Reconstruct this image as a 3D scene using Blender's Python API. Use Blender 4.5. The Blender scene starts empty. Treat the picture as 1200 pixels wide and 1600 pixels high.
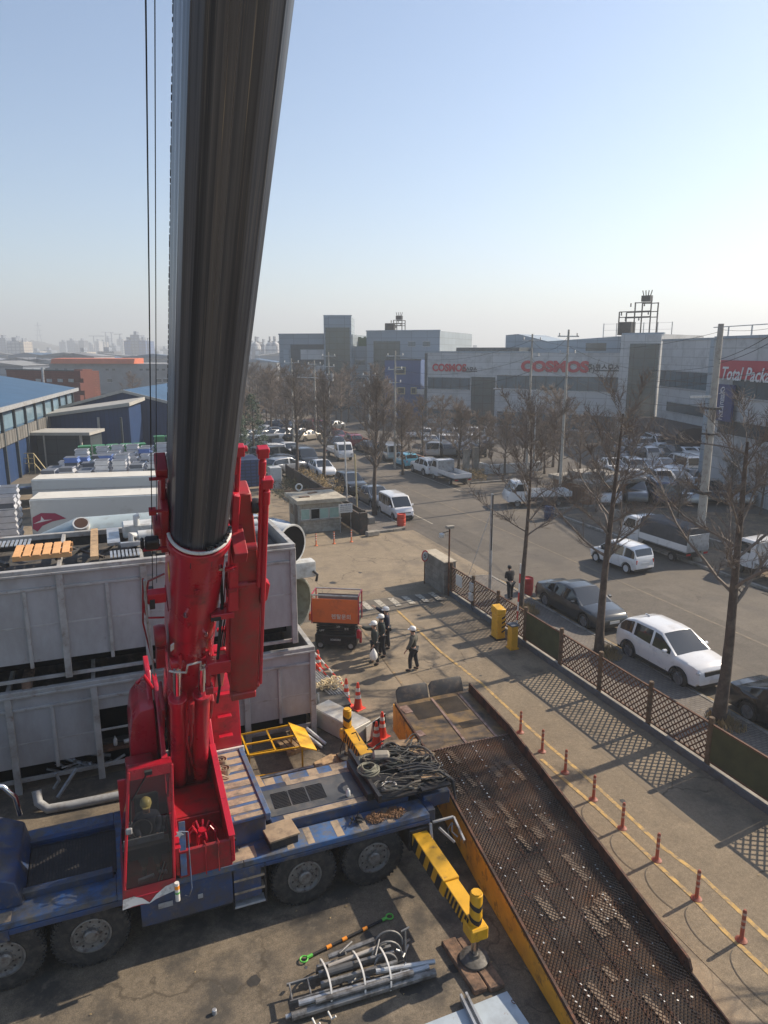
import bpy, bmesh, math, random
from mathutils import Vector, Matrix, Euler
R = math.radians
sc = bpy.context.scene
COL = sc.collection
# ---------------------------------------------------------------- camera, sky, sun, exposure
CAM_H = 11.8
cam = bpy.data.objects.new('camera', bpy.data.cameras.new('camera')); COL.objects.link(cam)
cam.location = (0, 0, CAM_H); cam.rotation_euler = (R(90-12.8), 0, R(-21.7))
cam.data.sensor_fit = 'VERTICAL'; cam.data.sensor_height = 36; cam.data.lens = 36*1110/1600
cam.data.clip_start = .1; cam.data.clip_end = 9000
sc.camera = cam
SUN_EL = R(35); SUN_AZ = math.atan2(.127, .992)          # direction towards the sun, from +x
w = bpy.data.worlds.new('World'); sc.world = w; w.use_nodes = True
nt = w.node_tree; bg = nt.nodes['Background']
sky = nt.nodes.new('ShaderNodeTexSky'); sky.sky_type = 'NISHITA'; sky.sun_disc = False
sky.sun_elevation = SUN_EL; sky.sun_rotation = math.pi/2 - SUN_AZ
sky.air_density = 1.0; sky.dust_density = .7; sky.ozone_density = 2.2; sky.altitude = 0
nt.links.new(sky.outputs[0], bg.inputs[0]); bg.inputs[1].default_value = .099
sun = bpy.data.objects.new('sun', bpy.data.lights.new('sun', 'SUN')); COL.objects.link(sun)
sun.data.energy = 4.7; sun.data.angle = R(.6); sun.data.color = (1, .86, .68)
sdir = Vector((math.cos(SUN_AZ)*math.cos(SUN_EL), math.sin(SUN_AZ)*math.cos(SUN_EL), math.sin(SUN_EL)))
sun.rotation_euler = sdir.to_track_quat('Z', 'Y').to_euler()
sc.view_settings.view_transform = 'Standard'; sc.view_settings.look = 'None'
sc.view_settings.exposure = 0.77; sc.view_settings.gamma = 1
sc.cycles.max_bounces = 6; sc.cycles.diffuse_bounces = 3; sc.cycles.glossy_bounces = 3
sc.cycles.transmission_bounces = 4; sc.cycles.volume_bounces = 0; sc.cycles.transparent_max_bounces = 8

# ---------------------------------------------------------------- helpers
_c, _s = math.cos(R(12.8)), math.sin(R(12.8)); _ca, _sa = math.cos(R(21.7)), math.sin(R(21.7))
def _ray(x, y):
    a = (800-y)/1110; r = (x-600)/1110; F = _c+a*_s
    return Vector((_ca*r+_sa*F, -_sa*r+_ca*F, -_s+a*_c)), F
def G(x, y, z=0):                      # surveyed point at height z
    d, F = _ray(x, y); return Vector((0, 0, CAM_H)) + d*((z-CAM_H)/d.z)
def AT(x, y, dist):                    # surveyed point at a horizontal distance
    d, F = _ray(x, y); return Vector((0, 0, CAM_H)) + d*(dist/F)
WL = {}
def tag(o, label=None, cat=None, group=None, kind=None):
    if label: o['label'] = label
    if cat: o['category'] = cat
    if group: o['group'] = group
    if kind: o['kind'] = kind
    return o
def thing(name, label, cat, loc=(0, 0, 0), rz=0, group=None):
    o = bpy.data.objects.new(name, None); COL.objects.link(o); o.empty_display_size = .2
    o.location = loc; o.rotation_euler = (0, 0, rz); WL[o.name] = Vector(loc)
    return tag(o, label, cat, group)
class MB:
    def __init__(s): s.v = []; s.f = []; s.mi = []; s.m = 0; s.pc = []
    def add(s, vs, fs, M=None):
        k = len(s.v); s.pc.append((k, len(s.f)))
        s.v += [tuple(M @ Vector(p)) for p in vs] if M is not None else [tuple(p) for p in vs]
        s.f += [tuple(i+k for i in f) for f in fs]; s.mi += [s.m]*len(fs); return s
    def b(s, x0, x1, y0, y1, z0, z1, M=None):
        return s.add([(x0,y0,z0),(x1,y0,z0),(x1,y1,z0),(x0,y1,z0),(x0,y0,z1),(x1,y0,z1),(x1,y1,z1),(x0,y1,z1)],
              [(0,3,2,1),(4,5,6,7),(0,1,5,4),(1,2,6,5),(2,3,7,6),(3,0,4,7)], M)
    def c(s, c, sz, rz=0, rx=0, ry=0):
        M = Matrix.Translation(c) @ Euler((rx, ry, rz)).to_matrix().to_4x4()
        x, y, z = sz[0]/2, sz[1]/2, sz[2]/2; return s.b(-x, x, -y, y, -z, z, M)
    def bar(s, p, q, w, h=None, up=(0, 0, 1)):
        p = Vector(p); q = Vector(q); h = h or w; d = q-p; L = d.length
        if L < 1e-6: return s
        x = d/L; u = Vector(up)
        if abs(x.dot(u)) > .98: u = Vector((0, 1, 0))
        y = u.cross(x).normalized(); z = x.cross(y)
        M = Matrix((x, y, z)).transposed().to_4x4(); M.translation = p
        return s.b(0, L, -w/2, w/2, -h/2, h/2, M)
    def tube(s, pts, r, n=8, cap=True):
        pts = [Vector(p) for p in pts]; m = len(pts)
        rs = r if isinstance(r, (list, tuple)) else [r]*m
        vs = []; t0 = (pts[1]-pts[0]).normalized()
        a = t0.orthogonal().normalized()
        for i in range(m):
            t = (pts[min(i+1, m-1)]-pts[max(i-1, 0)])
            t = t.normalized() if t.length > 1e-9 else t0
            a = (a-t*a.dot(t)); a = a.normalized() if a.length > 1e-6 else t.orthogonal().normalized()
            bb = t.cross(a)
            for k in range(n):
                th = 2*math.pi*k/n; vs.append(pts[i]+(a*math.cos(th)+bb*math.sin(th))*rs[i])
        fs = [(i*n+k, i*n+(k+1) % n, (i+1)*n+(k+1) % n, (i+1)*n+k) for i in range(m-1) for k in range(n)]
        if cap: fs += [tuple(range(n-1, -1, -1)), tuple((m-1)*n+k for k in range(n))]
        return s.add(vs, fs)
    def cyl(s, p, q, r, n=12, r2=None): return s.tube([p, q], [r, r if r2 is None else r2], n)
    def prism(s, poly, t0, t1, ax='y', M=None):          # poly in the two other axes, extruded along ax
        n = len(poly)
        def P(a, b, t): return {'y': (a, t, b), 'x': (t, a, b), 'z': (a, b, t)}[ax]
        vs = [P(a, b, t0) for a, b in poly]+[P(a, b, t1) for a, b in poly]
        fs = [tuple(range(n)), tuple(range(2*n-1, n-1, -1))]+[(i, i+n, (i+1) % n+n, (i+1) % n) for i in range(n)]
        return s.add(vs, fs, M)
    def lathe(s, prof, n=24, M=None, cap=False):                    # prof: (radius, along z)
        m = len(prof)
        vs = [(r*math.cos(2*math.pi*k/n), r*math.sin(2*math.pi*k/n), z) for r, z in prof for k in range(n)]
        fs = [(i*n+k, i*n+(k+1) % n, (i+1)*n+(k+1) % n, (i+1)*n+k) for i in range(m-1) for k in range(n)]
        if cap and prof[0][0] > 1e-4: fs.append(tuple(range(n-1, -1, -1)))
        if cap and prof[-1][0] > 1e-4: fs.append(tuple((m-1)*n+k for k in range(n)))
        return s.add(vs, fs, M)
    def q(s, *p): return s.add(p, [tuple(range(len(p)))])
    def build(s, name, mat, parent=None, bev=0, smooth=35, local=False, seg=1, split=False):
        if split and len(s.pc) > 1:                      # every piece an object of its own
            out = []
            for i, (v0, f0) in enumerate(s.pc):
                v1, f1 = s.pc[i+1] if i+1 < len(s.pc) else (len(s.v), len(s.f))
                m2 = MB(); m2.v = s.v[v0:v1]; m2.f = [tuple(a-v0 for a in f) for f in s.f[f0:f1]]; m2.mi = s.mi[f0:f1]
                out.append(m2.build(name, mat, parent, bev, smooth, local, seg))
            return out[0]
        me = bpy.data.meshes.new(name)
        off = Vector((0, 0, 0))
        if parent is not None and not local: off = WL.get(parent.name, off)
        me.from_pydata([(p[0]-off[0], p[1]-off[1], p[2]-off[2]) for p in s.v], [], s.f)
        mats = mat if isinstance(mat, (list, tuple)) else [mat]
        for m in mats: me.materials.append(m)
        if len(mats) > 1: me.polygons.foreach_set('material_index', s.mi)
        me.validate()
        bm = bmesh.new(); bm.from_mesh(me)
        bmesh.ops.recalc_face_normals(bm, faces=bm.faces)
        if bev:
            ed = [e for e in bm.edges if len(e.link_faces) == 2 and e.calc_face_angle(0) > R(28)]
            bmesh.ops.bevel(bm, geom=ed, offset=bev, segments=seg, affect='EDGES', profile=.6, clamp_overlap=True)
        bm.to_mesh(me); bm.free()
        if smooth:
            me.shade_smooth(); me.set_sharp_from_angle(angle=R(smooth))
        o = bpy.data.objects.new(name, me); COL.objects.link(o)
        if parent is not None:
            o.parent = parent; WL[o.name] = WL.get(parent.name, Vector((0, 0, 0))) if not local else Vector((0, 0, 0))
        return o
def one(mb, name, mat, label, cat, group=None, kind=None, loc=None, **k):      # a thing that is one mesh
    o = mb.build(name, mat, **k)
    if loc is not None:
        l = Vector(loc)
        o.data.transform(Matrix.Translation(-l)); o.location = l
    return tag(o, label, cat, group, kind)
def kids(o): return [c for c in bpy.data.objects if c.parent == o]
def copy_tree(o, loc=None, rz=None, label=None, group=None, ch=None):
    def rec(o, parent):
        c = o.copy(); COL.objects.link(c); c.parent = parent
        for k in CH.get(o.name, []): rec(k, c)
        return c
    c = rec(o, None)
    if loc is not None: c.location = loc
    if rz is not None: c.rotation_euler = (0, 0, rz)
    if label: c['label'] = label
    if group: c['group'] = group
    return c
CH = {}
def index_children():
    CH.clear()
    for o in bpy.data.objects:
        if o.parent: CH.setdefault(o.parent.name, []).append(o)

# ---------------------------------------------------------------- materials
def _n(nt, t, **k):
    n = nt.nodes.new(t)
    for a, b in k.items():
        if a.startswith('i_'): n.inputs[int(a[2:]) if a[2:].isdigit() else a[2:]].default_value = b
        else: setattr(n, a, b)
    return n
def ramp(nt, fac, stops):
    r = nt.nodes.new('ShaderNodeValToRGB'); nt.links.new(fac, r.inputs[0])
    e = r.color_ramp.elements
    while len(e) < len(stops): e.new(.5)
    for i, (p, c) in enumerate(stops):
        e[i].position = p; e[i].color = (*c, 1) if isinstance(c, tuple) else (c, c, c, 1)
    return r.outputs[0]
def mixc(nt, fac, a, b, mode='MIX'):
    m = nt.nodes.new('ShaderNodeMix'); m.data_type = 'RGBA'; m.blend_type = mode
    for s_, v in ((m.inputs[0], fac), (m.inputs[6], a), (m.inputs[7], b)):
        if hasattr(v, 'type') and hasattr(v, 'is_linked'): nt.links.new(v, s_)
        elif isinstance(v, tuple): s_.default_value = (*v, 1)
        else: s_.default_value = v
    return m.outputs[2]
MATS = {}
def mat(name, col, rough=.6, metal=0., var=.12, scale=2., bump=0., bscale=30., dirt=None, dirt2=None,
        stretch=(1, 1, 1), coat=0, grid=None, spec=None, alpha=None, rvar=.0, seed=0):
    """dirt = (colour, threshold 0..1, noise scale[, softness])"""
    if name in MATS: return MATS[name]
    m = bpy.data.materials.new(name); m.use_nodes = True; nt = m.node_tree; L = nt.links
    p = nt.nodes['Principled BSDF']
    tc = _n(nt, 'ShaderNodeTexCoord'); mp = _n(nt, 'ShaderNodeMapping'); mp.inputs[3].default_value = stretch
    mp.inputs[1].default_value = (seed*3.1, seed*1.7, seed*.9)
    L.new(tc.outputs['Object'], mp.inputs[0])
    nz = _n(nt, 'ShaderNodeTexNoise'); nz.inputs['Scale'].default_value = scale; nz.inputs['Detail'].default_value = 6; nz.inputs['Roughness'].default_value = .62
    L.new(mp.outputs[0], nz.inputs[0])
    lo = tuple(max(0, x*(1-var)) for x in col); hi = tuple(x*(1+var) for x in col)
    c = ramp(nt, nz.outputs[0], [(.3, lo), (.7, hi)])
    if grid:                                        # grid = (panel w, panel h, joint width, joint colour[, offset])
        cb = _n(nt, 'ShaderNodeCombineXYZ'); sp = _n(nt, 'ShaderNodeSeparateXYZ'); L.new(tc.outputs['Object'], sp.inputs[0])
        ad = _n(nt, 'ShaderNodeMath', operation='ADD'); L.new(sp.outputs[0], ad.inputs[0]); L.new(sp.outputs[1], ad.inputs[1])
        L.new(ad.outputs[0], cb.inputs[0]); L.new(sp.outputs[2], cb.inputs[1])
        br = _n(nt, 'ShaderNodeTexBrick'); br.offset = grid[4] if len(grid) > 4 else 0; br.squash = 1
        br.inputs['Scale'].default_value = 1; br.inputs['Mortar Size'].default_value = grid[2]; br.inputs['Mortar Smooth'].default_value = .1
        br.inputs['Brick Width'].default_value = grid[0]; br.inputs['Row Height'].default_value = grid[1]
        br.inputs['Color1'].default_value = (.93, .93, .93, 1); br.inputs['Color2'].default_value = (1.06, 1.06, 1.06, 1)
        br.inputs['Mortar'].default_value = (*grid[3], 1)
        L.new(cb.outputs[0], br.inputs[0]); c = mixc(nt, 1., c, br.outputs[0], 'MULTIPLY')
    for i, d in enumerate((dirt, dirt2)):
        if not d: continue
        n2 = _n(nt, 'ShaderNodeTexNoise'); n2.inputs['Scale'].default_value = d[2]; n2.inputs['Detail'].default_value = 8; n2.inputs['Roughness'].default_value = .68
        mp2 = _n(nt, 'ShaderNodeMapping'); mp2.inputs[1].default_value = (7.3*(i+1), 2.1, 5.5*i); mp2.inputs[3].default_value = d[4] if len(d) > 4 else stretch
        L.new(tc.outputs['Object'], mp2.inputs[0]); L.new(mp2.outputs[0], n2.inputs[0])
        sft = d[3] if len(d) > 3 else .08
        fac = ramp(nt, n2.outputs[0], [(max(0, d[1]-sft), 0.), (min(1, d[1]+sft), 1.)])
        c = mixc(nt, fac, c, d[0])
    L.new(c, p.inputs['Base Color'])
    p.inputs['Roughness'].default_value = rough; p.inputs['Metallic'].default_value = metal
    if rvar:
        rr = ramp(nt, nz.outputs[0], [(.3, max(0, rough-rvar)), (.7, min(1, rough+rvar))]); L.new(rr, p.inputs['Roughness'])
    if coat: p.inputs['Coat Weight'].default_value = coat; p.inputs['Coat Roughness'].default_value = .08
    if spec is not None: p.inputs['Specular IOR Level'].default_value = spec
    if bump:
        nb = _n(nt, 'ShaderNodeTexNoise'); nb.inputs['Scale'].default_value = bscale; nb.inputs['Detail'].default_value = 4
        L.new(mp.outputs[0], nb.inputs[0])
        bp = _n(nt, 'ShaderNodeBump'); bp.inputs['Strength'].default_value = bump; bp.inputs['Distance'].default_value = .02
        L.new(nb.outputs[0], bp.inputs['Height']); L.new(bp.outputs[0], p.inputs['Normal'])
    if alpha is not None: p.inputs['Alpha'].default_value = alpha
    MATS[name] = m; return m
def glass(name, col, rough=.06, alpha=1.0):
    return mat(name, col, rough, 0, .25, .6, spec=.8, alpha=alpha if alpha < 1 else None)
def lettering(text, m, parent, loc, size, rot=(math.pi/2, 0, 0), ext=.01, align='CENTER', sx=1., shear=0., off=0., name='lettering'):
    cu = bpy.data.curves.new('t', 'FONT'); cu.body = text; cu.size = size; cu.extrude = ext; cu.align_x = align; cu.align_y = 'CENTER'
    cu.shear = shear; cu.offset = off; cu.resolution_u = 3
    o = bpy.data.objects.new('t', cu); COL.objects.link(o)
    dg = bpy.context.evaluated_depsgraph_get(); me = bpy.data.meshes.new_from_object(o.evaluated_get(dg))
    bpy.data.objects.remove(o); me.name = name; me.materials.clear(); me.materials.append(m)
    me.transform(Matrix.Translation(Vector(loc)) @ Euler(rot).to_matrix().to_4x4() @ Matrix.Diagonal((sx, 1, 1, 1)))
    if parent is not None: me.transform(Matrix.Translation(-WL.get(parent.name, Vector((0, 0, 0)))))
    o = bpy.data.objects.new(name, me); COL.objects.link(o); o.parent = parent
    return o
# ---------------------------------------------------------------- ground, road, kerbs
def ground_mat(name, col, var, crack=0., joint=None, stains=None, light=None, fine=.10):
    m = bpy.data.materials.new(name); m.use_nodes = True; nt = m.node_tree; L = nt.links; p = nt.nodes['Principled BSDF']
    tc = _n(nt, 'ShaderNodeTexCoord'); co = tc.outputs['Object']
    def noise(sc_, det=7, rg=.6, src=co, off=0):
        n = _n(nt, 'ShaderNodeTexNoise'); n.inputs['Scale'].default_value = sc_; n.inputs['Detail'].default_value = det; n.inputs['Roughness'].default_value = rg
        if off:
            mp = _n(nt, 'ShaderNodeMapping'); mp.inputs[1].default_value = (off, off*.7, 0); L.new(src, mp.inputs[0]); src = mp.outputs[0]
        L.new(src, n.inputs[0]); return n.outputs[0]
    lo = tuple(x*(1-var) for x in col); hi = tuple(x*(1+var) for x in col)
    c = ramp(nt, noise(.22), [(.32, lo), (.68, hi)])
    c = mixc(nt, 1., c, ramp(nt, noise(1.7, off=5), [(.3, .86), (.7, 1.12)]), 'MULTIPLY')
    c = mixc(nt, 1., c, ramp(nt, noise(55, 3, .7), [(.35, 1-fine*2), (.65, 1+fine*2)]), 'MULTIPLY')
    c = mixc(nt, 1., c, ramp(nt, noise(9, 5, .7, off=3), [(.35, 1-fine), (.65, 1+fine)]), 'MULTIPLY')
    if stains: c = mixc(nt, ramp(nt, noise(stains[1], 6, .6, off=11), [(stains[2]-.05, 0.), (stains[2]+.09, stains[3])]), c, stains[0])
    if light: c = mixc(nt, ramp(nt, noise(light[1], 8, .7, off=23), [(light[2]-.04, 0.), (light[2]+.1, light[3])]), c, light[0])
    if crack:
        v = _n(nt, 'ShaderNodeTexVoronoi'); v.feature = 'DISTANCE_TO_EDGE'; v.inputs['Scale'].default_value = .33
        mp = _n(nt, 'ShaderNodeVectorMath', operation='ADD'); nn = _n(nt, 'ShaderNodeTexNoise'); nn.inputs['Scale'].default_value = 1.3; nn.inputs['Detail'].default_value = 5
        L.new(co, nn.inputs[0]); L.new(co, mp.inputs[0]); L.new(nn.outputs[1], mp.inputs[1]); L.new(mp.outputs[0], v.inputs[0])
        f = ramp(nt, v.outputs[0], [(0.002, crack), (.011, 0.)])
        f2 = ramp(nt, noise(.35, 2, off=31), [(.46, 0.), (.54, 1.)])
        mm = _n(nt, 'ShaderNodeMath', operation='MULTIPLY'); L.new(f, mm.inputs[0]); L.new(f2, mm.inputs[1])
        c = mixc(nt, mm.outputs[0], c, tuple(x*.35 for x in col))
    if joint:
        br = _n(nt, 'ShaderNodeTexBrick'); br.offset = joint[4]; br.inputs['Scale'].default_value = 1; br.inputs['Mortar Size'].default_value = joint[2]
        br.inputs['Brick Width'].default_value = joint[0]; br.inputs['Row Height'].default_value = joint[1]
        br.inputs['Color1'].default_value = (.9, .9, .9, 1); br.inputs['Color2'].default_value = (1.08, 1.08, 1.08, 1); br.inputs['Mortar'].default_value = (joint[3],)*3+(1,)
        L.new(co, br.inputs[0]); c = mixc(nt, 1., c, br.outputs[0], 'MULTIPLY')
    L.new(c, p.inputs['Base Color']); p.inputs['Roughness'].default_value = .85; p.inputs['Specular IOR Level'].default_value = .35
    bp = _n(nt, 'ShaderNodeBump'); bp.inputs['Strength'].default_value = .35; bp.inputs['Distance'].default_value = .02
    L.new(noise(38, 5, .75), bp.inputs['Height']); L.new(bp.outputs[0], p.inputs['Normal'])
    return m
m_land = ground_mat('land', (.105, .09, .072), .25)
m_yard = ground_mat('yard_concrete', (.222, .176, .122), .2, crack=.8, stains=((.07, .062, .052), .5, .57, .75), light=((.30, .25, .185), .9, .62, .5))
m_yard2 = ground_mat('yard_oily', (.15, .122, .088), .26, crack=.7, stains=((.045, .042, .038), .8, .52, .8), light=((.24, .20, .15), 2.3, .62, .6), fine=.16)
m_road = ground_mat('road_asphalt', (.122, .105, .085), .12, crack=.5, stains=((.075, .068, .06), .33, .55, .6), fine=.12)
m_pave = ground_mat('paver', (.17, .15, .13), .15, joint=(.22, .11, .012, .55, .5))
m_dirt = ground_mat('dirt', (.13, .10, .07), .3, light=((.26, .19, .12), 1.5, .5, .6), fine=.2)
m_conc = mat('concrete', (.30, .275, .235), .85, 0, .2, 1.6, bump=.3, bscale=25, dirt=((.14, .125, .105), .56, 1.1, .12))
m_kerb = mat('kerb_stone', (.27, .25, .22), .85, 0, .2, 2, bump=.2, dirt=((.12, .11, .09), .55, 1.5, .1))
m_line = mat('faded_white_paint', (.42, .38, .31), .8, 0, .2, 6, dirt=((.16, .14, .11), .53, 9, .08))
m_yel = mat('faded_yellow_paint', (.46, .29, .09), .8, 0, .2, 4, dirt=((.22, .165, .10), .52, 6, .09))
def sheet(name, poly, z, m):
    mb = MB(); mb.q(*[(x, y, z) for x, y in poly]); return tag(mb.build(name, m, smooth=0), kind='structure')
def rect(x0, x1, y0, y1): return [(x0, y0), (x1, y0), (x1, y1), (x0, y1)]
sheet('ground', rect(-4000, 4000, -300, 6000), 0, m_land)
sheet('yard', rect(-40, 15.35, -4, 90), .004, m_yard)
sheet('oily_yard_floor', rect(-12, 9.2, 4, 19.8), .008, m_yard2)
sheet('entrance_apron', rect(9, 19.0, 31.9, 42.4), .012, ground_mat('apron', (.24, .19, .13), .1, crack=.8, stains=((.12, .10, .08), .4, .58, .6)))
sheet('road', rect(18.75, 30.4, -30, 620), .004, m_road)
sheet('crossroad', rect(30.4, 39, 44.2, 55.5), .008, m_road)
sheet('parking_lot', [(31.2, 57), (39, 57), (39, 41), (56, 30), (110, 60), (60, 110), (31.2, 110)], .008, ground_mat('lot', (.10, .088, .075), .2, stains=((.05, .046, .042), .3, .55, .6)))
sheet('side_yard', rect(31.2, 90, -20, 42.5), .006, m_dirt)
sheet('far_lot', rect(-60, 14, 68, 150), .008, ground_mat('farlot', (.14, .12, .095), .2))
# long shallow patches and seams on the yard and the road
for nm, po, m in (('asphalt_patch', rect(10.2, 13.3, 6, 22.5), 'p1'), ('asphalt_patch', rect(9.4, 14.8, 28.4, 31.4), 'p2')):
    sheet(nm, po, .012, ground_mat(m, (.19, .150, .102), .12, fine=.14))
for nm, po in (('road_patch', rect(22, 25.2, 12, 27)), ('road_patch', rect(19.4, 22.3, 36, 60)), ('road_patch', rect(24.5, 28, 33, 43))):
    sheet(nm, po, .008, ground_mat(nm, (.098, .085, .07), .12, fine=.14))
def kerb(name, pts, w, h, m=m_kerb):
    mb = MB()
    for a, b in zip(pts[:-1], pts[1:]):
        a = Vector((*a, h/2)); b = Vector((*b, h/2)); d = (b-a); n = max(1, int(d.length/1.0)); 
        for i in range(n): mb.bar(a+d*(i/n)+d.normalized()*.004, a+d*((i+1)/n)-d.normalized()*.004, w, h)
    return tag(mb.build(name, m, bev=.012), kind='structure')
kerb('kerb', [(18.62, -2), (18.62, 31.4)], .16, .15)
kerb('kerb', [(18.62, 43.0), (18.62, 130)], .16, .15)
kerb('kerb', [(15.7, 31.75), (17.6, 31.75), (18.35, 31.6)], .16, .15)
kerb('kerb', [(15.9, 42.6), (17.6, 42.6), (18.4, 42.8)], .16, .15)
kerb('kerb', [(30.5, -20), (30.5, 43.8)], .18, .15); kerb('kerb', [(30.5, 56.2), (30.5, 300)], .18, .15)
kerb('kerb', [(30.7, 44.0), (38.5, 44.0)], .16, .15); kerb('kerb', [(30.7, 56.0), (38.5, 56.0)], .16, .15)
def slab(name, x0, x1, y0, y1, z, m):
    mb = MB(); mb.b(x0, x1, y0, y1, -.05, z); return tag(mb.build(name, m, smooth=0), kind='structure')
slab('pavement', 15.62, 18.53, -2, 31.66, .13, m_pave); slab('pavement', 15.95, 18.53, 42.7, 130, .13, m_pave)

# painted lines
def line(name, pts, w, z, m):
    mb = MB()
    for a, b in zip(pts[:-1], pts[1:]):
        a = Vector((*a, z)); b = Vector((*b, z)); d = (b-a).normalized(); n = Vector((-d.y, d.x, 0))*w/2
        mb.q(a-n, b-n, b+n, a+n)
    return tag(mb.build(name, m, smooth=0), kind='structure')
def gl(px): return [tuple(G(*p)[:2]) for p in px]
line('yellow_line', gl([(604, 938), (690, 1020), (752, 1068), (815, 1127), (860, 1168), (900, 1201), (933, 1230), (987, 1280), (1033, 1323), (1093, 1367), (1150, 1420), (1200, 1467), (1300, 1565)]), .11, .017, m_yel)
line('yellow_line', gl([(846, 1187), (883, 1220), (933, 1263), (987, 1313), (1033, 1357), (1083, 1403), (1133, 1457), (1200, 1520), (1290, 1610)]), .11, .021, m_yel)
line('yellow_line', gl([(535, 932), (560, 975), (600, 1030), (640, 1085)]), .10, .017, mat('ghost_yellow', (.30, .20, .10), .85, 0, .2, 5, dirt=((.2, .16, .11), .47, 4, .08)))
line('lane_line', [(24.6, -20), (24.6, 300)], .13, .014, mat('ghost_line', (.20, .16, .11), .85, 0, .2, 5, dirt=((.13, .11, .085), .48, 3, .1)))
line('parking_edge_line', [(20.95, 43.5), (20.95, 120)], .1, .014, m_line)
line('edge_line', [(18.9, -2), (18.9, 31)], .1, .014, m_yel); 
line('edge_line', [(28.35, 53), (28.35, 200)], .1, .014, m_line)

# speed hump with white blocks across the gateway
mb = MB(); n = 40; hv = []
a, b = G(462, 930), G(668, 913)
for j in range(9):
    t = j/8; h = .07*math.sin(math.pi*t)
    for i in range(n+1):
        u = -1.0+16.0*i/n; ed = min(1, (n-i)/5.); hv.append((u, 28.9+1.7*t+ (1-ed)*.6*(.5-t), .014+h*max(0.02, ed)))
mb.add(hv, [(j*(n+1)+i, j*(n+1)+i+1, (j+1)*(n+1)+i+1, (j+1)*(n+1)+i) for j in range(8) for i in range(n)])
hump = tag(mb.build('speed_hump', ground_mat('hump', (.13, .112, .09), .1)), 'low asphalt speed hump painted with a row of white blocks across the gateway', 'speed hump')
for k in range(8):
    mb = MB(); x0 = 9.35+k*.72
    mb.q((x0, 29.15, .075), (x0+.30, 29.15, .075), (x0+.30, 29.75, .094), (x0, 29.75, .094))
    mb.q((x0, 29.75, .094), (x0+.30, 29.75, .094), (x0+.30, 30.3, .080), (x0, 30.3, .080))
    mb.build('white_block_marking', m_line, hump, smooth=0)

# grit along the kerb, drains, oil drips, tyre marks
m_oil = mat('oil_stain', (.035, .032, .028), .55, 0, .3, 6)
rn = random.Random(15)
for k in range(16):
    x, y = (rn.uniform(1, 9), rn.uniform(8.5, 12)) if k < 8 else (rn.uniform(9.5, 14), rn.uniform(8, 40)); n = 14; r0 = rn.uniform(.05, .22)
    pts = [(x+r0*rn.uniform(.6, 1.2)*math.cos(2*math.pi*j/n), y+r0*rn.uniform(.6, 1.2)*math.sin(2*math.pi*j/n)) for j in range(n)]
    sheet('oil_stain', pts, .0135+.0003*k if k >= 8 else .0095+.0002*k, m_oil)
m_tm = mat('tyre_mark', (.16, .127, .088), .9, 0, .2, 5, dirt=((.17, .135, .095), .5, 6, .12))
for x0, y0, x1, y1, bow in ((13.2, 12, 13.4, 27, .1),):
    line('tyre_mark', [(x0+(x1-x0)*t+bow*math.sin(math.pi*t), y0+(y1-y0)*t) for t in [j/12 for j in range(13)]], .26, .0155, m_tm)
for x, y in ((18.95, 26.5), (18.95, 6), (30.1, 24), (30.1, 62), (18.95, 62)):
    mb = MB(); mb.b(x-.18, x+.18, y-.3, y+.3, .0, .018)
    for j in range(7): mb.b(x-.16, x+.16, y-.27+j*.08, y-.24+j*.08, .018, .022)
    one(mb, 'drain_grate', mat('cast_iron', (.05, .045, .04), .6, .5), 'cast iron drain grate in the gutter %s' % ('beside the dark grey sedan', 'near the right frame edge', 'at the right kerb before the covered truck', 'at the far kerb', 'at the pavement behind the gatehouse')[[26.5, 6, 24, 62].index(y) if not (y == 62 and x < 20) else 4], 'drain')
# ---------------------------------------------------------------- the mobile crane
m_red = mat('crane_red', (.42, .008, .024), .32, 0, .14, 1.1, coat=.35, dirt=((.10, .012, .014), .63, 1.8, .1), dirt2=((.42, .10, .09), .74, 5, .05), rvar=.1)
m_redd = mat('crane_red_worn', (.30, .008, .017), .45, 0, .18, 2, dirt=((.10, .03, .025), .58, 3, .12), rvar=.12)
m_blue = mat('truck_blue', (.016, .050, .145), .42, 0, .22, 1.5, coat=.1, dirt=((.05, .05, .055), .51, 2.0, .12), dirt2=((.11, .10, .085), .62, 3.5, .08), rvar=.15)
m_blueb = mat('deck_blue', (.04, .11, .26), .6, 0, .25, 2.5, dirt=((.13, .115, .09), .52, 3.0, .12), dirt2=((.05, .05, .05), .6, 1.6, .1))
m_tan = mat('anti_slip_tan', (.33, .255, .175), .9, 0, .14, 6, dirt=((.13, .11, .09), .55, 3, .1), bump=.2, bscale=80)
m_wht = mat('crane_white', (.62, .60, .56), .5, 0, .08, 3, dirt=((.25, .22, .19), .62, 4, .08))
m_steel = mat('bright_steel', (.55, .55, .54), .18, 1, .1, 3)
m_chr = mat('chrome', (.72, .72, .72), .1, 1, .05, 3)
m_dk = mat('dark_steel', (.025, .025, .028), .5, .3, .3, 4, dirt=((.07, .06, .05), .6, 4, .1))
m_blk = mat('black_rubber', (.016, .016, .017), .75, 0, .3, 6)
m_tyre = mat('tyre_rubber', (.022, .021, .02), .88, 0, .2, 5, dirt=((.07, .06, .05), .57, 7, .12), bump=.3, bscale=40)
m_rim = mat('grey_rim', (.20, .195, .185), .5, .4, .15, 5, dirt=((.08, .06, .05), .58, 9, .1))
m_floor = mat('deck_grey', (.075, .08, .085), .6, .2, .3, 1.6, dirt=((.15, .135, .115), .58, 2.5, .12), rvar=.15)
m_yell = mat('outrigger_yellow', (.62, .33, .012), .45, 0, .1, 3, dirt=((.22, .12, .03), .64, 3.5, .08), rvar=.1)
m_gls = glass('cab_glass', (.03, .034, .038), .04, alpha=.42)
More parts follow.
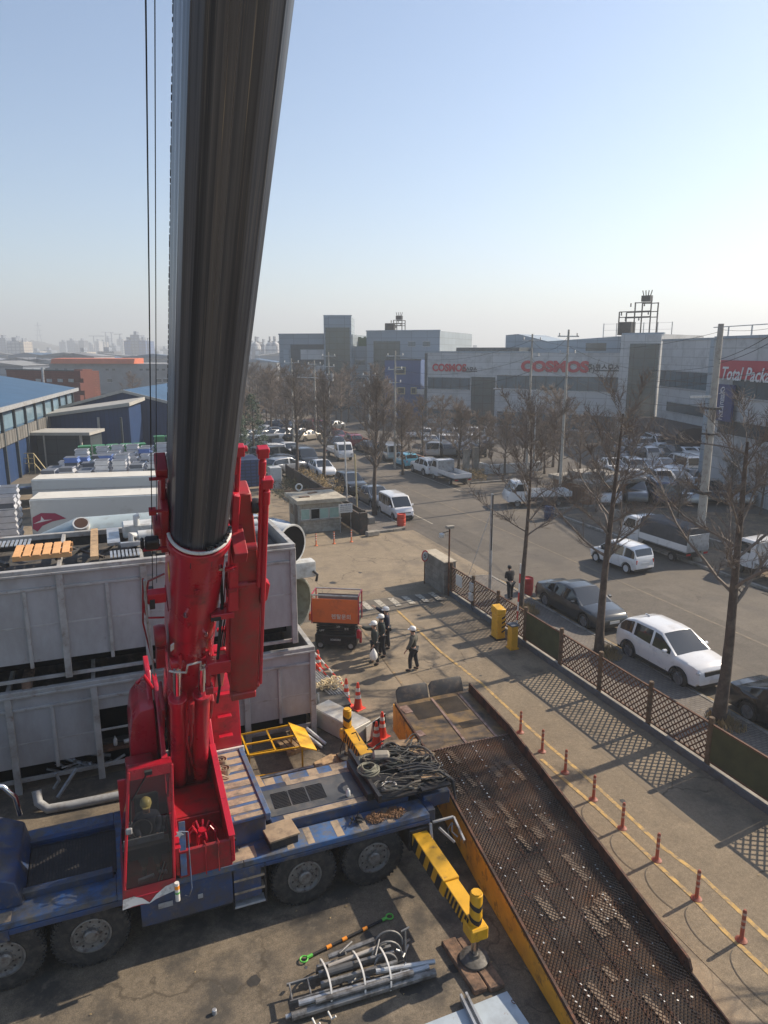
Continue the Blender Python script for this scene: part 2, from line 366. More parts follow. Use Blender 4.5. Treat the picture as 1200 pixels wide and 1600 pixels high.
m_amb = mat('amber_lens', (.85, .30, .03), .25, 0, .1, 4)
m_grey = mat('grey_paint', (.30, .31, .32), .5, 0, .1, 3, dirt=((.16, .14, .12), .6, 4, .1))
def boom_mat():
    m = mat('telescopic_boom_steel', (.15, .165, .195), .36, .8, .25, 1.4, stretch=(9, 9, .05), dirt=((.05, .06, .08), .52, 2.2, .09, (2.6, 2.6, .02)), dirt2=((.32, .30, .26), .64, 9, .05, (9, 9, .045)))
    nt = m.node_tree; p = nt.nodes['Principled BSDF']
    tc = _n(nt, 'ShaderNodeTexCoord'); mp = _n(nt, 'ShaderNodeMapping'); mp.inputs[3].default_value = (14, 14, .05)
    nz = _n(nt, 'ShaderNodeTexNoise'); nz.inputs['Scale'].default_value = 2; nz.inputs['Detail'].default_value = 5
    nt.links.new(tc.outputs['Object'], mp.inputs[0]); nt.links.new(mp.outputs[0], nz.inputs[0])
    nt.links.new(ramp(nt, nz.outputs[0], [(.3, .22), (.7, .55)]), p.inputs['Roughness']); return m
m_boom = boom_mat()
CR = thing('mobile_crane', 'red and blue truck crane with its long dark telescopic boom raised in the yard', 'crane', (1.24, 14.25, 0))
# --- carrier
VN, VF = 12.88, 15.62
mb = MB(); mb.b(-9, 5.75, 13.55, 14.95, .7, 1.42); mb.build('chassis_frame', m_dk, CR, bev=.02)
mb = MB()
for v0, v1 in ((VN, 13.5), (15.0, VF)):
    mb.b(2.0, 6.25, v0, v1, 1.36, 1.5); mb.b(-9, -.45, v0, v1, 1.36, 1.5)
mb.b(-.45, 2.0, VN, VF, 1.30, 1.5)
mb.build('side_deck', m_blueb, CR, bev=.015)
mb = MB()
mb.b(-9, -2.35, VN-.02, VN+.06, 1.12, 1.36); mb.b(-.05, 2.35, VN-.02, VN+.06, .62, 1.36); mb.b(-2.35, -.05, VN-.02, VN+.06, 1.24, 1.36); mb.b(2.35, 6.25, VN-.02, VN+.05, 1.27, 1.36)
mb.build('side_skirt', m_blue, CR, bev=.01)
mb = MB()      # tan non-slip strips on the side decks
for x0, x1, y0, y1 in ((3.0, 3.25, 15.05, 15.6), (3.75, 4.9, 15.02, 15.24), (5.1, 5.8, 15.02, 15.24), (3.45, 3.62, 15.3, 15.6), (4.1, 4.35, 15.28, 15.6), (4.7, 5.0, 15.28, 15.6),
        (2.95, 3.10, VN+.02, 13.45), (3.40, 3.55, VN+.02, 13.45), (4.05, 4.22, VN+.02, 13.45), (4.62, 4.78, VN+.02, 13.45), (5.25, 5.42, VN+.02, 13.45), (-7, -2.3, VN+.03, VN+.3), (.2, .45, VN+.02, 13.2), (.9, 1.3, VN+.02, 13.1), (1.75, 2.3, VN+.05, 13.3)):
    mb.b(x0, x1, y0, y1, 1.500, 1.504)
mb.build('anti_slip_strip', m_tan, CR, smooth=0, split=True)
mb = MB(); mb.b(2.75, 6.0, 13.52, 14.98, 1.42, 1.74); mb.build('centre_deck', m_blue, CR, bev=.02)
mb = MB(); mb.b(2.8, 4.95, 13.75, 14.75, 1.74, 1.75); mb.build('deck_plate', m_floor, CR, smooth=0)
mb = MB()
for x0, x1, y0, y1 in ((3.05, 5.3, 13.54, 13.72), (3.4, 5.0, 14.78, 14.96)): mb.b(x0, x1, y0, y1, 1.74, 1.746)
mb.build('deck_strip', m_tan, CR, smooth=0, split=True)
mb = MB()       # expanded-metal walkway inset
for i in range(3):
    x0 = 2.95+i*.42
    for k in range(9): mb.bar((x0+.045*k, 14.0, 1.758), (x0+.045*k+.02, 14.55, 1.758), .012)
    for k in range(11): mb.bar((x0, 14.0+.055*k, 1.762), (x0+.36, 14.0+.055*k, 1.762), .012)
mb.build('walkway_grating', m_dk, CR, smooth=0)
mb = MB(); mb.b(4.97, 5.12, 13.5, 15.0, 1.74, 1.92); mb.build('deck_crossbeam', m_dk, CR, bev=.01)
# front deck with dark recess, rails
mb = MB(); mb.b(-2.1, -.42, 13.55, 14.95, 1.42, 1.50); mb.build('front_grating', m_dk, CR, bev=.01)
mb = MB()
for k in range(28): mb.b(-2.08+k*.06, -2.06+k*.06, 13.62, 14.88, 1.5, 1.515)
mb.build('grating_bars', mat('grating_black', (.035, .033, .032), .6, .4), CR, smooth=0)
mb = MB(); mb.b(-9, -.5, 13.38, 13.54, 1.5, 1.66); mb.b(-9, -.45, 14.98, 15.12, 1.5, 1.62); mb.build('deck_rail', m_blue, CR, bev=.01)
mb = MB(); mb.prism([(-7.0, 1.5), (-7.0, 2.35), (-2.75, 2.32), (-2.2, 2.02), (-2.1, 1.5)], 13.25, 15.2, 'y'); ec = mb.build('engine_cover', m_blue, CR, bev=.03)
mb = MB()
for k in range(7): mb.b(-3.9+k*.12, -3.84+k*.12, 13.5, 14.2, 2.325, 2.345)
mb.build('air_louvre', m_blueb, ec, smooth=0)
mb = MB(); mb.b(-8.3, -4.6, 12.95, 15.55, 1.2, 3.1); mb.build('driver_cab', m_blue, CR, bev=.12, seg=3)
mb = MB(); mb.b(-8.32, -8.2, 13.2, 15.3, 2.0, 2.85); mb.b(-7.4, -5.2, 12.93, 12.97, 2.1, 2.8); mb.build('cab_window', m_gls, CR, bev=.02)
mb = MB(); mb.cyl((-2.62, 13.62, 2.22), (-2.62, 13.62, 2.42), .075, 16); mb.build('beacon_light', m_amb, CR, bev=.02)
mb = MB(); mb.tube([(-3.2, 15.3, 2.3), (-3.15, 15.35, 2.75), (-2.9, 15.4, 2.92), (-2.55, 15.42, 2.8), (-2.35, 15.42, 2.5), (-2.3, 15.42, 2.05)], .055, 12); mb.build('exhaust_pipe', m_chr, CR)
mb = MB(); mb.c((-3.0, 15.1, 2.65), (.35, .06, .5), .3, .2); mb.build('mirror', m_grey, CR, bev=.03)
# wheels
def big_wheel(name, u, vface, side, parent):
    Rr = .72; Wd = .42
    M = Matrix.Translation((u, vface, Rr)) @ Matrix.Rotation(math.pi/2*side, 4, 'X')   # local z points to outer face
    mb = MB(); mb.lathe([(.36, -Wd), (.60, -Wd), (.69, -Wd+.05), (.72, -Wd+.10), (.72, -.10), (.695, -.045), (.60, -.005), (.50, .0), (.385, -.012), (.36, -.05)], 48, M)
    for k in range(44):
        a = 2*math.pi*k/44; 
        T = M @ Matrix.Rotation(a, 4, 'Z')
        mb.b(.70, .735, -.018, .018, -.17, -.05, T); mb.b(.70, .735, -.018, .018, -Wd+.05, -Wd+.17, T)
        mb.b(.655, .70, -.02, .02, -.06, -.02, T)
    t = mb.build('tyre', m_tyre, parent)
    mb = MB(); mb.lathe([(.36, -.05), (.375, -.02), (.375, .0), (.345, .008), (.335, -.02), (.315, -.05), (.235, -.055), (.2, -.04), (.15, -.04), (.145, .03), (.115, .055), (.0, .06)], 36, M)
    for k in range(10):
        a = 2*math.pi*k/10; T = M @ Matrix.Rotation(a, 4, 'Z'); mb.add([(.185+.018*math.cos(q*math.pi/3), .018*math.sin(q*math.pi/3), z) for z in (-.06, -.015) for q in range(6)], [(0,1,7,6),(1,2,8,7),(2,3,9,8),(3,4,10,9),(4,5,11,10),(5,0,6,11),(6,7,8,9,10,11)], T)
    r = mb.build('rim', m_rim, t)
    mb = MB()
    for k in range(10):
        a = 2*math.pi*(k+.5)/10; T = M @ Matrix.Rotation(a, 4, 'Z'); mb.lathe([(0.022, -.051), (.022, -.048), (0, -.048)], 10, T @ Matrix.Translation((.275, 0, 0)))
    mb.build('hand_hole', m_blk, r, split=True) if vface < 14 else None
    return t
for u in (-5.2, -2.5, -.98, 3.30, 4.90):
    for vf, sd in ((12.90, 1), (15.60, -1)):
        if vf > 15 and u < -3: continue
        big_wheel('wheel', u, vf, sd, CR)
mb = MB()
for u in (-2.5, -.98, 3.3, 4.9): mb.cyl((u, 13.2, .72), (u, 15.3, .72), .14, 12); mb.c((u, 14.25, .72), (.5, .5, .5))
mb.build('axles', m_dk, CR)
# side boxes, ladder, tanks between the axles
mb = MB(); mb.b(.15, 1.75, 13.0, 13.5, .45, 1.3); mb.build('tool_box', m_blk, CR, bev=.02)
for z in (.45, .78, 1.08):
    mb = MB(); mb.b(1.78, 2.42, 12.84, 13.06, z, z+.05); mb.build('step', m_tan if z > .5 else m_grey, CR, bev=.008)
mb = MB(); mb.b(1.75, 1.79, 12.86, 12.92, .42, 1.36); mb.b(2.42, 2.46, 12.86, 12.92, .42, 1.36); mb.b(1.75, 2.46, 13.1, 13.4, .5, 1.3); mb.build('ladder_frame', m_dk, CR, bev=.006)
mb = MB(); mb.c((.42, 12.84, 1.02), (.28, .02, .12)); mb.c((1.1, 12.845, 1.0), (.10, .02, .10)); mb.build('side_marker', m_grey, CR, bev=.005, split=True)
# rear outriggers
mb = MB(); mb.b(5.72, 6.24, VN-.05, VF+.05, .68, 1.22); mb.build('outrigger_box', m_dk, CR, bev=.02)
def outrigger(sg, v0, v1, v2, uj=5.97):
    # sg -1 near side, +1 far side ; v0 box side, v1 sleeve end, v2 jack
    lo, hi = min(v0, v1), max(v0, v1)
    mb = MB(); mb.b(5.79, 6.16, lo, hi, .74, 1.14); o = mb.build('outrigger_beam', m_yell, CR, bev=.012)
    lo2, hi2 = min(v1, v2), max(v1, v2)
    mb = MB(); mb.b(5.82, 6.13, lo2, hi2, .78, 1.10); o2 = mb.build('outrigger_beam', m_yell, CR, bev=.012)
    mb = MB(); mb.prism([(lo+.2, .74), (lo+.34, .74), (lo+.22, 1.13), (lo+.08, 1.13)], 5.785, 5.789, 'x')
    for k in range(8):
        a = lo2+.05+k*(hi2-lo2)/8; b_ = (hi2-lo2)/8*.5
        mb.prism([(a, .785), (a+b_, .785), (a+b_-.12, 1.095), (a-.12 if k else a, 1.095)], 5.812, 5.818, 'x')
    for k in range(4):
        a = lo+.1+k*(hi-lo)/4; b_ = (hi-lo)/4*.5
        mb.prism([(a+.1, .75), (a+b_+.1, .75), (a+b_-.05, 1.13), (a-.05, 1.13)], 5.782, 5.788, 'x')
    mb.build('hazard_stripes', m_blk, o2, smooth=0)
    mb = MB(); mb.b(uj-.19, uj+.19, v2-.2 if sg < 0 else v2-.18, v2+.18 if sg < 0 else v2+.2, .70, .98); j = mb.build('jack_collar', m_yell, CR, bev=.03)
    mb = MB(); mb.cyl((uj, v2, .62), (uj, v2, 1.64), .125, 20); j = mb.build('jack_cylinder', m_yell, CR, bev=.012)
    mb = MB(); mb.cyl((uj, v2, 1.64), (uj, v2, 1.67), .105, 8); mb.build('jack_cap', m_yell, j)
    mb = MB()
    for z in (.98, 1.28): 
        for k in range(16):
            a0, a1 = 2*math.pi*k/16, 2*math.pi*(k+1)/16; zz = lambda a: z+.10*abs(((a/math.pi*2) % 2)-1)
            r = .1275; mb.q((uj+r*math.cos(a0), v2+r*math.sin(a0), zz(a0)), (uj+r*math.cos(a1), v2+r*math.sin(a1), zz(a1)), (uj+r*math.cos(a1), v2+r*math.sin(a1), zz(a1)+.11), (uj+r*math.cos(a0), v2+r*math.sin(a0), zz(a0)+.11))
    mb.build('hazard_stripes', m_blk, j, smooth=0)
    mb = MB(); mb.cyl((uj, v2, .2), (uj, v2, .62), .07, 14); mb.build('jack_rod', m_steel, CR)
    mb = MB(); mb.lathe([(.27, .125), (.29, .14), (.285, .17), (.2, .20), (.11, .215), (.1, .28), (.0, .28)], 28, Matrix.Translation((uj, v2, 0))); mb.build('jack_foot', mat('foot_steel', (.13, .125, .115), .55, .4, .3, 4, dirt=((.05, .045, .04), .5, 5, .12)), CR)
outrigger(-1, VN-.05, 11.25, 10.2); outrigger(1, VF+.05, 16.5, 17.9)
mb = MB(); mb.tube([(6.0, 16.9, 1.18), (5.95, 17.1, 1.35), (5.9, 17.3, 1.2)], .018, 6); mb.tube([(5.75, 17.5, 1.0), (5.65, 17.6, .6), (5.7, 17.75, .35)], .012, 6); mb.build('outrigger_hose', m_blk, CR)
mb = MB(); mb.b(6.3, 7.0, 13.35, 14.0, 1.28, 1.62); mb.b(6.25, 6.45, 13.0, 15.3, 1.15, 1.5); mb.build('rear_box', m_blue, CR, bev=.02)
mb = MB(); mb.bar((6.35, 12.6, 1.3), (6.7, 12.5, .9), .05); mb.bar((6.35, 12.95, 1.2), (6.9, 12.95, 1.2), .05); mb.bar((6.9, 12.95, 1.2), (6.9, 12.4, .95), .05); mb.bar((6.25, 12.85, 1.28), (6.2, 12.65, .9), .06, .12)
mb.build('rear_bracket', m_grey, CR, bev=.006)
# --- superstructure
mb = MB(); mb.cyl((1.24, 14.25, 1.42), (1.24, 14.25, 1.68), .85, 40); mb.build('slewing_ring', m_dk, CR)
mb = MB(); mb.b(.68, 1.80, 12.75, 16.9, 1.66, 1.80); mb.b(.72, 1.76, 12.72, 12.80, 1.62, 2.22); mb.build('turret_base', m_redd, CR, bev=.015)
for x0, x1 in ((.66, .76), (1.72, 1.82)):
    mb = MB(); mb.prism([(12.72, 1.7), (12.72, 2.3), (13.6, 2.55), (15.1, 3.0), (16.0, 4.15), (16.9, 4.15), (17.1, 1.7)], x0, x1, 'x'); mb.build('side_plate', m_red, CR, bev=.012)
mb = MB(); mb.b(.63, .79, 12.70, 15.1, 2.29, 2.33, Matrix.Identity(4)); 
mb = MB()
for x in (.71, 1.77):
    mb.bar((x, 12.7, 2.31), (x, 13.6, 2.565), .13, .03); mb.bar((x, 13.6, 2.565), (x, 15.1, 3.015), .13, .03)
mb.build('plate_flange', m_red, CR, bev=.006, split=True)
mb = MB(); mb.b(.78, 1.70, 13.75, 13.83, 1.8, 2.2); mb.b(.78, 1.70, 13.78, 14.9, 2.16, 2.2); mb.build('turret_crossplate', m_redd, CR, bev=.01)
mb = MB(); mb.b(.9, 1.6, 15.6, 16.8, 1.8, 2.9); mb.build('winch_housing', m_redd, CR, bev=.03)
rnd = random.Random(5)
mb = MB(); mb.cyl((1.26, 13.25, 1.8), (1.26, 13.25, 2.12), .13, 16); mb.cyl((1.26, 13.25, 2.12), (1.26, 13.25, 2.22), .09, 12)
for k in range(9):
    a = k*.7; p = Vector((1.26+.1*math.cos(a), 13.25+.1*math.sin(a), 2.15)); q_ = Vector((1.26+.3*math.cos(a), 13.25+.27*math.sin(a), 1.95+rnd.random()*.3))
    mb.tube([p, (p+q_)/2+Vector((0, 0, .14)), q_, q_+Vector((0, 0, -.2))], .022, 7)
mb.build('slew_motor', m_red, CR)
mb = MB()
for x in (1.25, 1.5): mb.tube([(x, 12.9, 2.2), (x, 12.7, 2.26), (x-.02, 12.66, 2.0), (x-.02, 12.66, 1.62)], .014, 6)
mb.build('hydraulic_hose', m_redd, CR)
# right housing with three small steps, left tank housings
mb = MB(); mb.prism([(16.15, 1.55), (16.15, 2.15), (16.3, 3.7), (16.55, 4.0), (18.0, 4.0), (18.0, 1.55)], 1.9, 2.62, 'x'); rb = mb.build('right_housing', m_red, CR, bev=.05, seg=2)
for z, v in ((2.55, 16.18), (3.05, 16.23), (3.62, 16.28)):
    mb = MB(); mb.b(2.06, 2.4, v-.14, v+.05, z, z+.045); mb.build('step', m_red, rb, bev=.008)
mb = MB(); mb.b(1.88, 2.66, 16.08, 16.14, 2.03, 2.22); mb.build('white_edge_band', m_wht, rb, bev=.01)
mb = MB(); mb.prism([(.0, 1.5), (.03, 3.0), (.12, 3.5), (.3, 3.72), (.62, 3.75), (.62, 1.5)], 15.9, 17.6, 'y'); lb = mb.build('left_housing', m_red, CR, bev=.05, seg=2)
mb = MB(); mb.b(-.12, .5, 14.9, 15.85, 1.6, 2.7); mb.build('oil_tank', m_redd, CR, bev=.06, seg=2)
mb = MB(); mb.prism([(16.0, 1.5), (16.0, 3.0), (16.7, 4.35), (17.6, 4.35), (18.0, 1.5)], .5, .62, 'x'); mb.build('mast_plate', m_red, CR, bev=.012)
# striped walk-on cover beside the boom
M = Matrix.Translation((2.2, 14.8, 2.13)) @ Matrix.Rotation(R(1.5), 4, 'Z')
mb = MB(); mb.b(-.42, .42, -1.45, 1.35, -.06, .02, M); mb.b(.34, .46, -1.5, 1.4, -.12, .06, M); cv = mb.build('walkway_cover', m_blueb, CR, bev=.012)
mb = MB()
for k in range(8): mb.b(-.40, .33, -1.22+k*.318, -1.22+k*.318+.215, .02, .026, M)
mb.b(-.30, .42, -1.44, -1.30, .021, .027, M)
mb.build('tan_stripes', m_tan, cv, smooth=0)
mb = MB(); mb.b(1.83, 2.6, 13.4, 16.1, 1.5, 2.05); mb.build('cover_plinth', m_blue, CR, bev=.02)
# operator's cab
def lerp(a, b, t): return a+(b-a)*t
zb, zt = 1.62, 3.92
def cu(t, side): return lerp(-.35, -.07, t) if side < 0 else lerp(.62, .77, t)
def cvf(t): return lerp(12.52, 13.12, t)                      # raked front
mb = MB()
F = [(cu(0,-1), cvf(0), zb), (cu(0,1), cvf(0), zb), (cu(1,1), cvf(1), zt), (cu(1,-1), cvf(1), zt)]
Bk = [(cu(0,-1), 14.1, zb), (cu(0,1), 14.1, zb), (cu(1,1), 13.85, zt-.28), (cu(1,-1), 13.85, zt-.28)]
def P4(A_, t, s_): return Vector(A_[0]).lerp(Vector(A_[1]), s_).lerp(Vector(A_[3]).lerp(Vector(A_[2]), s_), t)
for s0, s1 in ((0, .05), (.95, 1)):                           # pillars
    for A_ in (F, Bk):
        mb.bar(P4(A_, 0, (s0+s1)/2), P4(A_, 1, (s0+s1)/2), .055, .06, up=(0, 1, 0))
mb.bar(P4(F, 0, 0), P4(F, 0, 1), .08, .1); mb.bar(P4(F, .045, 0), P4(F, .045, 1), .06, .14)
# roof and header, floor, back wall
mb.add([F[3], F[2], Bk[2], Bk[3], tuple(Vector(F[3])+Vector((0, -.03, -.10))), tuple(Vector(F[2])+Vector((0, -.03, -.10))), tuple(Vector(Bk[2])+Vector((0, 0, -.1))), tuple(Vector(Bk[3])+Vector((0, 0, -.1)))],
       [(0,1,2,3),(4,7,6,5),(0,4,5,1),(1,5,6,2),(2,6,7,3),(3,7,4,0)])
mb.b(-.33, .62, 12.6, 14.1, zb-.08, zb+.02); mb.b(-.28, .66, 14.03, 14.09, zb, zt-.7)
mb.add([tuple(P4(F, .93, 0)+Vector((0, -.012, 0))), tuple(P4(F, .93, 1)+Vector((0, -.012, 0))), tuple(P4(F, 1.0, 1)+Vector((0, -.012, .03))), tuple(P4(F, 1.0, 0)+Vector((0, -.012, .03)))], [(0,1,2,3)])
oc = mb.build('operator_cab', m_red, CR, bev=.012)
def gpane(A_, t0, t1, s0, s1, nm, off=-.008, m=m_gls):
    mb = MB(); pp = [P4(A_, t0, s0), P4(A_, t0, s1), P4(A_, t1, s1), P4(A_, t1, s0)]; d = Vector((0, off, 0))
    mb.add([tuple(p+d) for p in pp]+[tuple(p+d*2.2) for p in pp], [(0,1,2,3),(7,6,5,4),(0,4,5,1),(1,5,6,2),(2,6,7,3),(3,7,4,0)]); return mb.build(nm, m, oc)
gpane(F, .08, .60, .06, .94, 'windscreen'); gpane(F, .612, .93, .06, .94, 'windscreen')
for x, k in ((-1, 0), (1, 1)):
    mb = MB(); xx = [cu(.2, x), cu(.95, x)]
    mb.q((xx[0], 12.75, zb+.5), (xx[0], 14.0, zb+.5), (xx[1], 13.95, zt-.15), (xx[1], 13.2, zt-.15)); mb.build('side_window', m_gls, oc, smooth=0)
    mb = MB(); mb.q((cu(0, x), 12.6, zb), (cu(0, x), 14.05, zb), (xx[0], 14.05, zb+.5), (xx[0], 12.7, zb+.5)); mb.build('side_panel', m_red, oc, smooth=0)
mb = MB(); o_ = -.03                                       # white swoop band under the windscreen
def fp(s_, t): p = P4(F, t, s_); return (p.x, p.y-.06, p.z)
pts_t = [fp(0, .025), fp(.2, .03), fp(.36, 0), fp(.5, -.05), fp(.62, 0), fp(.8, .045), fp(1, .06)]; pts_b = [fp(0, -.055), fp(.2, -.045), fp(.36, -.045), fp(.5, -.056), fp(.62, -.035), fp(.8, -.02), fp(1, -.005)]
mb.add(pts_b+pts_t, [(i, i+1, i+8, i+7) for i in range(6)]); mb.build('white_swoop', m_wht, oc, smooth=0)
mb = MB(); e = lambda s_, t, y: (lambda p: (p.x, p.y-y, p.z))(P4(F, t, s_)); mb.add([e(0, -.055, .045), e(.5, -.056, .045), e(1, -.005, .045), e(1, .09, .045), e(0, .09, .045), e(0, -.055, -.1), e(.5, -.056, -.1), e(1, -.005, -.1)], [(0,1,2,3,4), (0,5,6,1), (1,6,7,2)]); mb.build('front_apron', m_redd, oc, smooth=0)
mb = MB(); mb.b(.2-.2, .2+.28, 13.5, 13.9, zb+.4, zb+.55); mb.b(0, .48, 13.88, 13.99, zb+.5, zb+1.25); mb.build('seat', m_blk, oc, bev=.04)
mb = MB(); mb.b(-.28, .58, 12.85, 13.1, zb+.55, zb+.8); mb.tube([(-.1+.19*math.cos(a)+.2, 13.25+.15*math.sin(a), zb+.92+.1*math.sin(a)) for a in [k*math.pi/10 for k in range(21)]], .02, 6)
mb.cyl((.0, 13.5, zb), (.0, 13.45, zb+.75), .02); mb.cyl((.42, 13.5, zb), (.42, 13.45, zb+.75), .02); mb.build('dashboard', m_dk, oc, bev=.01)
m_seat = mat('seat_grey', (.12, .12, .13), .8)
mb = MB(); mb.c((.22, 13.66, zb+.52), (.5, .45, .12)); mb.c((-.1, 13.6, zb+.7), (.1, .4, .14)); mb.c((.52, 13.6, zb+.7), (.1, .4, .14)); mb.build('armrest_box', m_seat, oc, bev=.02)
mb = MB(); mb.c((.1, 12.78, zb+.16), (.3, .04, .12), .2, .5); mb.c((.42, 12.8, zb+.2), (.16, .04, .1), -.3, .5); mb.build('paper_sheet', m_duct if 'duct_white' in MATS else m_wht, oc)
for x in (-.12, .55): mb = MB(); mb.cyl((x, 13.35, zb+.75), (x, 13.3, zb+1.0), .015, 6); mb.c((x, 13.3, zb+1.02), (.05, .05, .07)); mb.build('control_lever', m_steel, oc)
mb = MB(); mb.b(-.25, .5, 12.95, 12.97, zb+.82, zb+.95); mb.build('reflection_strip', m_grey, oc)  # grey strip standing in for instrument reflections
mb = MB(); mb.bar(P4(F, .97, .42)+Vector((0, -.06, 0)), P4(F, .78, .12)+Vector((0, -.05, 0)), .02); mb.bar(P4(F, .80, .08)+Vector((0, -.045, 0)), P4(F, .60, .10)+Vector((0, -.04, 0)), .025)
mb.c(P4(F, .98, .45)+Vector((0, -.06, .0)), (.14, .08, .07)); mb.build('wiper', m_blk, oc)
mb = MB(); mb.bar(P4(F, .10, .66)+Vector((0, -.05, 0)), P4(F, .24, .78)+Vector((0, -.045, 0)), .02); mb.bar(P4(F, .10, .72)+Vector((0, -.05, 0)), P4(F, .22, .83)+Vector((0, -.045, 0)), .012); mb.build('wiper', m_blk, oc)
mb = MB(); mb.c(P4(F, .55, .07)+Vector((0, -.07, 0)), (.12, .05, .14)); mb.build('work_lamp', m_grey, oc, bev=.02)
mb = MB(); mb.bar((.80, 12.62, 1.75), (.84, 12.9, 2.75), .12, .03, up=(0, 1, 0)); mb.tube([(.74, 12.55, 2.8), (.92, 12.55, 2.75), (.92, 12.52, 1.5), (.86, 12.5, 1.35), (.78, 12.5, 1.4)], .014, 6); mb.build('handrail', m_blueb, CR, bev=.01)
mb = MB()
sp = [(.75+.09*(1 if k % 2 else .45)*math.cos(math.pi*k/5+.3), 2.62+.09*(1 if k % 2 else .45)*math.sin(math.pi*k/5+.3)) for k in range(10)]
mb.prism([(x+.02, z) for x, z in sp], 12.70, 12.706, 'y'); mb.build('white_star', m_wht, CR, smooth=0)
mb = MB(); mb.cyl((.64, 12.44, 1.38), (.64, 12.44, 1.78), .045, 14); mt = mb.build('marker_tube', m_wht, CR)
mb = MB(); mb.cyl((.64, 12.44, 1.64), (.64, 12.44, 1.72), .047, 14); mb.build('orange_band', m_amb, mt)
mb = MB(); mb.cyl((.64, 12.44, 1.54), (.64, 12.44, 1.58), .047, 14); mb.build('green_band', mat('green_band', (.1, .35, .08), .5), mt)
# --- boom (own frame: local z runs up the boom, -y is the underside)
def boom_sec(w, t, bt, n=10, fl=.15):
    pts = [(-w, t), (w, t), (w, -fl)]
    pts += [(w*math.cos(a), -fl-(bt-fl)*math.sin(a)) for a in [math.pi*k/(2*n) for k in range(1, 2*n)]]
    return pts+[(-w, -fl)]
BF = bpy.data.objects.new('tmp', None)
TH = math.asin(.652)
BM = Matrix.Translation((1.29, 11.12, 9.14)) @ Matrix.Rotation(TH, 4, 'X')
def boom_part(mb, name, m, parent=CR, **k):
    # geometry in the boom frame; the part keeps that frame so streaks run along the boom
    o = mb.build(name, m, None, **k)
    o.parent = parent
    if parent is CR: o.matrix_local = Matrix.Translation(-WL[CR.name]) @ BM
    return o
mb = MB(); mb.prism(boom_sec(.43, .50, .52), -7.75, -.02, 'z'); bb = boom_part(mb, 'boom_base_section', m_red, bev=.02)
mb = MB(); mb.prism(boom_sec(.43, .47, .52, n=4), -.5, 24, 'z'); bt = boom_part(mb, 'telescopic_section', m_boom, smooth=12, bev=.012)
mb = MB()
rn = random.Random(8)
for k in range(300): mb.c((-.425, .47, -.2+k*.08), (.014+rn.random()*.01, .012+rn.random()*.012, .035+rn.random()*.04))
boom_part(mb, 'edge_crust', mat('dry_grease', (.05, .045, .04), .8), bt)['kind'] = 'stuff'
pts = boom_sec(.50, .56, .60)
mb = MB(); mb.prism(pts, -.22, -.04, 'z'); mb.prism(boom_sec(.485, .54, .585), .0, .03, 'z'); boom_part(mb, 'boom_collar', m_red, bev=.015)
mb = MB(); mb.tube([(.465*math.cos(a), -.15-.43*math.sin(a), .05) for a in [math.pi*k/24 for k in range(25)]], .028, 8); boom_part(mb, 'wear_pad_seal', m_wht)
mb = MB()
for k in range(46):
    a = math.pi*(.05+.42*rn.random()); r_ = .012+.022*rn.random()
    mb.c((.45*math.cos(a), -.14-.41*math.sin(a), .06+.16*rn.random()*(1 if a < .9 else .5)), (r_*2, r_, r_*2), rn.random(), rn.random())
boom_part(mb, 'grease_lumps', mat('black_grease', (.012, .012, .012), .25, 0, .2, 4))
# collar ears and plates, upper-left bracket, pins
mb = MB(); mb.b(-.56, -.45, -.1, .5, -.55, .55); mb.cyl((-.66, .1, -.1), (-.48, .1, -.1), .2, 20); mb.b(-.55, -.48, .1, .35, .5, 1.15); mb.b(-.62, -.46, .05, .4, 1.1, 1.3); boom_part(mb, 'head_bracket', m_redd, bev=.015)
mb = MB(); mb.b(.5, .72, -.5, .2, -.45, -.2); mb.b(.5, .66, -.45, -.1, -1.6, -1.35); mb.cyl((.5, -.3, -1.45), (.86, -.3, -1.45), .09, 14); mb.cyl((.5, -.3, -.32), (.9, -.3, -.32), .07, 14); boom_part(mb, 'jib_bracket', m_redd, bev=.012)
mb = MB(); mb.prism([(.49, -3.5), (.49, -4.75), (.62, -4.7), (.82, -4.1), (.6, -3.5)], -.5, -.42, 'y'); mb.b(.48, .66, -.5, .2, -5.2, -4.6); boom_part(mb, 'jib_lug', m_red, bev=.012)
mb = MB(); mb.c((-.05, -.575, -1.1), (.10, .02, .14)); mb.cyl((-.05, -.6, -1.1), (-.05, -.52, -1.1), .03, 10); boom_part(mb, 'hatch', m_redd, bev=.005)
mb = MB(); mb.c((-.40, -.48, -3.1), (.07, .02, .24), .6); boom_part(mb, 'data_plate', m_wht)
for x in (-.25, .25):
    mb = MB(); mb.tube([(x, -.48, -3.45), (x, -.58, -3.6), (x, -.58, -3.8), (x, -.45, -3.95)], .035, 8); boom_part(mb, 'cylinder_lug', m_red)
mb = MB(); mb.tube([(-.44, -.5, -4.05), (-.36, -.56, -4.0), (-.14, -.6, -4.02), (-.12, -.6, -3.7), (.12, -.6, -3.65), (.14, -.6, -4.0), (.36, -.56, -4.0), (.42, -.5, -4.05)], .022, 8); boom_part(mb, 'grease_pipe', m_wht)
mb = MB(); mb.b(-.56, -.49, -.4, .3, -7.6, -6.2); mb.b(.49, .56, -.4, .3, -7.6, -6.2); mb.cyl((-.62, 0, -7.2), (.62, 0, -7.2), .17, 20); boom_part(mb, 'boom_foot', m_redd, bev=.015)
